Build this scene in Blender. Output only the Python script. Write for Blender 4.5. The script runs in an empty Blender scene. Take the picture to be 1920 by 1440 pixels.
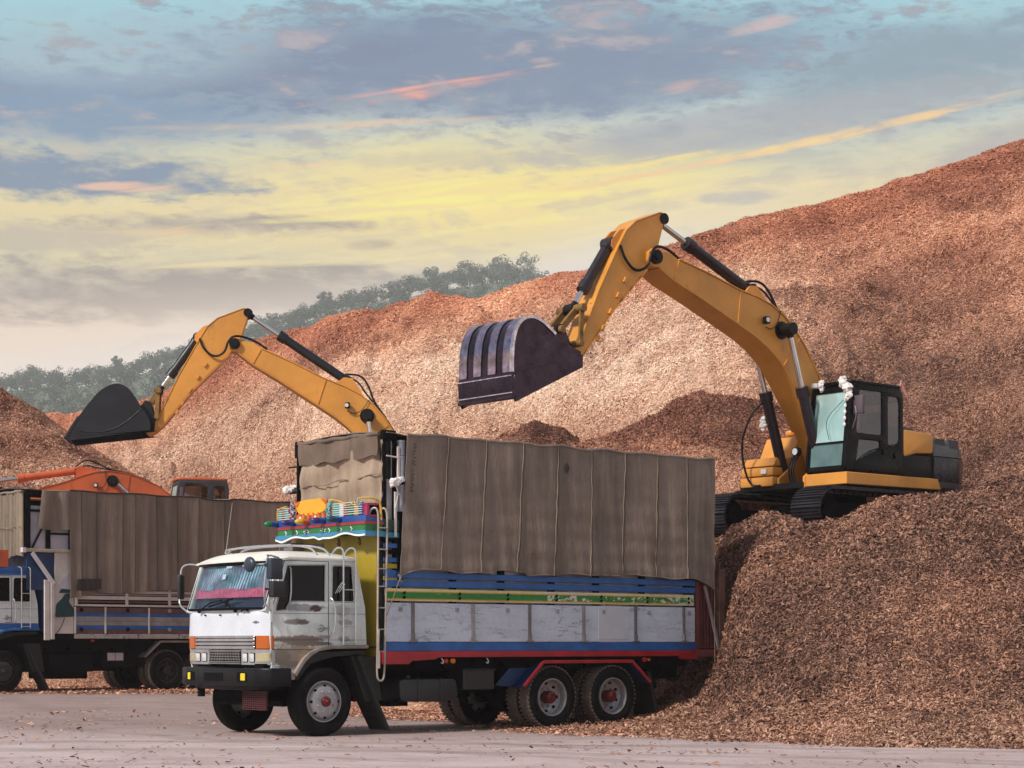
import bpy, bmesh, math, random
import numpy as np
from mathutils import Vector, Matrix, noise as mnoise
from mathutils.geometry import tessellate_polygon
random.seed(7)
RNG = np.random.default_rng(11)
S = bpy.context.scene
COL = S.collection
rad = math.radians

# ------------------------------------------------------------------ camera
FPX, CXP, HYP, CAMZ = 3750.0, 960.0, 1208.0, 1.39      # focal length (photo px), centre column, horizon row, eye height
cam = bpy.data.cameras.new('camera')
cam.sensor_width = 36.0
cam.lens = 36.0 * FPX / 1920.0
cam.shift_y = (HYP - 720.0) / 1920.0
cam.clip_start, cam.clip_end = 0.5, 6000.0
camo = bpy.data.objects.new('camera', cam)
COL.objects.link(camo)
camo.location = (0, 0, CAMZ)
camo.rotation_euler = (rad(90), 0, 0)
S.camera = camo

# ------------------------------------------------------------------ exposure
S.view_settings.view_transform = 'Standard'
S.view_settings.look = 'None'
S.view_settings.exposure = 0.0
S.view_settings.gamma = 1.0
S.render.engine = 'CYCLES'
S.cycles.max_bounces = 6
S.cycles.diffuse_bounces = 3
S.cycles.glossy_bounces = 3
S.cycles.transparent_max_bounces = 6
S.cycles.volume_bounces = 1
S.cycles.use_denoising = True

def lin(r, g, b):
    f = lambda c: c / 12.92 if c <= 0.04045 else ((c + 0.055) / 1.055) ** 2.4
    return (f(r / 255.0), f(g / 255.0), f(b / 255.0), 1.0)

# ------------------------------------------------------------------ sun
SUN_DIR = Vector((-0.56, -0.54, 0.66)).normalized()      # towards the sun: high, to the left, behind the viewer
SUN_EL = math.asin(SUN_DIR.z)
SUN_AZ = math.atan2(SUN_DIR.x, SUN_DIR.y)
sl = bpy.data.lights.new('sun', 'SUN')
sl.energy = 4.3
sl.angle = rad(8.0)
sl.color = (1.0, 0.93, 0.85)
so = bpy.data.objects.new('sun', sl)
COL.objects.link(so)
so.rotation_euler = SUN_DIR.to_track_quat('Z', 'Y').to_euler()
so.location = (-20, -25, 40)

# ------------------------------------------------------------------ node expression helper
class G:
    """tiny wrapper: G(tree) makes nodes; its values can be added, multiplied ..."""
    def __init__(s, tree): s.t = tree
    def node(s, kind, **kw):
        n = s.t.nodes.new(kind)
        for k, v in kw.items(): setattr(n, k, v)
        return n
    def put(s, sock, v):
        if isinstance(v, V): s.t.links.new(v.o, sock)
        elif isinstance(v, bpy.types.NodeSocket): s.t.links.new(v, sock)
        elif v is not None: sock.default_value = v
    def math(s, op, a, b=None, c=None, clamp=False):
        n = s.node('ShaderNodeMath', operation=op, use_clamp=clamp)
        for i, x in enumerate((a, b, c)):
            if x is not None: s.put(n.inputs[i], x)
        return V(s, n.outputs[0])
    def xyz(s, x, y, z):
        n = s.node('ShaderNodeCombineXYZ')
        for i, q in enumerate((x, y, z)): s.put(n.inputs[i], q)
        return V(s, n.outputs[0])
    def sep(s, v):
        n = s.node('ShaderNodeSeparateXYZ'); s.put(n.inputs[0], v)
        return [V(s, o) for o in n.outputs]
    def noise(s, vec, scale, detail=4, rough=0.55, dist=0.0):
        n = s.node('ShaderNodeTexNoise'); s.put(n.inputs['Vector'], vec)
        n.inputs['Scale'].default_value = scale; n.inputs['Detail'].default_value = detail
        n.inputs['Roughness'].default_value = rough; n.inputs['Distortion'].default_value = dist
        return V(s, n.outputs['Fac'])
    def voronoi(s, vec, scale, out='Distance', feature='F1', rand=1.0):
        n = s.node('ShaderNodeTexVoronoi', feature=feature); s.put(n.inputs['Vector'], vec)
        n.inputs['Scale'].default_value = scale; n.inputs['Randomness'].default_value = rand
        return V(s, n.outputs[out])
    def ramp(s, fac, stops, interp='LINEAR'):
        n = s.node('ShaderNodeValToRGB'); s.put(n.inputs[0], fac)
        n.color_ramp.interpolation = interp
        e = n.color_ramp.elements
        while len(e) < len(stops): e.new(0.5)
        for i, (p, c) in enumerate(stops):
            e[i].position = p
            e[i].color = c if not isinstance(c, (int, float)) else (c, c, c, 1)
        return V(s, n.outputs[0])
    def mix(s, f, a, b, mode='MIX'):
        n = s.node('ShaderNodeMix', data_type='RGBA', blend_type=mode)
        s.put(n.inputs[0], f); s.put(n.inputs[6], a); s.put(n.inputs[7], b)
        return V(s, n.outputs[2])
    def smooth(s, x, a, b):
        n = s.node('ShaderNodeMapRange', interpolation_type='SMOOTHSTEP')
        s.put(n.inputs['Value'], x); n.inputs['From Min'].default_value = a; n.inputs['From Max'].default_value = b
        return V(s, n.outputs[0])
    def scale(s, v, x, y, z):
        n = s.node('ShaderNodeVectorMath', operation='MULTIPLY'); s.put(n.inputs[0], v)
        n.inputs[1].default_value = (x, y, z)
        return V(s, n.outputs[0])
    def bump(s, h, strength, dist=0.02, normal=None):
        n = s.node('ShaderNodeBump'); s.put(n.inputs['Height'], h)
        n.inputs['Strength'].default_value = strength; n.inputs['Distance'].default_value = dist
        if normal is not None: s.put(n.inputs['Normal'], normal)
        return V(s, n.outputs[0])
class V:
    def __init__(s, g, o): s.g, s.o = g, o
    def __add__(s, b): return s.g.math('ADD', s, b)
    def __radd__(s, b): return s.g.math('ADD', b, s)
    def __sub__(s, b): return s.g.math('SUBTRACT', s, b)
    def __rsub__(s, b): return s.g.math('SUBTRACT', b, s)
    def __mul__(s, b): return s.g.math('MULTIPLY', s, b)
    def __rmul__(s, b): return s.g.math('MULTIPLY', s, b)
    def __truediv__(s, b): return s.g.math('DIVIDE', s, b)
    def clamp(s): return s.g.math('ADD', s, 0.0, clamp=True)

# ------------------------------------------------------------------ world: sky texture under a sunset cloud deck
def build_world():
    w = bpy.data.worlds.new('World'); S.world = w; w.use_nodes = True
    t = w.node_tree; t.nodes.clear(); g = G(t)
    out = g.node('ShaderNodeOutputWorld')
    sky = g.node('ShaderNodeTexSky', sky_type='NISHITA')
    sky.sun_disc = False; sky.sun_elevation = SUN_EL; sky.sun_rotation = SUN_AZ
    bg1 = g.node('ShaderNodeBackground'); bg1.inputs[1].default_value = 0.10
    t.links.new(sky.outputs[0], bg1.inputs[0])
    tc = g.node('ShaderNodeTexCoord')
    x, y, z = g.sep(tc.outputs['Generated'])
    az = g.math('ARCTAN2', x, y) * (180 / math.pi)
    el = g.math('ARCSINE', z) * (180 / math.pi)
    P = g.xyz(az * 0.115, el * 0.42, 0.0)
    n1 = g.noise(P, 1.0, 7, 0.58, 0.4)
    n2 = g.noise(g.xyz(az * 0.26 + 7.0, el * 1.1 + az * 0.04, 2.0), 1.0, 9, 0.62, 0.5)
    n3 = g.noise(g.xyz(az * 0.9 + 3.0, el * 2.4, 5.0), 1.0, 7, 0.62)
    n4 = g.noise(g.xyz(az * 0.16 - 4.0, el * 2.6 - az * 0.40, 9.0), 1.0, 5, 0.55, 0.5)
    e2 = el + (n1 - 0.5) * 1.5 + (n2 - 0.5) * 0.8
    def pe(py): return math.degrees(math.atan((HYP - py) / FPX))
    lo, hi = 2.0, 40.0
    st = [(770, (250, 240, 234)), (690, (252, 236, 222)), (620, (246, 224, 200)), (560, (216, 200, 176)), (500, (214, 202, 158)),
          (420, (232, 212, 152)), (350, (226, 209, 162)), (300, (204, 204, 176)), (235, (184, 198, 194)), (160, (150, 186, 196)),
          (60, (150, 200, 212)), (-40, (150, 204, 218)), (-400, (160, 180, 196)), (-1100, (196, 204, 212))]
    base = g.ramp((e2 - lo) / (hi - lo), [((pe(p) - lo) / (hi - lo), lin(*c)) for p, c in st])
    # glow round the hidden sunset, drawn out in streaks
    def bell(a0, wa, e0, we, tilt=0.0):
        da = (az - a0) / wa; de = (el - e0 - (az - a0) * tilt) / we
        r2 = da * da + de * de
        return g.math('POWER', 2.718, r2 * -1.0)
    streak = g.smooth(n4, 0.43, 0.66)
    c = g.mix((bell(-0.8, 6.0, 12.6, 1.3, 0.03) * 0.92).clamp(), base, lin(252, 226, 132))
    c = g.mix((bell(-0.4, 5.0, 12.75, 1.05, 0.05) * streak * 1.15).clamp(), c, lin(255, 238, 120))
    c = g.mix((bell(2.0, 11.0, 11.6, 1.2, 0.12) * g.smooth(n2, 0.5, 0.72) * 0.5).clamp(), c, lin(250, 232, 150))
    # broad soft shading of the cloud deck
    hi_el = g.smooth(el, 12.6, 15.5)
    mott = n1 * 0.35 + n2 * 0.35 + n3 * 0.30
    c = g.mix(g.smooth(mott, 0.465, 0.56) * hi_el * 0.9, c, lin(98, 122, 152))
    c = g.mix(g.smooth(n2 * 0.5 + n3 * 0.5, 0.53, 0.62) * hi_el * 0.30, c, lin(176, 172, 186))
    c = g.mix(g.smooth(n2 * 0.6 + n1 * 0.4, 0.54, 0.62) * g.smooth(el, 13.2, 14.8) * 0.30, c, lin(214, 186, 186))
    c = g.mix(g.smooth(n2 * 0.6 + n3 * 0.4, 0.50, 0.60) * 0.34, c, lin(168, 160, 160))
    c = g.mix((bell(-2.0, 15.0, 12.2, 1.9, 0.05) * g.smooth(n4 * 0.6 + n3 * 0.4, 0.51, 0.60) * 0.45).clamp(), c, lin(250, 232, 160))
    # the larger clouds, one soft ragged patch each: px, py, half width, half height, tilt, colour, strength, raggedness
    cl = [(30, 318, 400, 46, 0.02, (92, 126, 158), 0.95, 1.0), (130, 205, 420, 62, -0.05, (98, 136, 170), 0.92, 1.2),
          (760, 120, 480, 80, -0.04, (98, 120, 154), 0.95, 1.3), (1120, 120, 420, 85, -0.10, (104, 128, 158), 0.9, 1.3),
          (1770, 130, 300, 85, -0.12, (118, 146, 162), 0.85, 1.3), (1430, 235, 520, 40, -0.12, (158, 164, 172), 0.7, 1.1),
          (420, 422, 290, 20, -0.01, (146, 134, 132), 0.9, 1.0), (120, 445, 200, 26, -0.02, (176, 164, 150), 0.6, 1.1),
          (330, 548, 560, 56, -0.03, (128, 121, 116), 1.0, 0.9), (1395, 369, 75, 13, -0.05, (166, 165, 160), 0.75, 0.9),
          (700, 458, 55, 12, -0.05, (172, 158, 130), 0.8, 0.9), (880, 300, 230, 18, -0.02, (188, 180, 160), 0.5, 1.0),
          (1850, 275, 130, 28, -0.35, (168, 160, 162), 0.7, 1.0), (300, 90, 320, 60, -0.1, (150, 175, 192), 0.5, 1.3)]
    for px, py, hw, hh, tl, colr, k, rg in cl:
        a0 = math.degrees(math.atan((px - CXP) / FPX)); e0 = math.degrees(math.atan((HYP - py) / FPX * math.cos(rad(a0))))
        wa, we = hw / FPX * 57.3, hh / FPX * 57.3
        da = (az - a0) / wa; de = (el - e0 + (az - a0) * tl) / we
        d = da * da + de * de + (n2 - 0.5) * (3.6 * rg) + (n3 - 0.5) * (3.2 * rg)
        c = g.mix((1.0 - g.smooth(d, -0.05, 1.45)) * k, c, lin(*colr))
    ln = [(830, 168, 190, 16, -0.14, (236, 160, 140), 0.95), (600, 235, 300, 8, -0.05, (236, 196, 150), 0.6), (262, 353, 95, 8, 0.0, (232, 186, 156), 0.9),
          (420, 436, 250, 8, -0.03, (236, 196, 140), 0.8), (1500, 268, 560, 9, -0.175, (246, 204, 138), 0.95), (1180, 312, 330, 9, -0.11, (250, 226, 130), 0.9),
          (1430, 45, 70, 14, -0.2, (220, 182, 172), 0.7), (1280, 160, 40, 12, -0.1, (224, 176, 160), 0.7), (1020, 118, 30, 9, 0.0, (226, 184, 160), 0.7),
          (1530, 345, 90, 7, -0.12, (246, 222, 150), 0.8), (600, 310, 130, 9, -0.05, (240, 208, 150), 0.7), (560, 492, 380, 7, -0.05, (244, 226, 150), 0.8),
          (860, 374, 330, 7, -0.05, (255, 246, 120), 0.8), (760, 400, 330, 6, -0.08, (255, 240, 130), 0.7)]
    for px, py, hw, hh, tl, colr, k in ln:
        a0 = math.degrees(math.atan((px - CXP) / FPX)); e0 = math.degrees(math.atan((HYP - py) / FPX * math.cos(rad(a0))))
        wa, we = hw / FPX * 57.3, hh / FPX * 57.3
        da = (az - a0) / wa; de = (el - e0 + (az - a0) * tl) / we
        d = da * da + de * de + (n2 - 0.5) * 3.0 + (n4 - 0.5) * 6.0 + (n3 - 0.5) * 3.0
        c = g.mix((1.0 - g.smooth(d, -0.8, 1.4)) * k, c, lin(*colr))
    c = g.mix((bell(-10.0, 9.0, 8.6, 1.5, 0.10) * 0.55).clamp(), c, lin(240, 212, 184))
    # pale haze low down on the right
    c = g.mix((bell(1.0, 5.5, 10.2, 1.0, 0.28) * 0.75).clamp(), c, lin(236, 228, 222))
    c = g.mix((bell(-9.0, 5.5, 8.0, 1.1, 0.22) * 0.6).clamp(), c, lin(246, 238, 232))
    bg2 = g.node('ShaderNodeBackground'); g.put(bg2.inputs[0], c); bg2.inputs[1].default_value = 1.05
    mx = g.node('ShaderNodeMixShader')
    cover = 1.0 - g.smooth(el, 24.0, 70.0) * 0.45          # the deck opens a little overhead
    g.put(mx.inputs[0], cover)
    t.links.new(bg1.outputs[0], mx.inputs[1]); t.links.new(bg2.outputs[0], mx.inputs[2])
    t.links.new(mx.outputs[0], out.inputs[0])
build_world()

# ------------------------------------------------------------------ mesh helpers
class MB:
    def __init__(s): s.v, s.f, s.m, s.cur = [], [], [], 0
    def add(s, vs, fs):
        o = len(s.v); s.v += [tuple(p) for p in vs]
        for f in fs: s.f.append(tuple(i + o for i in f)); s.m.append(s.cur)
        return s
    def mat(s, i): s.cur = i; return s
    def box(s, c, d, rot=None):
        hx, hy, hz = d[0] / 2, d[1] / 2, d[2] / 2
        vs = [Vector((x, y, z)) for x in (-hx, hx) for y in (-hy, hy) for z in (-hz, hz)]
        if rot is not None: vs = [rot @ p for p in vs]
        c = Vector(c)
        return s.add([p + c for p in vs], [(0, 1, 3, 2), (4, 6, 7, 5), (0, 4, 5, 1), (2, 3, 7, 6), (0, 2, 6, 4), (1, 5, 7, 3)])
    def b(s, x0, x1, y0, y1, z0, z1):
        return s.box(((x0 + x1) / 2, (y0 + y1) / 2, (z0 + z1) / 2), (abs(x1 - x0), abs(y1 - y0), abs(z1 - z0)))
    def bar(s, p0, p1, w, h, up=(0, 0, 1)):
        p0, p1 = Vector(p0), Vector(p1); d = p1 - p0; L = d.length; d.normalize()
        u = Vector(up); sd = d.cross(u)
        if sd.length < 1e-4: sd = d.cross(Vector((1, 0, 0)))
        sd.normalize(); u = sd.cross(d)
        R = Matrix((d, sd, u)).transposed()
        return s.box((p0 + p1) / 2, (L, w, h), R)
    def prism(s, pts, y0, y1, holes=(), plane='xz'):
        P = (lambda a, b, c: (a, c, b)) if plane == 'xz' else ((lambda a, b, c: (a, b, c)) if plane == 'xy' else (lambda a, b, c: (c, a, b)))
        loops = [list(pts)] + [list(h) for h in holes]
        tri = tessellate_polygon([[Vector((a, b, 0)) for a, b in l] for l in loops])
        flat = [q for l in loops for q in l]; n = len(flat)
        vs = [P(a, b, y0) for a, b in flat] + [P(a, b, y1) for a, b in flat]
        if not holes:
            fs = [tuple(range(n)), tuple(range(2 * n - 1, n - 1, -1))]
        else:
            fs = [tuple(t) for t in tri] + [tuple(n + i for i in reversed(t)) for t in tri]
        o = 0
        for l in loops:
            k = len(l)
            for i in range(k): fs.append((o + i, o + (i + 1) % k, n + o + (i + 1) % k, n + o + i))
            o += k
        return s.add(vs, fs)
    def cyl(s, p0, p1, r0, r1=None, n=14):
        r1 = r0 if r1 is None else r1
        p0, p1 = Vector(p0), Vector(p1); d = (p1 - p0).normalized()
        a = d.cross(Vector((0, 0, 1)));
        if a.length < 1e-3: a = d.cross(Vector((1, 0, 0)))
        a.normalize(); b = d.cross(a)
        vs = []
        for p, r in ((p0, r0), (p1, r1)):
            vs += [p + a * (r * math.cos(2 * math.pi * i / n)) + b * (r * math.sin(2 * math.pi * i / n)) for i in range(n)]
        fs = [(i, (i + 1) % n, n + (i + 1) % n, n + i) for i in range(n)] + [tuple(range(n))[::-1], tuple(range(n, 2 * n))]
        return s.add(vs, fs)
    def tube(s, path, r, n=8, closed=False, smooth=0):
        pts = [Vector(p) for p in path]
        for _ in range(smooth):
            q = [pts[0]] if not closed else []
            m = len(pts)
            for i in range(m if closed else m - 1):
                a, b = pts[i], pts[(i + 1) % m]
                q += [a * .75 + b * .25, a * .25 + b * .75]
            if not closed: q += [pts[-1]]
            pts = q
        m = len(pts); vs = []; prev = None
        for i, p in enumerate(pts):
            if closed: d = pts[(i + 1) % m] - pts[i - 1]
            else: d = pts[min(i + 1, m - 1)] - pts[max(i - 1, 0)]
            d.normalize()
            if prev is None:
                a = d.cross(Vector((0, 0, 1)))
                if a.length < 1e-3: a = d.cross(Vector((1, 0, 0)))
            else: a = prev - d * prev.dot(d)
            a.normalize(); prev = a; b = d.cross(a)
            vs += [p + a * (r * math.cos(2 * math.pi * k / n)) + b * (r * math.sin(2 * math.pi * k / n)) for k in range(n)]
        fs = []
        for i in range(m if closed else m - 1):
            j = (i + 1) % m
            for k in range(n): fs.append((i * n + k, i * n + (k + 1) % n, j * n + (k + 1) % n, j * n + k))
        if not closed: fs += [tuple(range(n))[::-1], tuple(range((m - 1) * n, m * n))]
        return s.add(vs, fs)
    def lathe(s, prof, o=(0, 0, 0), axis='y', n=32, caps=False):
        vs = []; o = Vector(o)
        for r, h in prof:
            for k in range(n):
                a = 2 * math.pi * k / n; c, q = r * math.cos(a), r * math.sin(a)
                vs.append(o + Vector({'y': (c, h, q), 'z': (c, q, h), 'x': (h, c, q)}[axis]))
        m = len(prof)
        fs = [(i * n + k, i * n + (k + 1) % n, (i + 1) * n + (k + 1) % n, (i + 1) * n + k) for i in range(m - 1) for k in range(n)]
        if caps: fs += [tuple(range(n))[::-1], tuple(range((m - 1) * n, m * n))]
        return s.add(vs, fs)
    def lump(s, c, r, n=12, sq=(1, 1, 1), amp=0.28):
        k = len(s.v); s.ball(c, r, n, sq)
        for i in range(k, len(s.v)):
            d = Vector(s.v[i]) - Vector(c); q = d / r * 1.7 + Vector(c) * 9
            s.v[i] = tuple(Vector(c) + d * (1 + amp * mnoise.noise(q) * 2 + amp * .6 * mnoise.noise(q * 2.3)))
        return s
    def ball(s, c, r, n=10, sq=(1, 1, 1)):
        prof = [(max(1e-4, math.sin(math.pi * i / n)) * r, -math.cos(math.pi * i / n) * r) for i in range(n + 1)]
        k = len(s.v); s.lathe(prof, (0, 0, 0), 'z', n + 4)
        for i in range(k, len(s.v)):
            p = s.v[i]; s.v[i] = (c[0] + p[0] * sq[0], c[1] + p[1] * sq[1], c[2] + p[2] * sq[2])
        return s
    def grid(s, fn, nu, nv):
        vs = [fn(i / nu, j / nv) for j in range(nv + 1) for i in range(nu + 1)]
        fs = [(j * (nu + 1) + i, j * (nu + 1) + i + 1, (j + 1) * (nu + 1) + i + 1, (j + 1) * (nu + 1) + i) for j in range(nv) for i in range(nu)]
        return s.add(vs, fs)
    def slab(s, fn, nu, nv, off):
        """a bent sheet with thickness: fn(u,v) and fn(u,v)+off"""
        off = Vector(off); N = (nu + 1) * (nv + 1)
        a = [Vector(fn(i / nu, j / nv)) for j in range(nv + 1) for i in range(nu + 1)]
        vs = a + [p + off for p in a]
        fs = []
        for j in range(nv):
            for i in range(nu):
                q = (j * (nu + 1) + i, j * (nu + 1) + i + 1, (j + 1) * (nu + 1) + i + 1, (j + 1) * (nu + 1) + i)
                fs.append(q); fs.append(tuple(N + k for k in reversed(q)))
        bd = [i for i in range(nu + 1)] + [j * (nu + 1) + nu for j in range(1, nv + 1)] + [nv * (nu + 1) + i for i in range(nu - 1, -1, -1)] + [j * (nu + 1) for j in range(nv - 1, 0, -1)]
        for i in range(len(bd)):
            p, q = bd[i], bd[(i + 1) % len(bd)]; fs.append((p, q, N + q, N + p))
        return s.add(vs, fs)
    def xf(s, M, start=0):
        for i in range(start, len(s.v)): s.v[i] = tuple(M @ Vector(s.v[i]))
        return s
    def pieces(s):
        """face lists of the far-apart pieces: loose islands nearer than half the larger one's length belong together"""
        n = len(s.v); par = list(range(n))
        def find(i):
            while par[i] != i: par[i] = par[par[i]]; i = par[i]
            return i
        for f in s.f:
            a = find(f[0])
            for i in f[1:]: par[find(i)] = a
        P = np.array(s.v); root = np.array([find(i) for i in range(n)]); ids, isl = np.unique(root, return_inverse=True); k = len(ids)
        if k < 2 or k > 500: return None
        lo = np.full((k, 3), 1e9); hi = -lo
        np.minimum.at(lo, isl, P); np.maximum.at(hi, isl, P); size = (hi - lo).max(1)
        gap = np.maximum(0, np.maximum(lo[:, None] - hi[None], lo[None] - hi[:, None]))
        near = np.sqrt((gap ** 2).sum(2)) <= np.maximum(0.02, 0.5 * np.maximum(size[:, None], size[None]))
        lab = -np.ones(k, int); c = 0
        for i in range(k):
            if lab[i] >= 0: continue
            st = [i]; lab[i] = c
            while st:
                j = st.pop()
                for q in np.nonzero(near[j] & (lab < 0))[0]: lab[q] = c; st.append(q)
            c += 1
        if c < 2: return None
        out = [[] for _ in range(c)]
        for fi, f in enumerate(s.f): out[lab[isl[f[0]]]].append(fi)
        return out
    def build(s, name, mats, parent=None, bevel=0.0, seg=1, smooth=32, label=None, recalc=True):
        pc = s.pieces()
        if pc:                                                            # pieces that lie apart become parts of their own
            first = None
            for fl in pc:
                used = sorted({i for fi in fl for i in s.f[fi]}); mp = {i: j for j, i in enumerate(used)}
                q = MB(); q.v = [s.v[i] for i in used]; q.f = [tuple(mp[i] for i in s.f[fi]) for fi in fl]; q.m = [s.m[fi] for fi in fl]
                o = q.build(name, mats, parent, bevel, seg, smooth, label, recalc); first = first or o
            return first
        me = bpy.data.meshes.new(name)
        me.from_pydata(s.v, [], s.f)
        if not isinstance(mats, (list, tuple)): mats = [mats]
        for m in mats: me.materials.append(m)
        if any(s.m): me.polygons.foreach_set('material_index', s.m)
        bm = bmesh.new(); bm.from_mesh(me)
        if recalc: bmesh.ops.recalc_face_normals(bm, faces=bm.faces)
        if bevel > 0:
            ed = [e for e in bm.edges if len(e.link_faces) == 2 and e.calc_face_angle(0) > rad(38)]
            bmesh.ops.bevel(bm, geom=ed, offset=bevel, segments=seg, affect='EDGES', profile=0.5, clamp_overlap=True)
        bm.to_mesh(me); bm.free()
        if smooth:
            me.shade_smooth(); me.set_sharp_from_angle(angle=rad(smooth))
        o = bpy.data.objects.new(name, me); COL.objects.link(o)
        if parent is not None: o.parent = parent
        if label: o['label'] = label
        return o

def thing(name, label, cat, loc=(0, 0, 0), rz=0.0, group=None):
    o = bpy.data.objects.new(name, None); COL.objects.link(o)
    o.empty_display_size = 0.3
    o.location = loc; o.rotation_euler = (0, 0, rz)
    o['label'] = label; o['category'] = cat
    if group: o['group'] = group
    return o
def tag(o, label=None, cat=None, group=None, kind=None):
    for k, v in (('label', label), ('category', cat), ('group', group), ('kind', kind)):
        if v: o[k] = v
    return o
def copy_part(o, parent, loc=None, rot=None):
    c = o.copy(); COL.objects.link(c); c.parent = parent
    if loc is not None: c.location = loc
    if rot is not None: c.rotation_euler = rot
    for ch in [x for x in bpy.data.objects if x.parent == o]: copy_part(ch, c)
    return c

# ------------------------------------------------------------------ materials
MATS = {}
def pmat(name, col, rough=0.5, metal=0.0, var=0.12, vscale=3.0, dirt=None, damt=0.0, dscale=2.0, streak=False, bump=0.0, bscale=40.0, coat=0.0, spec=0.5):
    """painted / metal / rubber surface: colour with mottling, patchy dirt and a fine bump"""
    if name in MATS: return MATS[name]
    m = bpy.data.materials.new(name); m.use_nodes = True; t = m.node_tree; t.nodes.clear(); g = G(t)
    out = g.node('ShaderNodeOutputMaterial'); p = g.node('ShaderNodeBsdfPrincipled')
    tc = g.node('ShaderNodeTexCoord'); ob = tc.outputs['Object']
    n = g.noise(ob, vscale, 6, 0.6)
    c4 = lin(*col)
    lo = tuple(max(0, q * (1 - var * 1.6)) for q in c4[:3]) + (1,); hi = tuple(min(1, q * (1 + var)) for q in c4[:3]) + (1,)
    c = g.ramp(n, [(0.3, lo), (0.7, hi)])
    rr = g.ramp(g.noise(ob, vscale * 3, 4, 0.6), [(0.3, max(0.02, rough - 0.1)), (0.75, min(1, rough + 0.14))])
    if dirt and damt > 0:
        v = g.scale(ob, 1, 1, 0.22) if streak else ob
        dm = g.noise(v, dscale, 8, 0.68) * 0.75 + g.noise(ob, dscale * 6, 5, 0.65) * 0.25
        k = g.smooth(dm, 0.70 - 0.30 * damt, 0.84 - 0.26 * damt)
        c = g.mix(k * min(1, 0.5 + damt * 0.5), c, lin(*dirt)); rr = g.mix(k, rr, (0.85, 0.85, 0.85, 1))
    g.put(p.inputs['Base Color'], c); g.put(p.inputs['Roughness'], rr)
    p.inputs['Metallic'].default_value = metal; p.inputs['Coat Weight'].default_value = coat
    p.inputs['Specular IOR Level'].default_value = spec
    if bump > 0: g.put(p.inputs['Normal'], g.bump(g.noise(ob, bscale, 4, 0.6), bump, 0.01))
    t.links.new(p.outputs[0], out.inputs[0]); MATS[name] = m
    return m

# ------------------------------------------------------------------ terrain helpers (numpy)
_perm = np.random.default_rng(3).permutation(512)
_grad = np.random.default_rng(4).uniform(-1, 1, (512, 2))
def pn(x, y):
    xi, yi = np.floor(x).astype(int), np.floor(y).astype(int); fx, fy = x - xi, y - yi
    def gr(a, b, dx, dy):
        h = _perm[(a + _perm[b & 511]) & 511]; v = _grad[h]
        return v[..., 0] * dx + v[..., 1] * dy
    u, v = fx * fx * fx * (fx * (fx * 6 - 15) + 10), fy * fy * fy * (fy * (fy * 6 - 15) + 10)
    a = gr(xi, yi, fx, fy); b = gr(xi + 1, yi, fx - 1, fy); c = gr(xi, yi + 1, fx, fy - 1); d = gr(xi + 1, yi + 1, fx - 1, fy - 1)
    return (a + (b - a) * u) * (1 - v) + (c + (d - c) * u) * v
def fbm(x, y, o=4, r=0.5):
    s, a, k = 0, 1, 1
    for i in range(o):
        s = s + a * pn(x * k + 13.7 * i, y * k - 7.1 * i); a *= r; k *= 2.03
    return s
def sstep(x, a, b):
    t = np.clip((x - a) / (b - a), 0, 1); return t * t * (3 - 2 * t)
def blur(z, n, axis):
    if n < 1: return z
    k = np.hanning(2 * n + 3)[1:-1]; k /= k.sum()
    pad = [(0, 0), (0, 0)]; pad[axis] = (n, n)
    return np.apply_along_axis(lambda q: np.convolve(q, k, 'valid'), axis, np.pad(z, pad, 'edge'))

def mesh_np(name, verts, quads, mats, midx=None, attrs=None, parent=None, smooth=None):
    me = bpy.data.meshes.new(name)
    nv, nq = len(verts), len(quads)
    me.vertices.add(nv); me.vertices.foreach_set('co', verts.astype(np.float32).ravel())
    me.loops.add(nq * 4); me.loops.foreach_set('vertex_index', quads.astype(np.int32).ravel())
    me.polygons.add(nq); me.polygons.foreach_set('loop_start', np.arange(0, nq * 4, 4, dtype=np.int32))
    for m in mats: me.materials.append(m)
    if midx is not None: me.polygons.foreach_set('material_index', midx.astype(np.int32))
    me.update(calc_edges=True)
    if smooth is not None: me.polygons.foreach_set('use_smooth', smooth)
    for k, a in (attrs or {}).items():
        at = me.attributes.new(k, 'FLOAT', 'FACE'); at.data.foreach_set('value', a.astype(np.float32))
    o = bpy.data.objects.new(name, me); COL.objects.link(o)
    if parent: o.parent = parent
    return o

def chip_quads(C, N, L, W, tilt):
    """one slightly tilted flake per row: centres C, surface normals N, length L, width W"""
    n = len(C)
    nn = N + RNG.normal(0, 1, (n, 3)) * tilt[:, None]
    nn /= np.linalg.norm(nn, axis=1)[:, None]
    r = RNG.normal(0, 1, (n, 3)); t = np.cross(nn, r); t /= np.linalg.norm(t, axis=1)[:, None] + 1e-9
    b = np.cross(nn, t)
    t = t * (L / 2)[:, None]; b = b * (W / 2)[:, None]
    sk = RNG.uniform(0.35, 1.0, (n, 1))
    Q = np.stack([C - t - b, C + t * sk - b, C + t + b * sk, C - t * sk + b], 1)
    return Q.reshape(-1, 3), np.arange(n * 4).reshape(n, 4)

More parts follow.
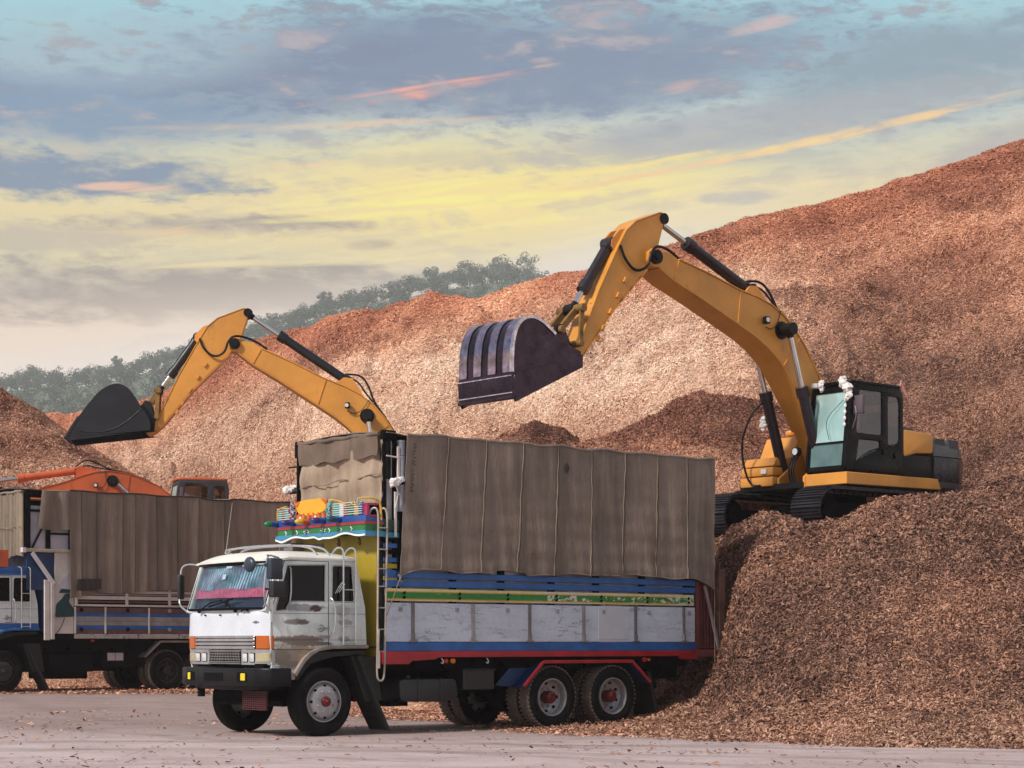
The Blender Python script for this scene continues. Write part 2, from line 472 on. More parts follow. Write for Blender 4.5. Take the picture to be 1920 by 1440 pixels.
def chip_material(name, base):
    m = bpy.data.materials.new(name); m.use_nodes = True; t = m.node_tree; t.nodes.clear(); g = G(t)
    out = g.node('ShaderNodeOutputMaterial'); p = g.node('ShaderNodeBsdfPrincipled')
    def att(k):
        n = g.node('ShaderNodeAttribute', attribute_name=k); return V(g, n.outputs['Fac'])
    tone, red = att('tone'), att('red')
    tc = g.node('ShaderNodeTexCoord'); ob = tc.outputs['Object']
    if base:
        v = g.voronoi(g.scale(ob, 1, 1, 1.6), 20.0, 'Color'); r = g.sep(v)[0]
        idx = r * 0.42 + tone * 0.84 - 0.22
    else:
        idx = att('chip') * 0.46 + tone * 0.86 - 0.17
    c = g.ramp(idx, [(0.0, lin(66, 44, 38)), (0.22, lin(122, 88, 74)), (0.45, lin(176, 134, 111)), (0.68, lin(216, 180, 154)), (0.9, lin(236, 212, 190)), (1.0, lin(244, 230, 212))])
    k = g.ramp(idx, [(0.0, lin(106, 54, 38)), (0.3, lin(158, 92, 68)), (0.6, lin(202, 130, 97)), (0.85, lin(232, 170, 130)), (1.0, lin(242, 200, 164))])
    c = g.mix(red.clamp(), c, k)
    g.put(p.inputs['Base Color'], c); p.inputs['Roughness'].default_value = 0.8; p.inputs['Specular IOR Level'].default_value = 0.25
    if base: g.put(p.inputs['Normal'], g.bump(g.voronoi(g.scale(ob, 1, 1, 1.6), 20.0), 0.8, 0.04))
    t.links.new(p.outputs[0], out.inputs[0])
    return m
CHIP, CHIPB = chip_material('wood_chips', False), chip_material('wood_chip_bed', True)

def chip_body(name, X, Y, Z, tone, red, nchips, Lr, floor=0.02, thick=0.03, tilt=0.55):
    """a heap: height grid X,Y,Z[j,i] plus loose flakes lying over it, all in one mesh"""
    J, I = Z.shape
    P = np.stack([X, Y, Z], 2)
    idx = np.arange(J * I).reshape(J, I)
    q = np.stack([idx[:-1, :-1], idx[:-1, 1:], idx[1:, 1:], idx[1:, :-1]], 2).reshape(-1, 4)
    a, b, c, d = P[:-1, :-1], P[:-1, 1:], P[1:, 1:], P[1:, :-1]
    n = np.cross(c - a, d - b); area = np.linalg.norm(n, axis=2) / 2; n = n / (2 * area[..., None] + 1e-12)
    n[n[..., 2] < 0] *= -1
    mid = (a + b + c + d) / 4; tv = np.array([0, 0, CAMZ]) - mid; dist = np.linalg.norm(tv, axis=2); tv /= dist[..., None]
    face = np.clip((n * tv).sum(2), 0, 1)
    w = (area * (face + floor) / dist ** 2).ravel(); w /= w.sum()
    cell = RNG.choice(len(w), nchips, p=w)
    u, v = RNG.random((nchips, 1)), RNG.random((nchips, 1))
    f = lambda A: A.reshape(-1, 3)[cell]
    C = (f(a) * (1 - u) + f(b) * u) * (1 - v) + (f(d) * (1 - u) + f(c) * u) * v
    N = n.reshape(-1, 3)[cell]
    C = C + N * (RNG.random((nchips, 1)) * thick)
    dd = dist.ravel()[cell]
    L = RNG.uniform(Lr[0], Lr[1], nchips) * np.clip(dd / 42.0, 0.8, 1.5)
    L = L * (0.75 + 0.9 * np.clip(fbm(C[:, 0] * 0.9 + 3, C[:, 1] * 0.9 + C[:, 2], 3) + 0.25, 0, 1))
    W = L * RNG.uniform(0.17, 0.40, nchips)
    cv, cq = chip_quads(C, N, L, W, RNG.uniform(0.25, tilt, nchips))
    tf = ((tone[:-1, :-1] + tone[1:, 1:]) / 2).ravel(); rf = ((red[:-1, :-1] + red[1:, 1:]) / 2).ravel()
    verts = np.concatenate([P.reshape(-1, 3), cv]); quads = np.concatenate([q, cq + J * I])
    nb = len(q)
    at = dict(tone=np.concatenate([tf, tf[cell]]), red=np.concatenate([rf, rf[cell]]), chip=np.concatenate([np.full(nb, 0.5), RNG.random(nchips)]))
    mi = np.concatenate([np.zeros(nb), np.ones(nchips)])
    return mesh_np(name, verts, quads, [CHIPB, CHIP], mi, at, smooth=np.concatenate([np.ones(nb, bool), np.zeros(nchips, bool)]))

# ------------------------------------------------------------------ ground: one sheet to the horizon
def ground_z(x, y):
    return 0.21 * sstep(y, 37.5, 46.0) * sstep(-x, 2.0, 7.0)
def build_ground():
    def axis(lo, hi, a, b, st):
        core = list(np.arange(a, b, st)); s = st; o = []; q = b
        while q < hi: o.append(q); s *= 1.35; q += s
        o.append(hi); s = st; l = []; q = a - st
        while q > lo: l.append(q); s *= 1.35; q -= s
        l.append(lo)
        return np.array(l[::-1] + core + o)
    xs, ys = axis(-2600, 2600, -28, 28, 0.5), axis(-200, 2600, -4, 70, 0.5)
    X, Y = np.meshgrid(xs, ys)
    Z = ground_z(X, Y) + 0.012 * fbm(X * 0.6, Y * 0.6, 3) * (np.abs(X) < 60)
    J, I = Z.shape; idx = np.arange(J * I).reshape(J, I)
    q = np.stack([idx[:-1, :-1], idx[:-1, 1:], idx[1:, 1:], idx[1:, :-1]], 2).reshape(-1, 4)
    m = bpy.data.materials.new('packed_yard'); m.use_nodes = True; t = m.node_tree; t.nodes.clear(); g = G(t)
    out = g.node('ShaderNodeOutputMaterial'); p = g.node('ShaderNodeBsdfPrincipled')
    ob = g.node('ShaderNodeTexCoord').outputs['Object']
    sw = g.noise(g.scale(ob, 0.42, 1.0, 1), 0.9, 7, 0.62, 0.9)             # drawn-out tyre sweeps
    n2 = g.noise(ob, 0.45, 6, 0.6, 0.4); n3 = g.noise(ob, 14, 6, 0.7)
    c = g.ramp(sw * 0.4 + n2 * 0.3 + n3 * 0.3, [(0.32, lin(136, 118, 114)), (0.48, lin(175, 155, 152)), (0.64, lin(204, 187, 185))])
    yy = g.sep(ob)[1]; xx = g.sep(ob)[0]
    dz = g.smooth(yy + xx * 0.18 + (n2 - 0.5) * 9.0 + (sw - 0.5) * 6.0, 27.5, 33.0)
    c = g.mix(g.smooth(g.noise(g.scale(ob, 0.5, 1.4, 1), 2.4, 7, 0.7), 0.54, 0.70) * (dz * 0.5 + 0.35), c, lin(112, 84, 70))     # chip dust trodden in
    c = g.mix(dz * 0.6, c, lin(122, 98, 90))
    v = g.voronoi(g.scale(ob, 0.5, 1, 1), 7.0); c = g.mix((1.0 - g.smooth(v, 0.05, 0.16)) * g.smooth(n2, 0.5, 0.62) * 0.8, c, lin(86, 66, 56))
    ck = g.voronoi(g.xyz(*[q + g.noise(ob, 1.3, 4) * 0.9 for q in g.sep(ob)]), 0.23, 'Distance', 'DISTANCE_TO_EDGE')
    c = g.mix((1.0 - g.smooth(ck, 0.002, 0.006)) * 0.22, c, lin(92, 76, 72))
    for cx, cy, r0, wd, k in ((-9.0, -14.0, 40.6, .22, .5), (-9.0, -14.0, 42.7, .22, .5), (6.0, -30.0, 57.5, .2, .4), (6.0, -30.0, 59.6, .2, .4), (30.0, 60.0, 44.0, .25, .4), (30.0, 60.0, 46.1, .25, .4)):   # old wheel tracks
        rr = g.math('SQRT', (xx - cx) * (xx - cx) + (yy - cy) * (yy - cy)); w = g.math('ABSOLUTE', rr - r0 + (n2 - 0.5) * 1.2)
        c = g.mix((1.0 - g.smooth(w, wd * .5, wd * 1.6)) * g.smooth(sw * .5 + n3 * .5, 0.42, 0.58) * k, c, lin(112, 94, 88))
    st = g.noise(ob, 0.55, 5, 0.6, 0.8); c = g.mix(g.smooth(st, 0.60, 0.70) * 0.45, c, lin(104, 88, 84))                # oil and damp
    c = g.mix(g.smooth(g.noise(ob, 3.3, 6, 0.7), 0.62, 0.70) * 0.35, c, lin(214, 202, 200))
    g.put(p.inputs['Base Color'], c); g.put(p.inputs['Roughness'], g.ramp(sw, [(0.3, 0.95), (0.7, 0.62)]))
    g.put(p.inputs['Normal'], g.bump(n3 + sw, 0.35, 0.02))
    t.links.new(p.outputs[0], out.inputs[0])
    o = mesh_np('ground', np.stack([X.ravel(), Y.ravel(), Z.ravel()], 1), q, [m], smooth=np.ones(len(q), bool))
    tag(o, 'pale grey dusty yard with tyre sweeps under the trucks', kind='structure')
build_ground()

# ------------------------------------------------------------------ the great heap behind everything
def great_heap():
    T = np.array([  # column, toe, shelf start, shelf height, shelf end, ridge distance, ridge row
        (-700, 56, 60, 3.2, 64, 78, 800), (0, 55, 58, 3.3, 63, 75, 778), (95, 55, 58, 3.3, 63, 75, 770), (150, 55, 58, 3.3, 63, 75, 766), (210, 55, 58, 3.3, 63, 75, 756),
        (280, 55, 58, 3.3, 63, 75, 742), (330, 55, 58, 3.3, 63, 75, 716), (400, 55, 58, 3.3, 63, 74, 676), (457, 54, 57.5, 3.3, 62.5, 73, 640), (530, 51, 54, 3.1, 60, 72, 614),
        (550, 48, 51, 3.0, 57, 71.5, 611), (582, 43.6, 45.8, 2.75, 52.5, 71, 606), (605, 44, 46.5, 2.7, 52.5, 70, 590), (680, 43, 45.3, 2.7, 51, 68, 573), (703, 42.5, 45, 2.7, 51, 68, 576), (755, 42, 44.6, 2.7, 51, 67.5, 559),
        (800, 41.5, 44.5, 2.7, 50.5, 67, 545), (850, 41, 44.2, 2.7, 50.5, 66.5, 546), (900, 40.6, 44, 2.7, 50, 66, 549), (940, 40.5, 44, 2.8, 50, 66, 538), (1000, 40, 43.5, 2.8, 49.5, 65, 519),
        (1060, 40, 43, 2.9, 48, 64.5, 503), (1110, 40, 43, 3.0, 47, 64, 499), (1200, 39.5, 42, 3.3, 45, 63.5, 470), (1285, 39, 41, 3.4, 43.5, 63, 440), (1400, 38.5, 40.5, 3.4, 43, 63, 405),
        (1500, 38.5, 40.5, 3.4, 43, 63, 381), (1600, 38.5, 40.5, 3.5, 43, 63, 355), (1650, 38.5, 40.5, 3.5, 43, 63, 343), (1690, 38.5, 40.5, 3.5, 43, 63, 326), (1760, 38.5, 40.5, 4.0, 43, 63, 305),
        (1830, 38.5, 41, 4.5, 42.5, 63.5, 285), (1890, 38.5, 41, 5.0, 42.5, 64, 262), (1940, 38.5, 41, 5.2, 42.5, 64, 252), (2200, 38.5, 41, 5.4, 43, 64, 232), (2800, 38, 41, 5.6, 43, 64, 240)], float)
    px = np.arange(-700, 2801, 7.0)
    cols = [np.interp(px, T[:, 0], T[:, k]) for k in range(1, 7)]
    D = np.arange(38, 104, 0.24)
    Z = np.zeros((len(D), len(px))); Sf = np.zeros_like(Z)
    for i in range(len(px)):
        toe, p0, zp, p1, dr, pr = (c[i] for c in cols)
        zr = CAMZ + (HYP - pr) / FPX * dr
        zm = zp + (zr - zp) * 0.52                                           # slope bellies out a little
        Z[:, i] = np.interp(D, [toe - 3, toe, p0, p1, p1 + (dr - p1) * 0.48, dr, dr + 3, dr + 14, dr + 26], [-0.4, 0, zp, zp, zm, zr, zr - 0.5, zr - 6, -1.5])
        Sf[:, i] = (Z[:, i] - zp) / (zr - zp)
    Z = blur(blur(Z, 3, 0), 1, 1)
    Xg = (px[None, :] - CXP) / FPX * D[:, None]; Yg = np.repeat(D[:, None], len(px), 1)
    k = sstep(Z, 0.1, 2.5); up = sstep(Sf, 0.0, 0.25)
    Z = Z + k * (1 - 0.72 * sstep(Sf, 0.8, 0.98)) * (0.42 * fbm(Xg * 0.45, Yg * 0.36, 3) + 0.20 * fbm(Xg * 3.1 + 2, Yg * 2.2, 2) + 0.46 * fbm(Xg * 1.3 + 9, Yg * 1.05, 3) * (0.4 + 1.2 * sstep(fbm(Xg * 0.2, Yg * 0.2 + 9, 2), -0.2, 0.4))) + up * (1 - sstep(Sf, 0.75, 1.0)) * 1.05 * fbm(Xg * 0.17 + 4, Yg * 0.13, 3)
    pxg = np.repeat(px[None, :], len(D), 0)
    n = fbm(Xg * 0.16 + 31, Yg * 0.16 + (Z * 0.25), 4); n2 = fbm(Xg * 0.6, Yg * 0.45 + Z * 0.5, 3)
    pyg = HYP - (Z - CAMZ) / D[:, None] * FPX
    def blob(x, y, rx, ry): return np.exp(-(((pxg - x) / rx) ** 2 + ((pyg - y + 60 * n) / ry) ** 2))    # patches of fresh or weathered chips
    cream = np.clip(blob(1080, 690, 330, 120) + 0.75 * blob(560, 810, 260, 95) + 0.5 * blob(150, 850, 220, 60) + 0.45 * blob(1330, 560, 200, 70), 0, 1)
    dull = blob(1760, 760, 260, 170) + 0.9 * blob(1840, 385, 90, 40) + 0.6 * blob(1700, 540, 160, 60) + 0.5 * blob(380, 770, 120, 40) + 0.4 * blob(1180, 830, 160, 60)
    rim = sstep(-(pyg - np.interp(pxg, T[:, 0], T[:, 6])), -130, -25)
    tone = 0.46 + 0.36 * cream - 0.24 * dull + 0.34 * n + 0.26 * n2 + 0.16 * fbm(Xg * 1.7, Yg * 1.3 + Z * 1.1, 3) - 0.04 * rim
    red = 0.22 + 0.60 * rim * (1 - sstep(pxg, 1200, 1700) * 0.5) + 0.30 * sstep(pxg, 1300, 1650) * sstep(-pyg, -700, -450) + 0.24 * n - 0.25 * cream - 0.1 * dull  # sunset tint put into the chip colour along the ridge and upper right
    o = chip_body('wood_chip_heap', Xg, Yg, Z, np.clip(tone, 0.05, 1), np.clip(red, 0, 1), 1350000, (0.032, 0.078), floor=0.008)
    tag(o, 'huge reddish and cream wood chip heap rising to the skyline behind the machines', 'chip heap', 'wood chip heaps')
    return px, D, Z
GH = great_heap()

# ------------------------------------------------------------------ the heap at the front right, carrying the excavator
FH_D = [26.0, 27.5, 29.5, 31, 33, 35, 36.5, 38, 39, 40, 41.5, 43, 45]
FH = [(900, [-.3, -.3, -.2, -.1, -.08, -.08, -.08, -.05, .2, .9, 1.8, 2.4, 2.4]), (1000, [-.3, -.3, -.2, -.05, -.02, -.02, .0, .05, .6, 1.5, 2.5, 2.9, 2.9]),
      (1100, [-.3, -.3, -.15, -.02, .02, .03, .06, .15, 1.2, 2.5, 3.1, 3.1, 3.0]), (1180, [-.3, -.3, -.1, .0, .05, .08, .15, .3, 1.8, 3.0, 3.35, 3.3, 3.0]), (1240, [-.3, -.3, -.06, .02, .09, .18, .32, .7, 2.4, 3.2, 3.4, 3.35, 3.0]),
      (1280, [-.3, -.3, -.03, .04, .14, .35, .62, 1.25, 2.9, 3.35, 3.4, 3.4, 3.0]), (1310, [-.3, -.28, 0, .05, .18, .40, .62, 1.7, 3.2, 3.4, 3.4, 3.4, 3.0]), (1340, [-.3, -.26, .02, .10, .34, .72, 1.3, 3.1, 3.5, 3.4, 3.45, 3.45, 3.1]), (1360, [-.3, -.24, .03, .18, .58, 1.2, 2.1, 3.45, 3.6, 3.4, 3.45, 3.45, 3.1]),
      (1380, [-.3, -.22, .04, .28, .95, 2.0, 2.95, 3.65, 3.6, 3.4, 3.45, 3.5, 3.2]), (1430, [-.3, -.16, .08, .5, 1.4, 2.75, 3.55, 3.88, 3.6, 3.4, 3.5, 3.5, 3.2]), (1480, [-.3, -.1, .16, .66, 1.6, 2.9, 3.56, 3.76, 3.55, 3.4, 3.5, 3.5, 3.2]),
      (1525, [-.3, -.06, .22, .8, 1.8, 3.0, 3.52, 3.56, 3.50, 3.4, 3.5, 3.5, 3.2]), (1570, [-.3, .0, .3, .95, 2.0, 3.1, 3.62, 3.60, 3.45, 3.4, 3.5, 3.5, 3.2]), (1610, [-.3, .04, .36, 1.05, 2.1, 3.25, 3.85, 3.92, 3.55, 3.4, 3.5, 3.5, 3.2]),
      (1660, [-.3, .08, .42, 1.12, 2.2, 3.35, 3.95, 4.10, 3.85, 3.5, 3.5, 3.5, 3.2]), (1720, [-.25, .1, .46, 1.2, 2.3, 3.4, 4.0, 4.22, 4.1, 3.8, 3.6, 3.6, 3.2]), (1830, [-.2, .15, .5, 1.25, 2.35, 3.42, 4.0, 4.25, 4.30, 4.2, 4.1, 4.1, 3.6]),
      (1920, [-.15, .2, .55, 1.3, 2.4, 3.45, 4.05, 4.4, 4.6, 4.7, 4.8, 4.9, 4.4]), (2100, [-.1, .25, .6, 1.35, 2.45, 3.5, 4.2, 4.6, 4.9, 5.1, 5.3, 5.5, 5]), (2800, [-.1, .25, .6, 1.35, 2.45, 3.5, 4.2, 4.6, 4.9, 5.1, 5.3, 5.5, 5])]
def front_heap_z(px, D):
    R = np.stack([np.interp(D, FH_D, r) for _, r in FH], 0)                # (controls, D)
    cp = np.array([c for c, _ in FH], float)
    return np.stack([np.interp(px, cp, R[:, j]) for j in range(len(D))], 0)
def front_heap():
    px = np.arange(900, 2801, 5.0); D = np.arange(26, 45.01, 0.1)
    Z = blur(blur(front_heap_z(px, D), 5, 0), 4, 1)
    Xg = (px[None, :] - CXP) / FPX * D[:, None]; Yg = np.repeat(D[:, None], len(px), 1)
    near = 1 - np.exp(-(((Xg - 6.2) / 2.6) ** 2 + ((Yg - 39.2) / 2.4) ** 2))    # keep the excavator's stand fairly level
    k = sstep(Z, 0.02, 0.9) * (0.25 + 0.75 * near)
    Z = Z + k * (0.24 * fbm(Xg * 0.7 + 2, Yg * 0.7, 3) + 0.17 * fbm(Xg * 2.1 + 5, Yg * 2.1, 3) + 0.06 * fbm(Xg * 6, Yg * 6, 2))
    n = fbm(Xg * 0.35 + 5, Yg * 0.35 + Z * 0.3, 4); n2 = fbm(Xg * 1.4, Yg * 1.4 + Z, 3)
    tone = 0.155 + 0.18 * n + 0.18 * n2 + 0.10 * fbm(Xg * 3.3, Yg * 3.3 + Z * 2, 3) + 0.16 * (1 - sstep(Z, 0.0, 0.9)) + 0.05 * (1 - sstep(np.abs(Xg - 6.3), 0, 2.5))
    red = 0.04 + 0.20 * n
    o = chip_body('wood_chip_heap', Xg, Yg, Z, np.clip(tone, 0.05, 1), np.clip(red, 0, 1), 480000, (0.04, 0.115), thick=0.06, tilt=0.75)
    tag(o, 'brown wood chip heap at the front right under the large yellow excavator', 'chip heap', 'wood chip heaps')
front_heap()

def mound(label, cx, cy, z0, rx, ry, h, tone, red, n, seed):
    R = np.linspace(0.02, 1.25, 46); A = np.linspace(0, 2 * math.pi, 111)
    rr, aa = np.meshgrid(R, A, indexing='ij')
    wob = 1 + 0.16 * pn(np.cos(aa) * 1.3 + seed, np.sin(aa) * 1.3 + seed)
    X = cx + rx * rr * wob * np.cos(aa); Y = cy + ry * rr * wob * np.sin(aa)
    Z = z0 + h * (1.08 - np.sqrt(rr ** 2 + 0.08 ** 2 + 0.012)) * 1.0
    Z = Z + 0.40 * fbm(X * 0.5 + seed, Y * 0.5, 3) + 0.20 * fbm(X * 1.7, Y * 1.7 + seed, 3)
    t = tone + 0.20 * sstep(rr + 0.5 * fbm(X * 0.7, Y * 0.7 + seed, 3), 0.35, 1.0) + 0.12 * fbm(X * 2.2, Y * 2.2 + Z, 3) + 0.40 * fbm(X * 0.4 + seed, Y * 0.4 + Z * 0.3, 3)
    o = chip_body('wood_chip_heap', X, Y, Z, np.clip(t, 0.04, 1), np.clip(red + 0.2 * fbm(X * 0.5, Y * 0.5, 2), 0, 1), int(n * 3.2), (0.035, 0.085))
    tag(o, label, 'chip heap', 'wood chip heaps')
mound('rounded reddish wood chip mound at the far left below the wooded hill', -18.0, 68.0, 7.0, 5.0, 5.0, 3.4, 0.26, 0.25, 14000, 1.0)
mound('small dark brown wood chip mound peeping over the tall truck tarpaulin', 0.75, 53.0, 4.6, 4.0, 3.4, 2.75, 0.17, 0.25, 12000, 2.0)
mound('dark damp wood chip mound left of the large excavator cab', 4.9, 47.0, 5.0, 4.9, 3.6, 2.35, 0.17, 0.35, 30000, 3.0)
mound('dark brown wood chip mound behind the tail of the large excavator', 11.2, 48.6, 5.6, 4.4, 3.2, 2.1, 0.20, 0.40, 30000, 4.6)

# ------------------------------------------------------------------ loose chips lying on the yard
def loose_chips():
    P = []
    def scatter(n, x0, x1, y0, y1, dens):
        x = RNG.uniform(x0, x1, n); y = RNG.uniform(y0, y1, n)
        k = RNG.random(n) < dens(x, y); P.append(np.stack([x[k], y[k]], 1))
    cl = lambda x, y, s, o: sstep(fbm(x * s + o, y * s, 4), -0.15, 0.45)
    # fringe of the front heap, thinning out towards the viewer
    scatter(90000, -4.5, 9.0, 26.2, 34, lambda x, y: sstep(y - np.interp(CXP + x / y * FPX, [650, 760, 1000, 1300, 1920], [37.5, 35.5, 31.2, 28.8, 26.6]), -0.9, 1.6) * (0.2 + 0.8 * cl(x, y, 0.9, 3)))
    # the strip behind and under the near truck
    scatter(120000, -7.5, 4.0, 33.5, 42.0, lambda x, y: sstep(y - np.interp(CXP + x / y * FPX, [400, 560, 700, 900], [46, 42, 37.0, 34.5]), -0.5, 1.5) * (0.35 + 0.65 * cl(x, y, 0.6, 8)))
    # under and before the left truck
    scatter(140000, -19, -4.5, 44.0, 58, lambda x, y: sstep(y, 46.6, 49.5) * (0.3 + 0.7 * cl(x, y * 1.6, 0.45, 1)))
    # odd specks all over the yard
    scatter(30000, -12, 9, 21, 40, lambda x, y: 0.04 + 0.5 * (cl(x * 0.6, y * 1.6, 0.5, 6) ** 3))
    P = np.concatenate(P); n = len(P)
    z = ground_z(P[:, 0], P[:, 1]) + RNG.uniform(0.012, 0.03, n)
    C = np.stack([P[:, 0], P[:, 1], z], 1); N = np.repeat([[0, 0, 1.0]], n, 0)
    L = RNG.uniform(0.05, 0.13, n) * np.clip(P[:, 1] / 38, 0.7, 1.4)
    v, q = chip_quads(C, N, L, L * RNG.uniform(0.25, 0.5, n), RNG.uniform(0.1, 0.35, n))
    tn = np.where(P[:, 1] < 29.0, 0.16, 0.50) + 0.25 * fbm(P[:, 0] * 0.7, P[:, 1] * 0.7, 3)
    o = mesh_np('loose_wood_chips', v, q, [CHIP], attrs=dict(tone=tn, red=np.full(n, 0.30), chip=RNG.random(n)))
    tag(o, 'loose wood chips strewn over the yard around the trucks', kind='stuff')
loose_chips()

# ------------------------------------------------------------------ wooded hill far behind
FOR_D = 1500.0
FK = FOR_D / 430.0
def hill_row(px):
    R = np.array([(-900, 740), (-300, 712), (0, 703), (70, 698), (150, 694), (210, 684), (260, 672), (300, 660), (350, 645), (420, 626), (500, 596), (560, 580), (620, 558), (700, 541),
                  (760, 528), (800, 516), (850, 508), (900, 504), (950, 499), (1000, 512), (1030, 522), (1080, 538), (1200, 570), (1500, 620), (2300, 700)], float)
    return np.interp(px, R[:, 0], R[:, 1])
def leaf_material(name, lo, hi):
    m = bpy.data.materials.new(name); m.use_nodes = True; t = m.node_tree; t.nodes.clear(); g = G(t)
    out = g.node('ShaderNodeOutputMaterial'); p = g.node('ShaderNodeBsdfPrincipled')
    n = g.node('ShaderNodeAttribute', attribute_name='leaf')
    g.put(p.inputs['Base Color'], g.ramp(n.outputs['Fac'], [(0.0, lo), (1.0, hi)]))
    p.inputs['Roughness'].default_value = 0.75
    tr = g.node('ShaderNodeBsdfTranslucent'); g.put(tr.inputs[0], g.ramp(n.outputs['Fac'], [(0.0, lo), (1.0, hi)]))
    mx = g.node('ShaderNodeMixShader'); mx.inputs[0].default_value = 0.25
    t.links.new(p.outputs[0], mx.inputs[1]); t.links.new(tr.outputs[0], mx.inputs[2]); t.links.new(mx.outputs[0], out.inputs[0])
    return m
LEAF = leaf_material('leaves', (0.030, 0.060, 0.042, 1), (0.086, 0.138, 0.080, 1))
BARK = pmat('bark', (86, 74, 64), 0.9, var=0.3, vscale=1.0)
def crown(c, r, hgt, n, size, clumps, gap=0.0):
    """leaf sprays gathered in clumps through the crown's volume"""
    k = max(3, clumps)
    d = RNG.normal(0, 1, (k, 3)); d /= np.linalg.norm(d, axis=1)[:, None]
    cc = c + d * np.array([r, r, hgt]) * RNG.uniform(0.25, 0.85, (k, 1)); cc[:, 2] = np.maximum(cc[:, 2], c[2] - hgt * 0.55)
    cr = RNG.uniform(0.30, 0.55, k) * r * (1 - gap)
    w = RNG.integers(0, k, n)
    q = RNG.normal(0, 1, (n, 3)); q /= np.linalg.norm(q, axis=1)[:, None]
    C = cc[w] + q * (cr[w] * RNG.uniform(0.35, 1.0, n) ** 0.5)[:, None] * np.array([1, 1, 0.75])
    L = RNG.uniform(0.6, 1.3, n) * size
    v, f = chip_quads(C, q + np.array([0, 0, 0.6]), L, L * RNG.uniform(0.5, 0.9, n), np.full(n, 0.5))
    base = RNG.uniform(0, 0.55); tone = np.clip(base + RNG.normal(0, 0.12, k)[w] + RNG.uniform(-0.15, 0.3, n), 0, 1)
    return v, f, tone
def hill_and_forest():
    px = np.arange(-900, 2301, 20.0); D = np.linspace(400, FOR_D + 500, 60)
    zr = CAMZ + (HYP - hill_row(px) - 38) / FPX * FOR_D                    # the soil lies a tree's height under the skyline
    t = (D - 400) / (FOR_D - 400)
    prof = np.where(t < 1, sstep(t, 0, 1) * 0.55 + np.clip(t, 0, 1) * 0.45, 1 - (t - 1) * 0.8)
    Z = prof[:, None] * zr[None, :] - 0.3
    X = (px[None, :] - CXP) / FPX * D[:, None]; Y = np.repeat(D[:, None], len(px), 1)
    Z = Z + 3.5 * fbm(X * 0.01, Y * 0.01, 3) * sstep(D, 400, 650)[:, None]
    J, I = Z.shape; idx = np.arange(J * I).reshape(J, I)
    q = np.stack([idx[:-1, :-1], idx[:-1, 1:], idx[1:, 1:], idx[1:, :-1]], 2).reshape(-1, 4)
    o = mesh_np('hill', np.stack([X.ravel(), Y.ravel(), Z.ravel()], 1), q, [pmat('hill_scrub', (92, 104, 84), 0.95, var=0.4, vscale=0.08)], smooth=np.ones(len(q), bool))
    tag(o, 'wooded hillside far behind the chip heaps', kind='structure')
    def soil(pxx, d):
        tt = (d - 400) / (FOR_D - 400); pr = (sstep(tt, 0, 1) * 0.55 + np.clip(tt, 0, 1) * 0.45) if tt < 1 else 1 - (tt - 1) * 0.8
        return float(pr * (CAMZ + (HYP - hill_row(pxx) - 38) / FPX * FOR_D) - 0.3)
    vs, fs, ts, off = [], [], [], 0
    def put(pxx, d, h, r, n, size):
        nonlocal off
        x = (pxx - CXP) / FPX * d; z = soil(pxx, d)
        v, f, tn = crown(np.array([x, d, z + h * 0.60]), r, h * 0.42, n, size, int(5 + r / FK * 1.5))
        vs.append(v); fs.append(f + off); ts.append(tn); off += len(v)
    for d in np.arange(FOR_D, 870, -9.0 * FK):                                   # rows of trees down the slope
        step = 3.2 * FK / d * FPX
        for pxx in np.arange(-260, 1180, step):
            h = FK * random.uniform(3.0, 4.8); p = pxx + random.uniform(-.5, .5) * step
            put(p, d + random.uniform(-14, 14), h, h * random.uniform(0.40, 0.56), 300, 0.25 * FK)
    v = np.concatenate(vs); f = np.concatenate(fs); tt = np.concatenate(ts)
    o = mesh_np('forest', v, f, [LEAF], attrs=dict(leaf=tt))
    tag(o, 'dense hazy green woodland covering the far hillside', kind='stuff')
    sky = [(985, 11.0, 4.6, 'bare-looking spreading tree at the right end of the wooded skyline', 0.35), (930, 9.2, 4.3, 'broad open tree on the skyline beside the right end tree', 0.25),
           (880, 8.6, 4.0, 'rounded skyline tree above the centre of the wooded ridge', 0.2), (812, 8.2, 3.6, 'uneven skyline tree on the ridge left of the large excavator bucket', 0.2),
           (1012, 6.0, 2.0, 'thin sapling where the wooded hill meets the red heap', 0.45), (610, 8.4, 2.6, 'small upright skyline tree above the smaller excavator arm', 0.3),
           (218, 8.2, 2.3, 'slim dark tree standing up from the ridge above the small excavator bucket', 0.3), (68, 7.6, 4.2, 'broad low rounded tree at the far left of the ridge', 0.1)]
    for pxx, h, r, lab, gap in sky:
        h, r = h * FK * .78, r * FK * .8
        d = FOR_D - 2; x = (pxx - CXP) / FPX * d; z = soil(pxx, d)
        t = thing('tree', lab, 'tree', (x, d, z), 0, 'trees standing out on the skyline')
        m = MB(); top = Vector((0.3 * FK, 0, h * 0.5)); m.cyl((0, 0, -2.5), top, 0.26 * FK, 0.13 * FK, 8)
        for k in range(7):
            a = k * 2.4; e = top + Vector((math.cos(a) * r * 0.7, math.sin(a) * r * 0.7, h * random.uniform(0.12, 0.4)))
            s0 = top * random.uniform(0.55, 1.0); m.cyl(s0, e, 0.10 * FK, 0.03 * FK, 6)
        m.build('trunk', BARK, t)
        v, f, tn = crown(np.array([0.2, 0, h * 0.70]), r, h * 0.30, int(1500 * (1 - gap)), 0.27 * FK, 13, gap)
        mesh_np('crown', v, f, [LEAF], attrs=dict(leaf=tn), parent=t)
hill_and_forest()

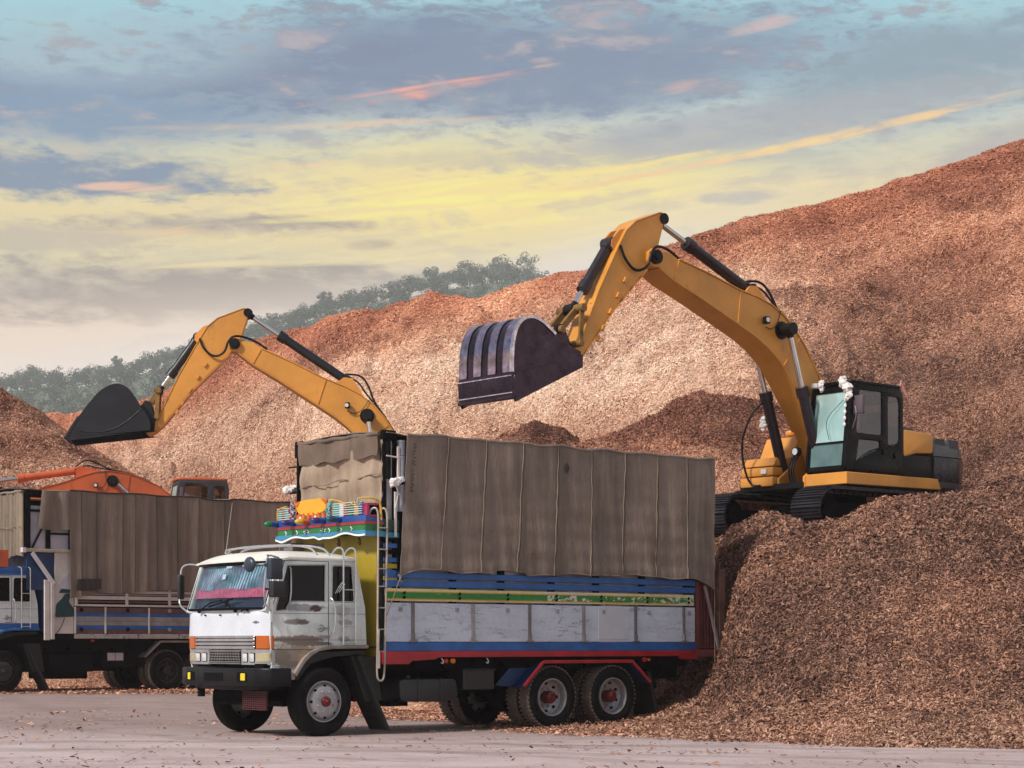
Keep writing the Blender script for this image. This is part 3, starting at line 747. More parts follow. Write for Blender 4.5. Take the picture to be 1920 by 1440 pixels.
# ------------------------------------------------------------------ shared materials
BLACK = pmat('black_paint', (17, 17, 22), 0.36, var=0.25, dirt=(90, 76, 68), damt=0.16, dscale=1.6, spec=0.2)
BLACKM = pmat('black_underside', (12, 12, 14), 0.85, var=0.3, dirt=(50, 42, 38), damt=0.15, spec=0.12)
RUBBER = pmat('tyre_rubber', (18, 17, 19), 0.75, var=0.25, vscale=5, dirt=(84, 74, 70), damt=0.28, dscale=3, bump=0.25, spec=0.15)
RUBBERD = pmat('dusty_tread', (112, 98, 90), 0.9, var=0.25, vscale=6, dirt=(46, 42, 42), damt=0.45, dscale=4, bump=0.4)
CHROME = pmat('chrome_rod', (205, 205, 208), 0.16, 1.0, var=0.08)
STEEL = pmat('dull_steel', (150, 148, 150), 0.42, 0.9, var=0.15, dirt=(96, 82, 74), damt=0.35)
STEELP = pmat('grey_rim_paint', (158, 156, 160), 0.45, 0.35, var=0.15, dirt=(80, 66, 60), damt=0.45, dscale=4)
GLASSD = pmat('dark_glass', (6, 7, 9), 0.06, var=0.0, spec=0.18)
HOSE = pmat('rubber_hose', (18, 16, 18), 0.5, var=0.2, spec=0.25)
WHITE_RAG = pmat('white_cloth', (228, 222, 220), 0.85, var=0.12, vscale=9, bump=0.5, bscale=18)
LAMPG = pmat('lamp_glass', (210, 212, 214), 0.12, 0.3, var=0.05)
TRACKM = pmat('track_steel', (54, 52, 58), 0.40, 0.6, var=0.3, vscale=5, dirt=(158, 124, 100), damt=0.36, dscale=5)
BUCK1 = pmat('worn_bucket_steel', (62, 50, 62), 0.18, 0.9, var=0.3, vscale=4, dirt=(112, 94, 94), damt=0.25, dscale=3, bump=0.12, bscale=22)
BUCK2 = pmat('black_bucket_steel', (34, 35, 42), 0.5, 0.4, var=0.25, vscale=2.5, dirt=(70, 62, 62), damt=0.25)
BUCKS = pmat('scuffed_wear_strip', (158, 142, 164), 0.15, 0.95, var=0.35, vscale=6, dirt=(58, 46, 60), damt=0.4, dscale=5)
BUCKW = pmat('polished_band_and_highlight', (204, 194, 208), 0.13, 1.0, var=0.3, vscale=7, dirt=(60, 48, 62), damt=0.45, dscale=5)
def screen_glass():
    m = bpy.data.materials.new('teal_windscreen'); m.use_nodes = True; t = m.node_tree; t.nodes.clear(); g = G(t)
    out = g.node('ShaderNodeOutputMaterial'); p = g.node('ShaderNodeBsdfPrincipled')
    ob = g.node('ShaderNodeTexCoord').outputs['Object']; z = g.sep(ob)[2]
    c = g.ramp(g.noise(ob, 2.0, 4), [(0.3, lin(160, 194, 192)), (0.7, lin(186, 214, 210))])  # teal tint, with the sky's reflection put into the colour
    g.put(p.inputs['Base Color'], c); p.inputs['Metallic'].default_value = 0.35; p.inputs['Roughness'].default_value = 0.12
    t.links.new(p.outputs[0], out.inputs[0]); return m
TEALGLASS = screen_glass(); TEALLOW = pmat('teal_lower_pane', (92, 122, 126), 0.10, 0.2, var=0.15)
def window_glass(name, tint, op):
    m = bpy.data.materials.new(name); m.use_nodes = True; t = m.node_tree; t.nodes.clear(); g = G(t)
    out = g.node('ShaderNodeOutputMaterial'); tr = g.node('ShaderNodeBsdfTransparent'); tr.inputs[0].default_value = tint
    gl = g.node('ShaderNodeBsdfGlossy'); gl.inputs['Roughness'].default_value = 0.04
    fr = g.node('ShaderNodeLayerWeight'); fr.inputs[0].default_value = 0.5
    mx = g.node('ShaderNodeMixShader'); g.put(mx.inputs[0], (g.math('POWER', V(g, fr.outputs['Facing']), 4.0) * 0.6 + op).clamp())
    t.links.new(tr.outputs[0], mx.inputs[1]); t.links.new(gl.outputs[0], mx.inputs[2]); t.links.new(mx.outputs[0], out.inputs[0]); return m
TINT = window_glass('tinted_pane', (0.62, 0.60, 0.62, 1), 0.09)
CLEAR = window_glass('clear_pane', (0.86, 0.90, 0.92, 1), 0.02)

# ------------------------------------------------------------------ excavators
def rot2(p, a):
    c, s = math.cos(a), math.sin(a); return (p[0] * c - p[1] * s, p[0] * s + p[1] * c)
def round_poly(pts, r, n=4):
    out = []; m = len(pts)
    for i in range(m):
        p = Vector((*pts[i], 0)); a = Vector((*pts[i - 1], 0)) - p; b = Vector((*pts[(i + 1) % m], 0)) - p
        k = min(r, a.length * 0.45, b.length * 0.45); p0, p1 = p + a.normalized() * k, p + b.normalized() * k
        for j in range(n + 1):
            t = j / n; q = p0 * (1 - t) ** 2 + p * 2 * t * (1 - t) + p1 * t * t; out.append((q.x, q.y))
    return out
def cylinder_ram(root, name, p0, p1, r, frac, bm_, rm):
    """hydraulic ram: barrel from p0, rod to p1"""
    p0, p1 = Vector(p0), Vector(p1); m = p0 + (p1 - p0) * frac; d = (p1 - p0).normalized()
    b = MB(); b.cyl(p0, m, r, r, 16); b.cyl(m - d * 0.16, m + d * 0.03, r * 1.22, r * 1.22, 16); b.cyl(p0 - d * 0.05, p0 + d * 0.14, r * 1.15, r * 1.15, 16)
    s = Vector((0, 1, 0)); b.cyl(p0 - s * r * 1.3, p0 + s * r * 1.3, r * 1.15, None, 14)
    o = b.build(name, bm_, root, smooth=40)
    q = MB(); q.cyl(m, p1 - d * 0.1, r * 0.52, None, 14); q.mat(1); q.cyl(p1 - s * r * 1.25, p1 + s * r * 1.25, r * 1.1, None, 14); q.cyl(p1 - d * 0.16, p1, r * 0.62, r * 0.8, 12)
    q.build('piston_rod', [rm, HOSE], o, smooth=40)
    return o
def excavator(label, loc, rz, alpha, beta, gamma, body, dark, ram, buck, strips, cab_roof, group, decor, bw=0.78, tail_mats=None):
    E = thing('excavator', label, 'excavator', loc, rz, group)
    al, be, ga = rad(alpha), rad(beta), rad(gamma)
    Fp, Fw = (3.97, -4.11), (-0.30, 1.70)
    def bp(p): q = rot2((p[0] - Fp[0], p[1] - Fp[1]), al); return (q[0] + Fw[0], q[1] + Fw[1])
    piv = bp((0, 0))
    def sp(p): q = rot2(p, be); return (q[0] + piv[0], q[1] + piv[1])
    pin = sp((-1.93, -1.95))
    def bk(p): q = rot2(p, ga); return (q[0] + pin[0], q[1] + pin[1])
    P3 = lambda p, y: (p[0], y, p[1])
    # --- boom
    top = [(0.16, 0.10), (0.437, 0.03), (0.614, -0.10), (1.3, -0.40), (2.08, -0.78), (2.55, -0.96), (2.9, -1.14), (3.19, -1.36), (3.45, -1.66), (3.68, -2.02), (3.95, -2.6), (4.10, -3.3), (4.17, -3.9), (4.15, -4.2)]
    bot = [(4.02, -4.32), (3.84, -4.28), (3.74, -4.0), (3.62, -3.6), (3.41, -3.10), (3.2, -2.68), (2.92, -2.20), (2.62, -1.88), (2.30, -1.63), (1.79, -1.30), (1.1, -0.86), (0.4, -0.44), (0.08, -0.19), (-0.08, -0.16), (-0.16, -0.04), (-0.12, 0.11), (0.02, 0.17)]
    hw = 0.29
    b = MB(); b.prism([bp(p) for p in top + bot], -hw + 0.02, hw - 0.02)
    boom = b.build('boom', body, E, bevel=0.012, smooth=25)
    b = MB()                                                              # flanges along the two long edges
    def edge(pts, w):
        for i in range(len(pts) - 1): b.bar(P3(bp(pts[i]), 0), P3(bp(pts[i + 1]), 0), 2 * hw, w, (0, 1, 0) if False else (0, 0, 1))
    def flange(pts, th):
        Q = [bp(p) for p in pts]; R = []
        for i, q in enumerate(Q):
            a, c = Q[max(i - 1, 0)], Q[min(i + 1, len(Q) - 1)]; d = Vector((c[0] - a[0], c[1] - a[1])).normalized(); R.append((q[0] - d[1] * th, q[1] + d[0] * th))
        b.prism(Q + R[::-1], -hw, hw)
    flange(top[2:-1], 0.022); flange(bot[3:-4], 0.022)
    for p0, p1 in (((0.60, -0.12), (0.42, -0.44)), ((2.10, -0.80), (1.92, -1.36)), ((3.55, -1.84), (3.0, -2.3))):
        for y in (-hw + 0.016, hw - 0.016): b.bar(P3(bp(p0), y), P3(bp(p1), y), 0.02, 0.03, (0, 1, 0))
    b.build('boom_flange', body, boom, smooth=25)
    b = MB(); b.cyl(P3(piv, -hw - 0.07), P3(piv, hw + 0.07), 0.125, None, 20); b.cyl(P3(piv, -hw - 0.10), P3(piv, hw + 0.10), 0.07, None, 14)
    cp = bp((3.06, -1.63)); b.cyl(P3(cp, -hw - 0.26), P3(cp, hw + 0.26), 0.085, None, 18)
    b.cyl(P3(cp, -hw - 0.015), P3(cp, hw + 0.015), 0.17, None, 22)
    b.build('pivot_pin', dark, boom, smooth=40)
    b = MB(); cf = bp((2.62, -0.80))
    for y in (-0.12, 0.12): b.prism([bp(p) for p in ((2.25, -0.92), (2.52, -0.72), (2.72, -0.74), (3.02, -1.2))], y - 0.025, y + 0.025)
    b.build('ram_bracket', body, boom, smooth=0)
    # --- stick
    so = [(0.335, 0.74), (0.30, 0.82), (0.20, 0.83), (-0.386, 0.60), (-0.62, 0.40), (-0.83, 0.06), (-1.28, -0.74), (-1.74, -1.72), (-2.02, -1.98), (-2.03, -2.08), (-1.95, -2.13), (-1.84, -2.06), (-1.66, -1.90), (-0.95, -1.05), (-0.12, -0.22), (0.10, -0.02), (0.16, 0.20)]
    sw = 0.20
    b = MB(); b.prism([sp(p) for p in so], -sw, sw); stick = b.build('stick', body, E, bevel=0.014, smooth=25)
    b = MB()
    def sflange(pts, th, w):
        Q = [sp(p) for p in pts]; R = []
        for i, q in enumerate(Q):
            a, c = Q[max(i - 1, 0)], Q[min(i + 1, len(Q) - 1)]; d = Vector((c[0] - a[0], c[1] - a[1])).normalized(); R.append((q[0] - d[1] * th, q[1] + d[0] * th))
        b.prism(Q + R[::-1], -w, w)
    sflange(so[3:8], -0.02, sw + 0.012); sflange(so[1:4], -0.018, sw + 0.012); sflange(so[11:15], -0.018, sw + 0.012)
    for t in (0.25, 0.42, 0.60, 0.78, 0.9):                                # small clamps along the face
        p = (-0.75 + t * -1.0 + 0.30, -0.1 - t * 1.7); b.bar(P3(sp(p), -sw - 0.02), P3(sp((p[0] + 0.05, p[1] + 0.09)), -sw - 0.02), 0.05, 0.05, (0, 1, 0))
        p = (-0.86 - t * 0.86, 0.0 - t * 1.62); b.bar(P3(sp((p[0] - 0.02, p[1])), -0.12), P3(sp((p[0] + 0.05, p[1] + 0.1)), -0.12), 0.05, 0.05, (0, 1, 0))
    for y in (-0.11, 0.11): b.prism([sp(p) for p in ((-0.48, 0.48), (-0.72, 0.42), (-0.92, 0.22), (-0.93, 0.10), (-0.80, -0.02))], y - 0.025, y + 0.025)
    b.build('stick_flange', body, stick, smooth=25)
    ear = sp((0.30, 0.74)); bce = sp((-0.86, 0.17)); lk = sp((-1.753, -1.094)); sl_ = sp((-1.78, -1.71)); be_ = bk((-0.05, 0.50))
    b = MB(); b.cyl(P3(ear, -sw - 0.03), P3(ear, sw + 0.03), 0.10, None, 18); b.cyl(P3(pin, -0.30, ), P3(pin, 0.30), 0.10, None, 18)
    b.build('stick_pin', dark, stick, smooth=40)
    # --- rams
    cylinder_ram(E, 'stick_ram', P3(cf, 0), P3(ear, 0), 0.105, 0.68, ram, CHROME)
    cylinder_ram(E, 'bucket_ram', P3(bce, 0), P3(lk, 0), 0.095, 0.70, ram, CHROME)
    for y in (-0.47, 0.47): cylinder_ram(E, 'boom_ram', (-0.76, y, 1.20), P3(cp, y), 0.105, decor.get('ramfrac', 0.62), ram if decor.get('blackram', True) else ram, CHROME)
    b = MB()
    for y in (-0.27, 0.27): b.bar(P3(lk, y), P3(sl_, y), 0.04, 0.10, (1, 0, 0))
    b.bar(P3(lk, 0), P3(be_, 0), 0.22, 0.11, (0, 1, 0)) if False else None
    for y in (-0.15, 0.15): b.bar(P3(lk, y), P3(be_, y), 0.06, 0.12, (1, 0, 0))
    b.cyl(P3(lk, -0.34), P3(lk, 0.34), 0.075, None, 16); b.cyl(P3(be_, -0.24), P3(be_, 0.24), 0.07, None, 16); b.cyl(P3(sl_, -0.31), P3(sl_, 0.31), 0.06, None, 14)
    b.build('bucket_link', pmat('greasy_yellow', (140, 104, 52), 0.6, 0.2, var=0.3, dirt=(48, 40, 38), damt=0.5), E, bevel=0.01, smooth=35)
    # --- bucket: bent back sheet, two cheeks, cutting edge; open on the far lower side
    cur = [(-1.86, -0.27), (-1.70, 0.02), (-1.50, 0.31), (-1.30, 0.57), (-1.12, 0.77), (-0.92, 0.90), (-0.75, 0.955), (-0.60, 0.93), (-0.45, 0.83), (-0.32, 0.66), (-0.20, 0.45), (-0.08, 0.30), (-0.01, 0.16)]
    bot_ = [(0.04, 0.02), (0.01, -0.12), (-0.10, -0.12), (-0.25, -0.16), (-1.80, -0.36)]
    if strips:                                                            # the wide bucket has a squarer heel; outline given as it hangs
        un = lambda L_: [rot2(p, -ga) for p in L_]
        cur = un([(-1.66, -0.85), (-1.69, -0.52), (-1.69, -0.20), (-1.66, 0.08), (-1.58, 0.31), (-1.44, 0.45), (-1.25, 0.50), (-1.05, 0.45), (-0.86, 0.34), (-0.68, 0.22), (-0.48, 0.13), (-0.30, 0.07), (-0.16, 0.03)])
        bot_ = un([(-0.13, -0.08), (-0.14, -0.22), (-0.5, -0.40), (-1.62, -0.93)])
    def cs(t):
        f = t * (len(cur) - 1); i = min(int(f), len(cur) - 2); f -= i
        q0, q1, q2, q3 = (cur[max(0, min(len(cur) - 1, i + k))] for k in (-1, 0, 1, 2))
        h = lambda a, b_, c, d: 0.5 * (2 * b_ + (c - a) * f + (2 * a - 5 * b_ + 4 * c - d) * f * f + (3 * b_ - a - 3 * c + d) * f ** 3)
        return (h(q0[0], q1[0], q2[0], q3[0]), h(q0[1], q1[1], q2[1], q3[1]))
    def cn(t):
        a, c = cs(max(0, t - 0.01)), cs(min(1, t + 0.01)); d = Vector((c[0] - a[0], c[1] - a[1])).normalized(); return (-d[1], d[0])
    def sheet(m, y0, y1, t0, t1, o0, o1, n=30):
        A = [(cs(t0 + (t1 - t0) * i / n), cn(t0 + (t1 - t0) * i / n)) for i in range(n + 1)]
        m.prism([bk((p[0] + q[0] * o1, p[1] + q[1] * o1)) for p, q in A] + [bk((p[0] + q[0] * o0, p[1] + q[1] * o0)) for p, q in A[::-1]], y0, y1)
    b = MB(); sheet(b, -bw, bw, 0, 1, -0.035, 0.0)
    bucket = b.build('bucket', buck, E, bevel=0.006, smooth=40)
    b = MB(); prof = [bk(cs(i / 40)) for i in range(41)] + [bk(p) for p in bot_]
    for y in (-bw, bw - 0.035): b.prism(prof, y - 0.004, y + 0.039)
    b.build('cheek_plate', buck, bucket, bevel=0.006, smooth=40)
    b = MB()
    for y in (-bw - 0.02, bw - 0.02): b.prism([bk(p) for p in un([(-0.12, -0.02), (-0.12, -0.24), (-1.63, -0.95), (-1.67, -0.83), (-1.66, -0.50), (-1.60, -0.46)])] if strips else [bk(p) for p in ((0.05, -0.13), (-0.10, -0.13), (-1.82, -0.37), (-1.80, -0.27))], y, y + 0.04)
    sheet(b, -bw - 0.015, bw + 0.015, 0.0, 0.085 if strips else 0.13, -0.045, 0.022, 8)
    cl = bk(cs(0)); b.bar((cl[0], -bw - 0.02, cl[1] - 0.02), (cl[0], bw + 0.02, cl[1] - 0.02), 0.10, 0.06)
    b.build('cutting_edge', buck, bucket, bevel=0.008, smooth=40)
    if strips:
        b = MB()
        for q in (0.02, 0.085): e = bk((cs(q)[0] + cn(q)[0] * 0.03, cs(q)[1] + cn(q)[1] * 0.03)); b.bar((e[0], -bw, e[1]), (e[0], bw, e[1]), 0.016, 0.016)
        b.build('edge_highlight', BUCKW, bucket)  # bright bars put in as a highlight along the cutting edge
    b = MB()
    if strips:
        for k in range(4):
            yc = -bw + 0.13 + k * (2 * bw - 0.26) / 3; sheet(b, yc - 0.10, yc + 0.10, 0.10, 0.62, 0.0, 0.022)
        b.build('wear_strip', BUCKS, bucket, bevel=0.006, smooth=40)
        b = MB(); sheet(b, -bw - 0.025, -bw + 0.03, 0.10, 0.72, -0.02, 0.03); b.build('edge_band', BUCKW, bucket, smooth=40)
        b = MB()
    else:
        A = [(-1.55, -0.14), (-1.2, -0.18), (-0.8, -0.10), (-0.45, 0.12), (-0.2, 0.36)]
        b.tube([P3(bk(p), -bw - 0.006) for p in A], 0.014, 6, smooth=2); b.build('weld_bead', buck, bucket)
        b = MB()
    for y in (-0.24, 0.24): b.prism([bk(p) for p in ((0.09, -0.10), (-0.10, -0.12), (-0.26, 0.42), (-0.12, 0.62), (0.03, 0.58), (0.11, 0.10))], y - 0.03, y + 0.03)
    b.build('bucket_ear', buck, bucket, bevel=0.008)
    bucket.location.y = decor.get('boff', 0.0)
    # --- hoses
    b = MB(); y0 = -hw - 0.03
    b.tube([P3(sp((-0.80, 0.12)), -sw - 0.03), P3(sp((-0.72, -0.12)), -sw - 0.06), P3(sp((-0.48, -0.32)), -sw - 0.07), P3(sp((-0.22, -0.22)), -hw - 0.04), P3(bp((-0.14, 0.10)), y0 - 0.03), P3(bp((0.05, 0.20)), y0 - 0.02), P3(bp((0.45, 0.10)), y0 + 0.1), P3(bp((0.75, -0.10)), y0 + 0.16)], 0.026, 8, smooth=3)
    b.tube([P3(bp((2.35, -0.66)), 0.05), P3(bp((2.62, -0.62)), 0.02), P3(bp((2.95, -0.66)), -0.05), P3(bp((3.12, -0.95)), -0.1), P3(bp((3.22, -1.28)), -0.12), P3(bp((3.5, -1.66)), -0.14)], 0.024, 8, smooth=3)
    b.tube([P3(bp((2.30, -0.62)), -0.06), P3(bp((2.58, -0.70)), -0.10), P3(bp((2.85, -0.80)), -0.12), P3(bp((3.00, -1.05)), -0.18), P3(bp((3.2, -1.30)), -0.2)], 0.02, 8, smooth=3)
    b.tube([P3(bp((3.2, -1.32)), -0.2), P3(bp((3.45, -1.60)), -0.2), P3(bp((3.75, -2.06)), -0.2), P3(bp((4.02, -2.75)), -0.2)], 0.02, 6, smooth=2)
    b.tube([P3(bp((2.60, -1.52)), -hw - 0.03), P3(bp((2.75, -1.60)), -hw - 0.03), P3(bp((2.95, -1.50)), -hw - 0.02), P3(bp((3.1, -1.26)), -hw - 0.01)], 0.009, 6, smooth=2)
    b.build('hydraulic_hose', HOSE, E)
    lp = bp((2.60, -1.40)); b = MB(); b.box((lp[0], -hw - 0.07, lp[1]), (0.12, 0.12, 0.14)); L = b.build('boom_lamp', BLACK, E, bevel=0.02)
    b = MB(); b.cyl((lp[0] - 0.02, -hw - 0.131, lp[1]), (lp[0] - 0.02, -hw - 0.138, lp[1]), 0.045, None, 14); b.build('lens', LAMPG, L)
    # --- upper structure
    b = MB(); plan = [(-1.02, -1.36), (2.2, -1.34), (2.5, -1.05), (2.8, -0.45), (2.8, 0.45), (2.5, 1.05), (2.2, 1.34), (-1.1, 1.36), (-1.1, 0.5), (-1.16, 0.42), (-1.16, -0.34), (-1.08, -0.34)]
    b.prism(plan, 0.98, 1.10, plane='xy'); b.build('deck_frame', dark, E, bevel=0.01)
    b = MB(); b.prism([(-1.08, 1.23), (1.62, 1.23), (1.72, 1.02), (-1.08, 1.0)], -1.385, -1.35)      # side skirt
    b.b(-1.11, -1.06, -1.385, -0.36, 1.0, 1.23); b.b(0.75, 1.6, 1.35, 1.385, 1.0, 1.5)
    b.build('side_skirt', body, E, bevel=0.012)
    b = MB()
    for y in (-0.36, 0.30): b.prism([(-1.12, 0.98), (-1.12, 1.2), (-0.8, 1.42), (-0.42, 1.95), (-0.1, 1.90), (0.3, 1.3), (0.3, 0.98)], y, y + 0.06)
    b.build('boom_foot_bracket', body, E, bevel=0.01)
    b = MB(); b.b(-1.20, -0.30, 0.40, 1.26, 1.06, 1.25); b.b(-1.18, -0.30, 0.41, 1.25, 1.27, 1.44); b.prism([(-1.15, 1.46), (-0.25, 1.46), (-0.25, 1.63), (-1.06, 1.63)], 0.42, 1.24)
    box = b.build('tool_box', body, E, bevel=0.035, seg=2)
    b = MB(); b.b(-1.208, -1.17, 0.56, 0.70, 1.31, 1.40); b.build('vent_grille', LAMPG if decor.get('vent') else dark, box)
    b = MB(); b.prism([(-0.62, 1.64), (-0.40, 2.08), (0.5, 2.12), (0.5, 1.1), (-0.2, 1.1), (-0.2, 1.64)], 0.42, 1.30)
    b.b(0.52, 0.72, 0.45, 1.34, 1.10, 2.05); b.cyl((-0.1, 0.9, 2.14), (-0.1, 0.9, 2.24), 0.12, None, 16)
    b.build('fuel_tank', body, E, bevel=0.03, seg=2)
    # engine bay: dark lower side, coloured shoulder panel, hood
    b = MB(); b.b(0.58, 1.50, -1.36, -0.32, 1.11, 1.66); b.build('side_panel', dark, E, bevel=0.02, seg=2)
    b = MB(); b.prism(round_poly([(0.60, 1.60), (0.60, 2.14), (1.49, 2.10), (1.49, 1.72), (1.0, 1.70)], 0.06), -1.372, -0.34); b.b(0.66, 1.46, -0.335, 1.33, 1.66, 2.10); b.build('engine_cover', body, E, bevel=0.03, seg=2)
    b = MB(); b.b(0.72, 1.5, -0.9, 0.9, 2.11, 2.26); b.build('hood', pmat('hood_navy', (22, 28, 46), 0.34, var=0.2, dirt=(80, 72, 70), damt=0.15), E, bevel=0.05, seg=2)
    tm = tail_mats or (dark, dark, dark)
    arc = [(1.50, -1.375), (2.30, -1.36), (2.62, -1.20), (2.82, -0.88), (2.92, -0.45), (2.95, 0), (2.92, 0.45), (2.82, 0.88), (2.62, 1.20), (2.30, 1.36), (1.50, 1.375)]
    def loft(name, m, par, lev):
        b = MB(); k = len(arc2)
        for z, i in lev: b.v += [(1.5 + (x - 1.5) * (1 - i / 1.45), y * (1 - i / 1.37), z - (0.05 * (x - 1.5) if z > 1.9 else 0)) for x, y in arc2]
        for j in range(len(lev) - 1):
            for q in range(k): b.f.append((j * k + q, j * k + (q + 1) % k, (j + 1) * k + (q + 1) % k, (j + 1) * k + q)); b.m.append(0)
        b.f += [tuple(range(k))[::-1], tuple(range((len(lev) - 1) * k, len(lev) * k))]; b.m += [0, 0]
        return b.build(name, m, par, smooth=50)
    arc2 = []
    for i in range(len(arc) - 1):
        for j in range(3): arc2.append((arc[i][0] + (arc[i + 1][0] - arc[i][0]) * j / 3, arc[i][1] + (arc[i + 1][1] - arc[i][1]) * j / 3))
    arc2.append(arc[-1])
    cw = loft('counterweight', tm[0], E, [(1.19, .02), (1.20, 0), (1.60, -.015), (1.66, -.005), (1.67, .02)])
    loft('counterweight_top', tm[1], cw, [(1.672, .03), (1.68, .0), (1.85, .02), (1.97, .06), (2.05, .14), (2.10, .27), (2.12, .45)])
    loft('counterweight_foot', tm[2], cw, [(0.97, .10), (1.0, .05), (1.08, .02), (1.187, .01)])
    if tail_mats:
        b = MB()
        for (x0, x1, z0, z1) in ((1.62, 1.90, 1.92, 2.03), (1.72, 1.90, 1.74, 1.92), (2.02, 2.36, 1.74, 2.03)):
            def pt(u, v, x0=x0, x1=x1, z0=z0, z1=z1):
                x = x0 + (x1 - x0) * u; y = np.interp(x, [a for a, _ in arc[:6]], [c for _, c in arc[:6]]); zz = z0 + (z1 - z0) * v; return (x, y * (1 - (.02 if zz < 1.88 else .055) / 1.37) - 0.012, zz)
            b.slab(pt, 6, 1, (-0.02, 0.03, 0))
        b.build('dark_emblem_patch', pmat('dark_grey_paint', (40, 42, 48), 0.5), cw)
    # --- cab
    cabm = decor['cab']
    y0, y1 = -1.36, -0.36
    side = round_poly([(-1.10, 1.24), (-1.10, 1.5), (-0.90, 2.92), (0.50, 2.92), (0.58, 2.75), (0.58, 1.24)], 0.09, 4)
    dw = round_poly([(-0.80, 1.98), (-0.70, 2.80), (-0.04, 2.80), (-0.04, 1.98)], 0.05); rw = round_poly([(0.13, 1.80), (0.13, 2.74), (0.44, 2.74), (0.48, 2.6), (0.48, 1.9), (0.36, 1.80)], 0.05)
    lw = round_poly([(-0.80, 1.44), (-0.72, 1.86), (-0.10, 1.86), (-0.10, 1.72)], 0.05)
    b = MB(); b.prism(side, y0, y0 + 0.05, (dw, rw, lw)); b.prism(side, y1 - 0.05, y1, (dw, rw))
    b.b(0.50, 0.56, y0 + 0.05, y1 - 0.05, 1.25, 1.75); b.b(0.48, 0.54, y0 + 0.05, y1 - 0.05, 2.65, 2.9)
    fx = lambda z: -1.10 + max(0, z - 1.5) / 1.42 * 0.20
    def fbar(ya, yb, za, zb):
        b.add([(fx(za) - 0.005, ya, za), (fx(za) - 0.005, yb, za), (fx(zb) - 0.005, yb, zb), (fx(zb) - 0.005, ya, zb), (fx(za) + 0.06, ya, za), (fx(za) + 0.06, yb, za), (fx(zb) + 0.06, yb, zb), (fx(zb) + 0.06, ya, zb)],
              [(0, 1, 2, 3), (7, 6, 5, 4), (0, 4, 5, 1), (1, 5, 6, 2), (2, 6, 7, 3), (3, 7, 4, 0)])
    fbar(y0 + 0.05, y0 + 0.12, 1.26, 2.88); fbar(y1 - 0.10, y1 - 0.05, 1.26, 2.88); fbar(y0 + 0.12, y1 - 0.10, 2.76, 2.88); fbar(y0 + 0.12, y1 - 0.10, 1.26, 1.36); fbar(y0 + 0.12, y1 - 0.10, 1.78, 1.82)
    cab = b.build('cab', cabm, E, bevel=0.012, seg=2)
    b = MB(); b.prism(round_poly([(-0.94, y0 - 0.01), (0.56, y0 - 0.01), (0.56, y1 + 0.01), (-0.94, y1 + 0.01)], 0.12), 2.90, 2.97, plane='xy'); b.prism(round_poly([(-0.5, y0 + 0.2), (0.25, y0 + 0.2), (0.25, y1 - 0.2), (-0.5, y1 - 0.2)], 0.1), 2.96, 3.0, plane='xy')
    b.build('cab_roof', cab_roof, cab, bevel=0.025, seg=2)
    b = MB()
    for za, zb in ((1.36, 1.78), (1.82, 2.76)):
        b.mat(1 if za < 1.5 else 0)
        b.add([(fx(za) + 0.02, y0 + 0.11, za - .01), (fx(za) + 0.02, y1 - 0.09, za - .01), (fx(zb) + 0.02, y1 - 0.09, zb + .01), (fx(zb) + 0.02, y0 + 0.11, zb + .01), (fx(za) + 0.03, y0 + 0.11, za - .01), (fx(za) + 0.03, y1 - 0.09, za - .01), (fx(zb) + 0.03, y1 - 0.09, zb + .01), (fx(zb) + 0.03, y0 + 0.11, zb + .01)],
              [(0, 1, 2, 3), (7, 6, 5, 4), (0, 4, 5, 1), (1, 5, 6, 2), (2, 6, 7, 3), (3, 7, 4, 0)])
    b.build('windscreen', [TEALGLASS, TEALLOW], cab, smooth=0)
    b = MB(); ex = lambda h, e: [(x, z) for x, z in h]
    b.prism(dw, y0 + 0.02, y0 + 0.028); b.build('door_window', TINT, cab, smooth=0)
    b = MB(); b.prism(rw, y0 + 0.02, y0 + 0.028); b.prism(rw, y1 - 0.028, y1 - 0.02); b.prism(dw, y1 - 0.028, y1 - 0.02); b.prism(lw, y0 + 0.02, y0 + 0.028); b.b(0.52, 0.53, y0 + 0.05, y1 - 0.05, 1.75, 2.65); b.build('side_window', TINT, cab, smooth=0)
    b = MB(); b.b(-0.25, 0.25, y0 + 0.28, y1 - 0.28, 1.5, 1.75); b.prism([(0.2, 1.7), (0.32, 1.7), (0.45, 2.45), (0.33, 2.5)], y0 + 0.28, y1 - 0.28); b.b(-1.0, 0.5, y0 + 0.05, y1 - 0.05, 1.24, 1.28); b.b(-0.7, -0.3, y0 + 0.1, y0 + 0.2, 1.3, 1.7)
    b.build('seat', pmat('seat_cloth', (46, 42, 44), 0.9), cab, bevel=0.03, seg=2)
    b = MB(); b.tube([(-0.93, y0 - 0.02, 2.05), (-0.90, y0 - 0.10, 2.3), (-0.86, y0 - 0.02, 2.5)], 0.014, 6, smooth=2); b.box((-0.84, y0 - 0.10, 2.50), (0.07, 0.22, 0.34))
    b.build('mirror', pmat('mirror_shell', (96, 84, 92), 0.4, 0.3), cab, bevel=0.02, seg=2)
    b = MB(); b.box((-0.02, y0 - 0.018, 1.66), (0.04, 0.03, 0.10)); b.tube([(-0.86, y0 - 0.012, 1.34), (-0.5, y0 - 0.012, 1.62), (0.06, y0 - 0.012, 1.78), (0.45, y0 - 0.012, 1.84)], 0.008, 6, smooth=2); b.cyl((0.36, y0 - 0.03, 1.62), (0.36, y0, 1.62), 0.06, None, 14)
    b.build('door_handle', dark, cab)
    # --- running gear
    b = MB(); b.cyl((0, 0, 0.72), (0, 0, 0.99), 0.72, None, 36); b.b(-0.75, 0.75, -0.9, 0.9, 0.38, 0.72); b.b(-0.95, 0.95, -0.95, -0.6, 0.36, 0.6); b.b(-0.95, 0.95, 0.6, 0.95, 0.36, 0.6)
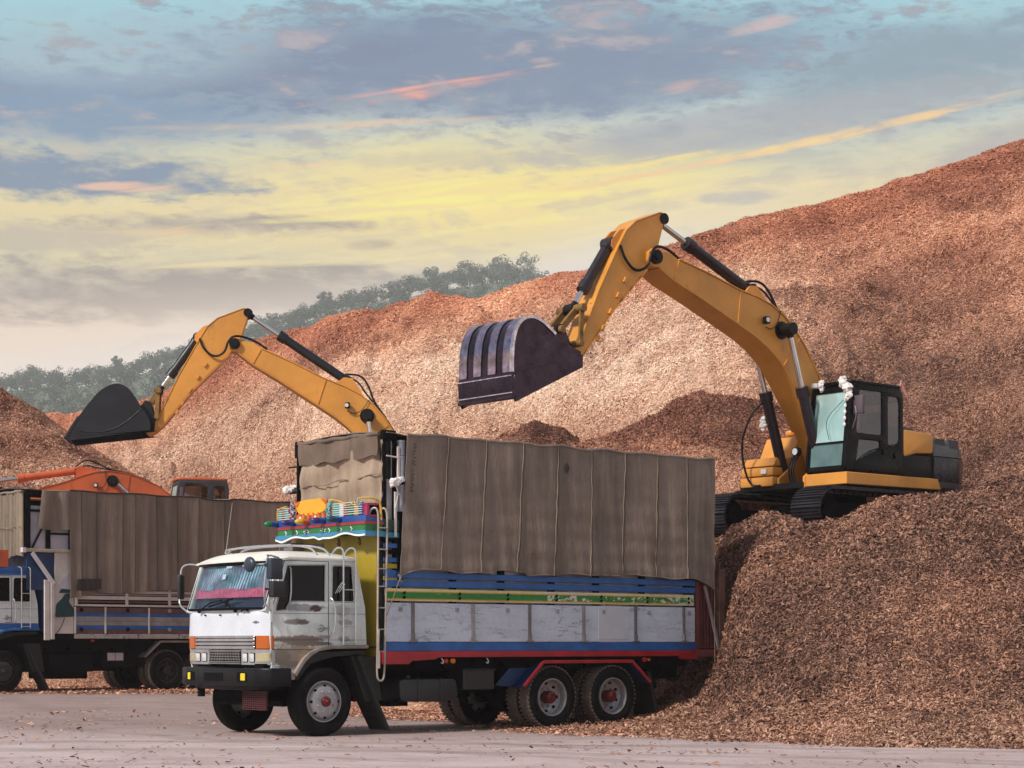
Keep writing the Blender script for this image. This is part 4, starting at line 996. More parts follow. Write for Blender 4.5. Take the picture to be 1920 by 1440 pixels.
    b.build('turntable', BLACKM, E, bevel=0.02)
    hl, r, w = 1.62, 0.42, 0.70
    tb = MB(); per = 4 * hl + 2 * math.pi * r; n = 50
    def loop(s):
        s %= per
        if s < 2 * hl: return (-hl + s, r), (1, 0)
        s -= 2 * hl
        if s < math.pi * r: a = math.pi / 2 - s / r; return (hl + r * math.cos(a), r * math.sin(a)), (math.sin(a), -math.cos(a))
        s -= math.pi * r
        if s < 2 * hl: return (hl - s, -r), (-1, 0)
        s -= 2 * hl; a = -math.pi / 2 - s / r; return (-hl + r * math.cos(a), r * math.sin(a)), (math.sin(a), -math.cos(a))
    for i in range(n):
        (x, z), (tx, tz) = loop(per * i / n); R = Matrix(((tx, 0, -tz), (0, 1, 0), (tz, 0, tx))); L = per / n
        N = Vector((-tz, 0, tx))
        tb.box((x, 0, z + 0.47), (L * 0.93, w, 0.035), R)
        for k in (-0.34, 0.0, 0.34): tb.box(Vector((x, 0, z + 0.47)) + N * 0.030 + Vector((tx, 0, tz)) * L * k, (0.018, w, 0.03), R)
        tb.box(Vector((x, 0, z + 0.47)) - N * 0.05, (L * 0.8, 0.2, 0.06), R)
    fr = MB(); fr.b(-hl, hl, -0.17, 0.17, 0.25, 0.62)
    for x in (-hl, hl): fr.cyl((x, -0.1, 0.47), (x, 0.1, 0.47), 0.35, None, 22); fr.cyl((x, -0.2, 0.47), (x, 0.2, 0.47), 0.16, None, 18)
    for k in range(6): fr.cyl((-1.2 + k * 0.48, -0.2, 0.2), (-1.2 + k * 0.48, 0.2, 0.2), 0.10, None, 14)
    t0 = tb.build('track', TRACKM, E, smooth=0); t0.location = (0, -1.2, 0)
    f0 = fr.build('track_frame', BLACKM, t0, smooth=35)
    copy_part(t0, E, (0, 1.2, 0))
    return E, dict(bp=bp, sp=sp, bk=bk, P3=P3, cab=cab)

YEL = pmat('machine_yellow', (208, 142, 60), 0.42, var=0.12, vscale=1.3, dirt=(104, 68, 46), damt=0.42, dscale=2.6, streak=True, bump=0.05, bscale=6)
BROWNBLACK = pmat('greasy_black', (18, 16, 18), 0.42, var=0.3, dirt=(84, 64, 52), damt=0.16, spec=0.2)
CABBLK = pmat('cab_black', (10, 10, 13), 0.32, var=0.05, spec=0.14)
NAVY = pmat('navy_paint', (14, 19, 36), 0.3, var=0.2, dirt=(80, 72, 70), damt=0.15)
GREYT = pmat('slate_paint', (82, 77, 80), 0.45, var=0.15, dirt=(60, 54, 52), damt=0.3)
E1, e1 = excavator('large yellow excavator with white cloths on its black cab, standing on the front heap', (6.225, 39.24, 3.40), rad(40), 11.7, 0.0, 20.5, YEL, BROWNBLACK, pmat('ram_black', (38, 28, 36), 0.36, 0.2, var=0.2, dirt=(90, 66, 60), damt=0.25), BUCK1, True, CABBLK, 'excavators working on the chip heaps',
                   dict(cab=CABBLK, vent=True, ramfrac=0.60, boff=0.09), bw=0.71, tail_mats=(NAVY, GREYT, GREYT))
def decor_e1():
    cab = e1['cab']; y0 = -1.36
    b = MB()                                                             # white cloths knotted round the lamps on the cab roof
    for c, r, sq in (((-0.93, -1.14, 2.98), 0.075, (1, 1, 1)), ((-0.97, -1.20, 2.90), 0.09, (.9, 1, .8)), ((-0.96, -1.27, 2.82), 0.10, (.9, 1, .9)), ((-0.94, -1.30, 2.70), 0.075, (.9, 1, 1)), ((-0.96, -1.26, 2.62), 0.05, (1, 1, 1))): b.lump(c, r, 12, sq)
    b.build('white_cloth', WHITE_RAG, E1, label='large white cloth bundle tied at the front corner of the cab roof')
    b = MB()
    for c, r in (((-0.92, -0.62, 2.98), 0.055), ((-0.92, -0.61, 2.92), 0.065), ((-0.93, -0.62, 2.84), 0.04)): b.lump(c, r, 12)
    b.build('white_cloth', WHITE_RAG, E1, label='small white cloth knot on the cab roof edge')
    b = MB()
    for k in range(4): b.ball((-1.0 - 0.02 * k, y0 + 0.10 - 0.01 * k, 2.48 - k * 0.12), 0.032, 8, (0.7, 1, 1.3))
    b.build('white_bead_string', WHITE_RAG, E1)
    b = MB(); b.box((-0.98, -0.50, 2.92), (0.12, 0.16, 0.10)); b.build('work_lamp', LAMPG, E1, bevel=0.02)
    b = MB(); b.tube([(0.60, -1.2, 2.86), (0.63, -1.25, 3.0), (0.66, -1.25, 3.1)], 0.012, 6, smooth=1); b.bar((0.64, -1.25, 3.08), (0.82, -1.3, 2.66), 0.03, 0.02)
    b.build('pink_ribbon', pmat('pink_ribbon', (214, 150, 150), 0.7), E1)
    b = MB(); P = lambda x, z, y: (x, y, z)
    b.tube([(-1.28, 0.50, 2.75), (-1.45, 0.75, 2.45), (-1.52, 0.95, 1.9), (-1.34, 0.98, 1.3), (-1.24, 0.9, 1.08), (-1.22, 0.7, 1.08)], 0.022, 8, smooth=3)
    for k in range(3): b.tube([(-1.12, -0.12 + k * 0.06, 1.10), (-1.16, -0.08 + k * 0.06, 1.4), (-0.95, -0.1 + k * 0.05, 1.70)], 0.02, 6, smooth=2)
    b.build('hydraulic_hose', HOSE, E1)
    b = MB(); b.cyl((-1.22, -0.20, 1.68), (-1.12, -0.20, 1.68), 0.085, 0.085, 18); hl = b.build('head_lamp', BLACK, E1); b = MB(); b.cyl((-1.225, -0.20, 1.68), (-1.23, -0.20, 1.68), 0.065, None, 16); b.build('lens', LAMPG, hl)
    b = MB()
    for c, r in (((-1.22, 0.62, 2.36), 0.065), ((-1.22, 0.60, 2.26), 0.075), ((-1.22, 0.62, 2.17), 0.04)): b.lump(c, r, 12)
    b.build('white_cloth', WHITE_RAG, E1, label='white cloth bundle tied beside the far boom ram')
    b = MB(); b.tube([(-1.13, -0.98, 1.85), (-1.06, -0.8, 2.25), (-0.97, -1.2, 2.6)], 0.006, 5, smooth=2); b.bar((-1.06, -0.50, 1.95), (-0.98, -0.50, 2.6), 0.02, 0.02); b.build('wiper', HOSE, E1)
decor_e1()

E2, e2 = excavator('yellow excavator hidden up to its boom behind the near truck, black bucket seen side on', (-2.2, 47.0, 2.53), rad(6), 0.0, 0.0, 0.0, YEL, BROWNBLACK, pmat('ram_blue_black', (30, 30, 36), 0.36, 0.2, var=0.2), BUCK2, False, CABBLK, 'excavators working on the chip heaps', dict(cab=CABBLK, ramfrac=0.62), bw=0.62)
ORA = pmat('machine_orange', (196, 92, 50), 0.45, var=0.12, vscale=1.8, dirt=(112, 66, 48), damt=0.3, dscale=1.6)
CABG = pmat('cab_slate', (52, 50, 56), 0.4, var=0.2, dirt=(92, 74, 68), damt=0.3)
E3, e3 = excavator('orange excavator with rounded dark cab showing above the left truck tarpaulin', (-9.35, 60.0, 3.3), rad(20), 43.0, 34.0, 40.0, ORA, BROWNBLACK, ORA, BUCK2, False, ORA, 'excavators working on the chip heaps', dict(cab=CABG, ramfrac=0.60), bw=0.62)

# ------------------------------------------------------------------ truck materials
def canvas(name, col, seams=True):
    m = bpy.data.materials.new(name); m.use_nodes = True; t = m.node_tree; t.nodes.clear(); g = G(t)
    out = g.node('ShaderNodeOutputMaterial'); p = g.node('ShaderNodeBsdfPrincipled')
    ob = g.node('ShaderNodeTexCoord').outputs['Object']; x, y, z = g.sep(ob)
    st = g.noise(g.xyz(x * 3.2 - z * 0.12, y * 3.2, z * 0.10), 1.6, 6, 0.62)
    n = g.noise(ob, 1.1, 6, 0.6); f = g.noise(ob, 30, 4, 0.6)
    c4 = lin(*col); k = lambda q: tuple(min(1, v * q) for v in c4[:3]) + (1,)
    c = g.ramp(st * 0.5 + n * 0.35 + f * 0.15, [(0.33, k(0.62)), (0.48, k(0.95)), (0.66, k(1.32))])
    c = g.mix(g.smooth(g.noise(g.xyz(x * 1.15 + z * 0.22, y, 0.0), 1.9, 2, 0.4), 0.62, 0.70) * 0.45, c, k(0.62))         # darker lengths of cloth
    c = g.mix(g.smooth(g.noise(ob, 2.7, 5, 0.7), 0.64, 0.72) * 0.4, c, lin(86, 74, 66))
    g.put(p.inputs['Base Color'], c); p.inputs['Roughness'].default_value = 0.9; p.inputs['Specular IOR Level'].default_value = 0.2
    w = g.math('SINE', (x + y) * 420.0) * 0.5 + g.math('SINE', z * 420.0) * 0.5
    h = g.noise(g.xyz(x * 5 + z * 0.5, y * 5, z * 0.6), 1.5, 5, 0.6) * 3.0 + g.noise(ob, 9, 4) * 0.8 + w * 0.10
    g.put(p.inputs['Normal'], g.bump(h, 0.55, 0.02))
    t.links.new(p.outputs[0], out.inputs[0]); return m
TARP = canvas('brown_canvas', (126, 112, 103)); TARPF = canvas('tan_canvas', (158, 139, 122)); TARPD = canvas('dark_canvas', (62, 54, 52))
def cab_paint(name, base, rust):
    m = bpy.data.materials.new(name); m.use_nodes = True; t = m.node_tree; t.nodes.clear(); g = G(t)
    out = g.node('ShaderNodeOutputMaterial'); p = g.node('ShaderNodeBsdfPrincipled')
    ob = g.node('ShaderNodeTexCoord').outputs['Object']; x, y, z = g.sep(ob)
    n = g.noise(ob, 1.6, 6, 0.6); f = g.noise(ob, 14, 6, 0.7); sx = g.noise(g.xyz(x * 2.2, y * 2.2, z * 14), 1.0, 5, 0.65); vz = g.noise(g.xyz(x * 16, y * 16, z * 1.5), 1.0, 5, 0.6)
    c4 = lin(*base); k = lambda q: tuple(min(1, v * q) for v in c4[:3]) + (1,)
    c = g.ramp(n * 0.6 + f * 0.4, [(0.3, k(0.72)), (0.5, k(0.97)), (0.7, k(1.08))])
    c = g.mix(g.smooth(vz * 0.6 + n * 0.4, 0.56, 0.70) * 0.45, c, lin(140, 136, 128))
    c = g.mix(g.smooth(f * 0.7 + n * 0.3, 0.615, 0.66) * 0.7, c, lin(104, 92, 84))
    rough = V(g, p.inputs['Roughness']) if False else None
    if rust:
        near = 1.0 - g.smooth(y, -1.12, -1.05)
        def patch(cx, cz, wx, wz, colr, k_, rag=1.0):
            nonlocal c
            dx = (x - cx) / wx; dz = (z - cz) / wz
            d = dx * dx + dz * dz + (f - 0.5) * 2.2 * rag + (sx - 0.5) * 2.0 * rag
            c = g.mix((1.0 - g.smooth(d, 0.50, 1.25)) * near * k_, c, lin(*colr))
        patch(-0.50, 1.22, 0.44, 0.24, (112, 96, 88), 0.95); patch(-0.20, 1.14, 0.28, 0.22, (178, 138, 80), 0.95); patch(-0.76, 1.20, 0.20, 0.12, (52, 38, 38), 0.95); patch(-0.55, 1.10, 0.22, 0.05, (70, 54, 50), 0.9)
        patch(-0.45, 1.46, 0.46, 0.07, (56, 36, 38), 1.0); patch(-0.30, 1.40, 0.46, 0.04, (36, 24, 28), 1.0); patch(-0.48, 1.73, 0.24, 0.045, (104, 92, 90), 0.85); patch(-0.36, 1.72, 0.10, 0.04, (70, 58, 58), 0.6)
        patch(-0.35, 1.94, 0.40, 0.06, (124, 120, 126), 0.9); patch(-0.12, 1.93, 0.11, 0.055, (62, 36, 38), 1.0); patch(0.35, 1.9, 0.16, 0.10, (150, 148, 148), 0.6); patch(0.42, 1.72, 0.12, 0.06, (120, 116, 112), 0.6); patch(0.40, 1.46, 0.12, 0.05, (110, 104, 100), 0.6)
        patch(-0.45, 1.28, 0.6, 0.30, (170, 160, 146), 0.35)
    g.put(p.inputs['Base Color'], c); g.put(p.inputs['Roughness'], g.ramp(f, [(0.3, 0.28), (0.7, 0.55)]))
    g.put(p.inputs['Normal'], g.bump(g.noise(ob, 4.5, 3), 0.10, 0.01))
    t.links.new(p.outputs[0], out.inputs[0]); return m
CABW = cab_paint('white_cab_paint', (204, 212, 212), True); CABW2 = cab_paint('old_white_paint', (206, 210, 214), False)
def board_paint(name, base, crack, worn=None):
    """painted planks: long dark cracks and grain; 'worn' lets the paint flake off towards one end"""
    m = bpy.data.materials.new(name); m.use_nodes = True; t = m.node_tree; t.nodes.clear(); g = G(t)
    out = g.node('ShaderNodeOutputMaterial'); p = g.node('ShaderNodeBsdfPrincipled')
    ob = g.node('ShaderNodeTexCoord').outputs['Object']; x, y, z = g.sep(ob)
    n = g.noise(g.xyz(x * 0.9, y, z * 6.0), 1.2, 6, 0.65); f = g.noise(ob, 18, 5, 0.65)
    c4 = lin(*base); k = lambda q: tuple(min(1, v * q) for v in c4[:3]) + (1,)
    c = g.ramp(n * 0.6 + f * 0.4, [(0.3, k(0.72)), (0.5, k(1.0)), (0.72, k(1.12))])
    w = g.math('ABSOLUTE', g.noise(g.xyz(x * 1.1, y, z * 9.0), 1.0, 5, 0.6, 0.5) - 0.5)
    cr = (1.0 - g.smooth(w, 0.003, 0.014)) * g.smooth(g.noise(g.xyz(x * 1.3, y, z * 2.0), 1.3, 4), 0.46, 0.60)
    c = g.mix((cr * crack).clamp(), c, lin(92, 92, 104))
    c = g.mix(g.smooth(g.noise(g.xyz(x * 2, y, z * 9), 1.2, 6, 0.7), 0.62, 0.72) * 0.6 * crack, c, lin(146, 150, 166))
    if worn:
        q = g.noise(g.xyz(x * 9, y * 9, z * 12), 1.0, 6, 0.75); kx = g.smooth(x, worn[0], worn[1]) * 0.15
        mid = 1.0 - g.smooth(g.math('ABSOLUTE', x - 4.75), 0.1, 0.9)
        c = g.mix(g.smooth(q + kx + mid * 0.15, 0.645, 0.68), c, lin(206, 204, 184))
    g.put(p.inputs['Base Color'], c); p.inputs['Roughness'].default_value = 0.55
    g.put(p.inputs['Normal'], g.bump(n * 2.0 + f - cr * 2.0, 0.35, 0.01))
    t.links.new(p.outputs[0], out.inputs[0]); return m
BOARDW = board_paint('white_planks', (184, 190, 206), 0.75); BOARDG = board_paint('green_plank_paint', (30, 122, 48), 0.2, (4.2, 7.9)); BOARDY = board_paint('cream_plank_edge', (212, 198, 140), 0.5, (2.6, 6.4))
BLUE = pmat('blue_paint', (28, 88, 156), 0.45, var=0.2, vscale=2.5, dirt=(60, 62, 74), damt=0.25)
RED = pmat('red_paint', (156, 26, 38), 0.45, var=0.18, dirt=(80, 40, 42), damt=0.25)
YELW = pmat('yellow_paint', (164, 142, 36), 0.5, var=0.15, vscale=1.2, dirt=(110, 96, 42), damt=0.35, dscale=1.2, streak=True)
MAROON = pmat('maroon_paint', (104, 50, 52), 0.6, var=0.25, dirt=(60, 44, 44), damt=0.4)
OLDWHITE = pmat('chipped_white', (196, 186, 182), 0.6, var=0.15, vscale=2, dirt=(104, 72, 60), damt=0.35, dscale=2.6)
LILAC = pmat('pale_sheet_metal', (182, 178, 192), 0.55, var=0.12, dirt=(120, 110, 112), damt=0.25)
GREYBAND = pmat('grey_plank', (136, 132, 134), 0.65, var=0.2, dirt=(92, 82, 80), damt=0.3)
PURPLEBR = pmat('brown_red_plank', (92, 66, 68), 0.7, var=0.25, dirt=(60, 50, 50), damt=0.3)
DARKBLUE = pmat('dark_blue_paint', (18, 52, 96), 0.5, var=0.2, dirt=(16, 20, 30), damt=0.3)
PIPE = pmat('grey_pipe', (128, 130, 140), 0.5, var=0.2, vscale=2, dirt=(60, 56, 60), damt=0.4)
ROPE = pmat('old_rope', (140, 123, 108), 0.9, var=0.2)
AMBER = pmat('amber_lens', (178, 88, 22), 0.25, var=0.1); YLENS = pmat('yellow_lens', (230, 204, 30), 0.3, var=0.1); REDLENS = pmat('red_lens', (150, 30, 26), 0.3)
REDHUB = pmat('red_hub_paint', (92, 14, 22), 0.35, var=0.2, dirt=(60, 26, 26), damt=0.3)
MIRRORB = pmat('mirror_shell_blue', (42, 52, 68), 0.4, var=0.12, dirt=(80, 80, 86), damt=0.2)
REDMESH = pmat('faded_red_mesh', (78, 32, 38), 0.6, var=0.2)
TUBEM = pmat('silver_tube', (196, 198, 200), 0.28, 0.75, var=0.12, dirt=(120, 112, 108), damt=0.3)
NAVYDASH = pmat('dash_blue', (30, 32, 62), 0.5, var=0.1)

def foil():
    m = bpy.data.materials.new('foil_sunshade'); m.use_nodes = True; t = m.node_tree; t.nodes.clear(); g = G(t)
    out = g.node('ShaderNodeOutputMaterial'); p = g.node('ShaderNodeBsdfPrincipled')
    ob = g.node('ShaderNodeTexCoord').outputs['Object']; x, y, z = g.sep(ob)
    n = g.noise(g.xyz(y * 1.6, z * 1.4, 0.0), 1.3, 3); f = g.noise(g.xyz(y * 30, z * 8, 1.0), 1.0, 4, 0.7)
    c = g.ramp(n * 0.8 + f * 0.2, [(0.30, lin(24, 54, 72)), (0.42, lin(52, 92, 106)), (0.50, lin(104, 122, 138)), (0.57, lin(84, 70, 100)), (0.64, lin(60, 98, 114)), (0.78, lin(186, 196, 208))])
    g.put(p.inputs['Base Color'], c); p.inputs['Metallic'].default_value = 0.2; p.inputs['Roughness'].default_value = 0.4
    t.links.new(p.outputs[0], out.inputs[0]); return m
FOIL = foil(); PINK = pmat('pink_fringe', (206, 84, 118), 0.6, var=0.25, vscale=18)

# ------------------------------------------------------------------ wheels
def make_wheel(parent, front, loc, hub=True, hubm=None, rimm=None, label=None):
    W = bpy.data.objects.new('wheel', None); COL.objects.link(W); W.parent = parent; W.location = loc
    if label: W['label'] = label
    if front: pr = [(.315, .03), (.345, .0), (.40, -.016), (.45, -.016), (.486, .0), (.512, .03), (.525, .055), (.525, .085), (.514, .092), (.525, .099), (.525, .135), (.514, .142), (.525, .149), (.525, .19), (.525, .225), (.512, .25), (.48, .275), (.40, .29), (.345, .28), (.315, .25)]
    else: pr = [(.315, .03), (.345, .0), (.40, -.014), (.45, -.014), (.485, .0), (.505, .025), (.512, .05), (.512, .23), (.505, .255), (.48, .275), (.40, .29), (.345, .28), (.315, .25)]
    b = MB(); b.lathe(pr, n=48); b.lathe([(.46, -.020), (.466, -.024), (.472, -.018)], n=48); b.lathe([(.37, -.016), (.375, -.02), (.38, -.016)], n=48)
    if not front:
        b.mat(1); b.lathe([(.490, .012), (.509, .030), (.515, .055), (.515, .225), (.509, .25)], n=48)
        for k in range(44):
            a = 2 * math.pi * k / 44; R = Matrix.Rotation(-a, 3, 'Y')
            for y in (0.045, 0.235): b.box(R @ Vector((0.514, y, 0)), (0.022, 0.075, 0.038), R)
            b.box(R @ Vector((0.514, 0.14, 0.02)), (0.018, 0.07, 0.036), R)
    b.build('tyre', [RUBBER, RUBBERD], W, smooth=35)
    rm = rimm or STEELP
    b = MB()
    if front:
        b.lathe([(.318, .03), (.312, .006), (.298, .006), (.288, .03), (.275, .055), (.262, .03), (.245, .0), (.225, -.018), (.17, -.028), (.12, -.030), (.075, -.030), (.0, -.03)], n=40)
        for k in range(8):
            a = 2 * math.pi * (k + .5) / 8; b.cyl((.155 * math.cos(a), -.028, .155 * math.sin(a)), (.155 * math.cos(a), -.058, .155 * math.sin(a)), .019, .017, 6)
        b.mat(1)
        for k in range(8):
            a = 2 * math.pi * k / 8; b.cyl((.236 * math.cos(a), .02, .236 * math.sin(a)), (.236 * math.cos(a), -.016, .236 * math.sin(a)), .023, None, 12)
    else:
        b.lathe([(.318, .03), (.312, .002), (.296, .002), (.288, .03), (.282, .10), (.275, .13), (.262, .14), (.25, .16), (.215, .185), (.12, .195), (.0, .195)], n=40)
        b.mat(1)
        for k in range(8):
            a = 2 * math.pi * k / 8; b.cyl((.232 * math.cos(a), .19, .232 * math.sin(a)), (.232 * math.cos(a), .158, .232 * math.sin(a)), .026, None, 12)
        b.mat(0)
        for k in range(8):
            a = 2 * math.pi * (k + .5) / 8; b.cyl((.16 * math.cos(a), .19, .16 * math.sin(a)), (.16 * math.cos(a), .155, .16 * math.sin(a)), .018, None, 6)
    b.build('rim', [rm, BLACKM], W, smooth=35)
    b = MB()
    if front: b.lathe([(.078, -.02), (.078, -.055), (.070, -.072), (.05, -.082), (.03, -.086), (.022, -.105), (.001, -.108)], n=24)
    else: b.lathe([(.105, .19), (.105, .04), (.095, .02), (.06, .005), (.055, -.008), (.001, -.010)], n=24)
    b.build('hub', hubm or REDHUB, W, smooth=35)
    return W
def make_wheels(T, rear_us, hubm=None, rimm=None):
    wf = make_wheel(T, True, (0, -1.20, .525), hubm=hubm, rimm=rimm); copy_part(wf, T, (0, 1.20, .525), (0, 0, math.pi))
    wr = make_wheel(T, False, (rear_us[0], -1.22, .512), hubm=hubm, rimm=rimm)
    for u in rear_us:
        if u != rear_us[0]: copy_part(wr, T, (u, -1.22, .512), (0, 1.1, 0))
        copy_part(wr, T, (u, -0.90, .512), (0, 0.5, 0)); copy_part(wr, T, (u, 1.22, .512), (0, 0, math.pi)); copy_part(wr, T, (u, 0.90, .512), (0, 0, math.pi))

# ------------------------------------------------------------------ truck cab (same pattern on both trucks)
def make_cab(T, du, dz, paint, roofm, skirtm, details):
    W = 1.15
    U = lambda pts: [(u + du, z + dz) for u, z in pts]
    side = [(-.90, .90 - dz), (-.93, 1.3), (-.945, 1.5), (-.93, 1.88), (-.70, 2.62), (-.60, 2.70), (.55, 2.70), (.63, 2.62), (.79, 1.95), (.82, 1.33), (.36, 1.33), (.16, 1.32), (-.10, 1.29), (-.24, 1.22), (-.345, 1.13), (-.45, 1.0), (-.52, .90 - dz)]
    dwin = [(-.64, 2.57), (.045, 2.59), (.05, 2.035), (-.56, 2.03), (-.66, 1.90), (-.84, 1.885), (-.83, 1.97)]
    rwin = round_poly([(.175, 2.585), (.535, 2.585), (.595, 2.035), (.165, 2.035)], .05)
    b = MB(); b.prism(U(side), -W, -W + .045, (U(dwin), U(rwin))); b.prism(U(side), W - .045, W, (U(dwin), U(rwin)))
    b.b(.77 + du, .81 + du, -W + .045, W - .045, 1.35 + dz, 2.0 + dz); b.add([(.77 + du, -W + .05, 2.0 + dz), (.77 + du, W - .05, 2.0 + dz), (.60 + du, W - .05, 2.66 + dz), (.60 + du, -W + .05, 2.66 + dz), (.81 + du, -W + .05, 2.0 + dz), (.81 + du, W - .05, 2.0 + dz), (.64 + du, W - .05, 2.68 + dz), (.64 + du, -W + .05, 2.68 + dz)], [(0, 1, 2, 3), (7, 6, 5, 4), (0, 4, 5, 1), (2, 6, 7, 3), (1, 5, 6, 2), (0, 3, 7, 4)])
    def fu(v, z):                                                         # plan curve of the nose
        a = max(0, (abs(v) - .86) / .29); return -1.015 + .085 * a * a + .015 * (1 - v * v)
    for s in (-1, 1):                                                     # windscreen pillars
        b.bar((-.975 + du, s * 1.09, 1.88 + dz), (-.725 + du, s * 1.07, 2.66 + dz), .07, .08)
    cab = b.build('cab', paint, T, bevel=.014, seg=2)
    b = MB(); b.slab(lambda p, q: (fu(-W + .004 + p * (2 * W - .008), 0) + du + (0.02 * max(0, q - .85) / .15), -W + .004 + p * (2 * W - .008), 1.515 + q * .40 + dz), 40, 8, (.03, 0, 0))
    b.add([(-1.0 + du, -1.08, 1.915 + dz), (-1.0 + du, 1.08, 1.915 + dz), (-.90 + du, 1.08, 1.95 + dz), (-.90 + du, -1.08, 1.95 + dz), (-1.0 + du, -1.08, 1.88 + dz), (-1.0 + du, 1.08, 1.88 + dz), (-.90 + du, 1.08, 1.9 + dz), (-.90 + du, -1.08, 1.9 + dz)], [(0, 1, 2, 3), (4, 7, 6, 5), (0, 4, 5, 1), (3, 2, 6, 7), (0, 3, 7, 4), (1, 5, 6, 2)])
    b.build('bonnet_panel', pmat('bonnet_white', (206, 212, 222), 0.30, var=0.05, dirt=(170, 166, 164), damt=0.2, dscale=1.2) if details else paint, cab, smooth=40)
    b = MB(); b.slab(lambda p, q: (-.80 + p * 1.42 + du, -1.175 + q * 2.35, 2.69 + dz + .13 * (max(0, 1 - abs(q * 2 - 1) ** 3.2)) ** .6 * (max(0, 1 - (abs(p - .52) / .53) ** 4)) ** .7 - .035 * (1 - min(1, p / .12))), 32, 40, (0, 0, -.03))
    b.build('cab_roof', roofm, cab, smooth=50)
    b = MB(); b.bar((-.775 + du, -1.12, 2.635 + dz), (-.775 + du, 1.12, 2.635 + dz), .04, .075); b.build('windscreen_header', BLACK, cab, bevel=.01)
    b = MB(); wz = lambda q: (-.985 + .235 * q + du, 1.925 + .70 * q + dz)
    def wsf(p, q):
        v = -1.085 + p * 2.17; x, z = wz(q); return (x - .055 * (1 - (v / 1.1) ** 2), v * (1 - .02 * q), z)
    b.slab(wsf, 24, 8, (.008, 0, -.002)); b.build('windscreen', CLEAR, cab, smooth=60)
    b = MB(); rim = [wsf(p / 20, 0) for p in range(21)] + [wsf(1, q / 8) for q in range(1, 9)] + [wsf(p / 20, 1) for p in range(19, -1, -1)] + [wsf(0, q / 8) for q in range(7, 0, -1)]
    b.tube([(x - .006, y, z) for x, y, z in rim], .022, 6, closed=True); b.build('windscreen_seal', BLACKM, cab)
    # inside
    b = MB(); b.b(-.9 + du, .76 + du, -1.09, 1.09, 1.36 + dz, 1.42 + dz); b.b(-.92 + du, -.62 + du, -1.08, 1.08, 1.42 + dz, 1.93 + dz); b.b(.25 + du, .7 + du, -1.0, 1.0, 1.42 + dz, 2.3 + dz); b.b(-.45 + du, .1 + du, -1.0, -.45, 1.42 + dz, 1.78 + dz); b.b(.04 + du, .18 + du, -1.0, -.45, 1.78 + dz, 2.4 + dz)
    b.build('cab_interior', pmat('dark_trim', (24, 22, 28), 0.8, var=0.15), cab, bevel=.02)
    for h, nm in ((dwin, 'door_window'), (rwin, 'rear_side_window')):
        b = MB(); b.prism(U(h), -W + .018, -W + .026); b.prism(U(h), W - .026, W - .018); b.build(nm, GLASSD, cab, smooth=0)
    b = MB(); y = -W - .004
    for h in (dwin, rwin): b.tube([(u, y + .004, z) for u, z in U(h)], .011, 6, closed=True)
    b.tube([(u + du, y, z + dz) for u, z in ((-.60, 2.55), (-.57, 2.5), (-.57, 2.06), (-.66, 1.92))], .012, 6, smooth=1)
    b.build('window_rubber', pmat('grey_seal', (150, 152, 152), 0.5) if details else BLACKM, cab)
    b = MB()                                                              # door seams, pressed lines
    for p0, p1 in (((.105, 1.31), (.105, 2.64)), ((.105, 2.64), (-.68, 2.64)), ((-.905, 1.31), (-.92, 1.88)), ((-.92, 1.885), (-.69, 2.63)), ((-.905, 1.31), (-.18, 1.31))): b.bar((p0[0] + du, -W, p0[1] + dz), (p1[0] + du, -W, p1[1] + dz), .006, .012, (0, 1, 0))
    for z in (1.852, 1.455): b.bar((-.93 + du, -W, z + dz), (.80 + du, -W, z + dz), .005, .007, (0, 1, 0))
    b.b(-.62 + du, .60 + du, -W - .012, -W + .0, 2.685 + dz, 2.70 + dz)
    b.build('door_seam', BLACKM, cab, smooth=0)
    b = MB(); b.box((.03 + du, -W - .02, 1.632 + dz), (.17, .03, .022)); b.tube([(-.03 + du + .055 * math.cos(a), -W - .006, 1.632 + dz + .05 * math.sin(a)) for a in np.linspace(0, 2 * math.pi, 20)[:-1]], .007, 6, closed=True)
    b.box((.03 + du, -W - .006, 1.50 + dz), (.20, .008, .045)); b.build('door_handle', STEEL, cab, bevel=.006)
    b = MB(); b.tube([(.15 + du, -W, 2.09 + dz), (.16 + du, -W - .05, 2.06 + dz), (.20 + du, -W - .06, 1.9 + dz), (.19 + du, -W - .055, 1.6 + dz), (.15 + du, -W, 1.5 + dz)], .013, 7, smooth=2); b.build('grab_rail', TUBEM, cab)
    b = MB()
    for u in (.345, .575):
        b.tube([(u - .10 + du, -W + .10, 2.72 + dz), (u - .10 + du, -W + .08, 2.80 + dz), (u - .06 + du, -W - .0, 2.87 + dz), (u + du, -W - .05, 2.84 + dz), (u + du, -W - .055, 2.7 + dz), (u + du, -W - .055, 1.385 + dz)], .015, 8, smooth=3)
    for z in (1.42, 1.68, 1.95, 2.22): b.cyl((.345 + du, -W - .055, z + dz), (.575 + du, -W - .055, z + dz), .010, None, 7)
    b.build('cab_ladder', TUBEM, cab)
    b = MB()
    for u in (-.07, .16): b.tube([(u + du, -W + .06, 2.70 + dz), (u + du, -W + .06, 2.76 + dz), (u - .05 + du, -W + .16, 2.86 + dz), (u - .25 + du, -.7, 2.90 + dz), (u - .42 + du, 0, 2.90 + dz), (u - .40 + du, .75, 2.88 + dz), (u - .30 + du, 1.0, 2.74 + dz)], .016, 8, smooth=3)
    b.tube([(-.30 + du, -.75, 2.90 + dz), (-.70 + du, -.2, 2.87 + dz), (-.62 + du, .7, 2.86 + dz), (-.30 + du, .95, 2.82 + dz)], .014, 7, smooth=2)
    b.build('roof_rail', TUBEM, cab)
    # wheel-arch flare and lower side
    b = MB(); arc = U([(-.50, .90 - dz), (-.43, 1.0), (-.33, 1.13), (-.22, 1.22), (-.09, 1.285), (.16, 1.32), (.83, 1.325)])
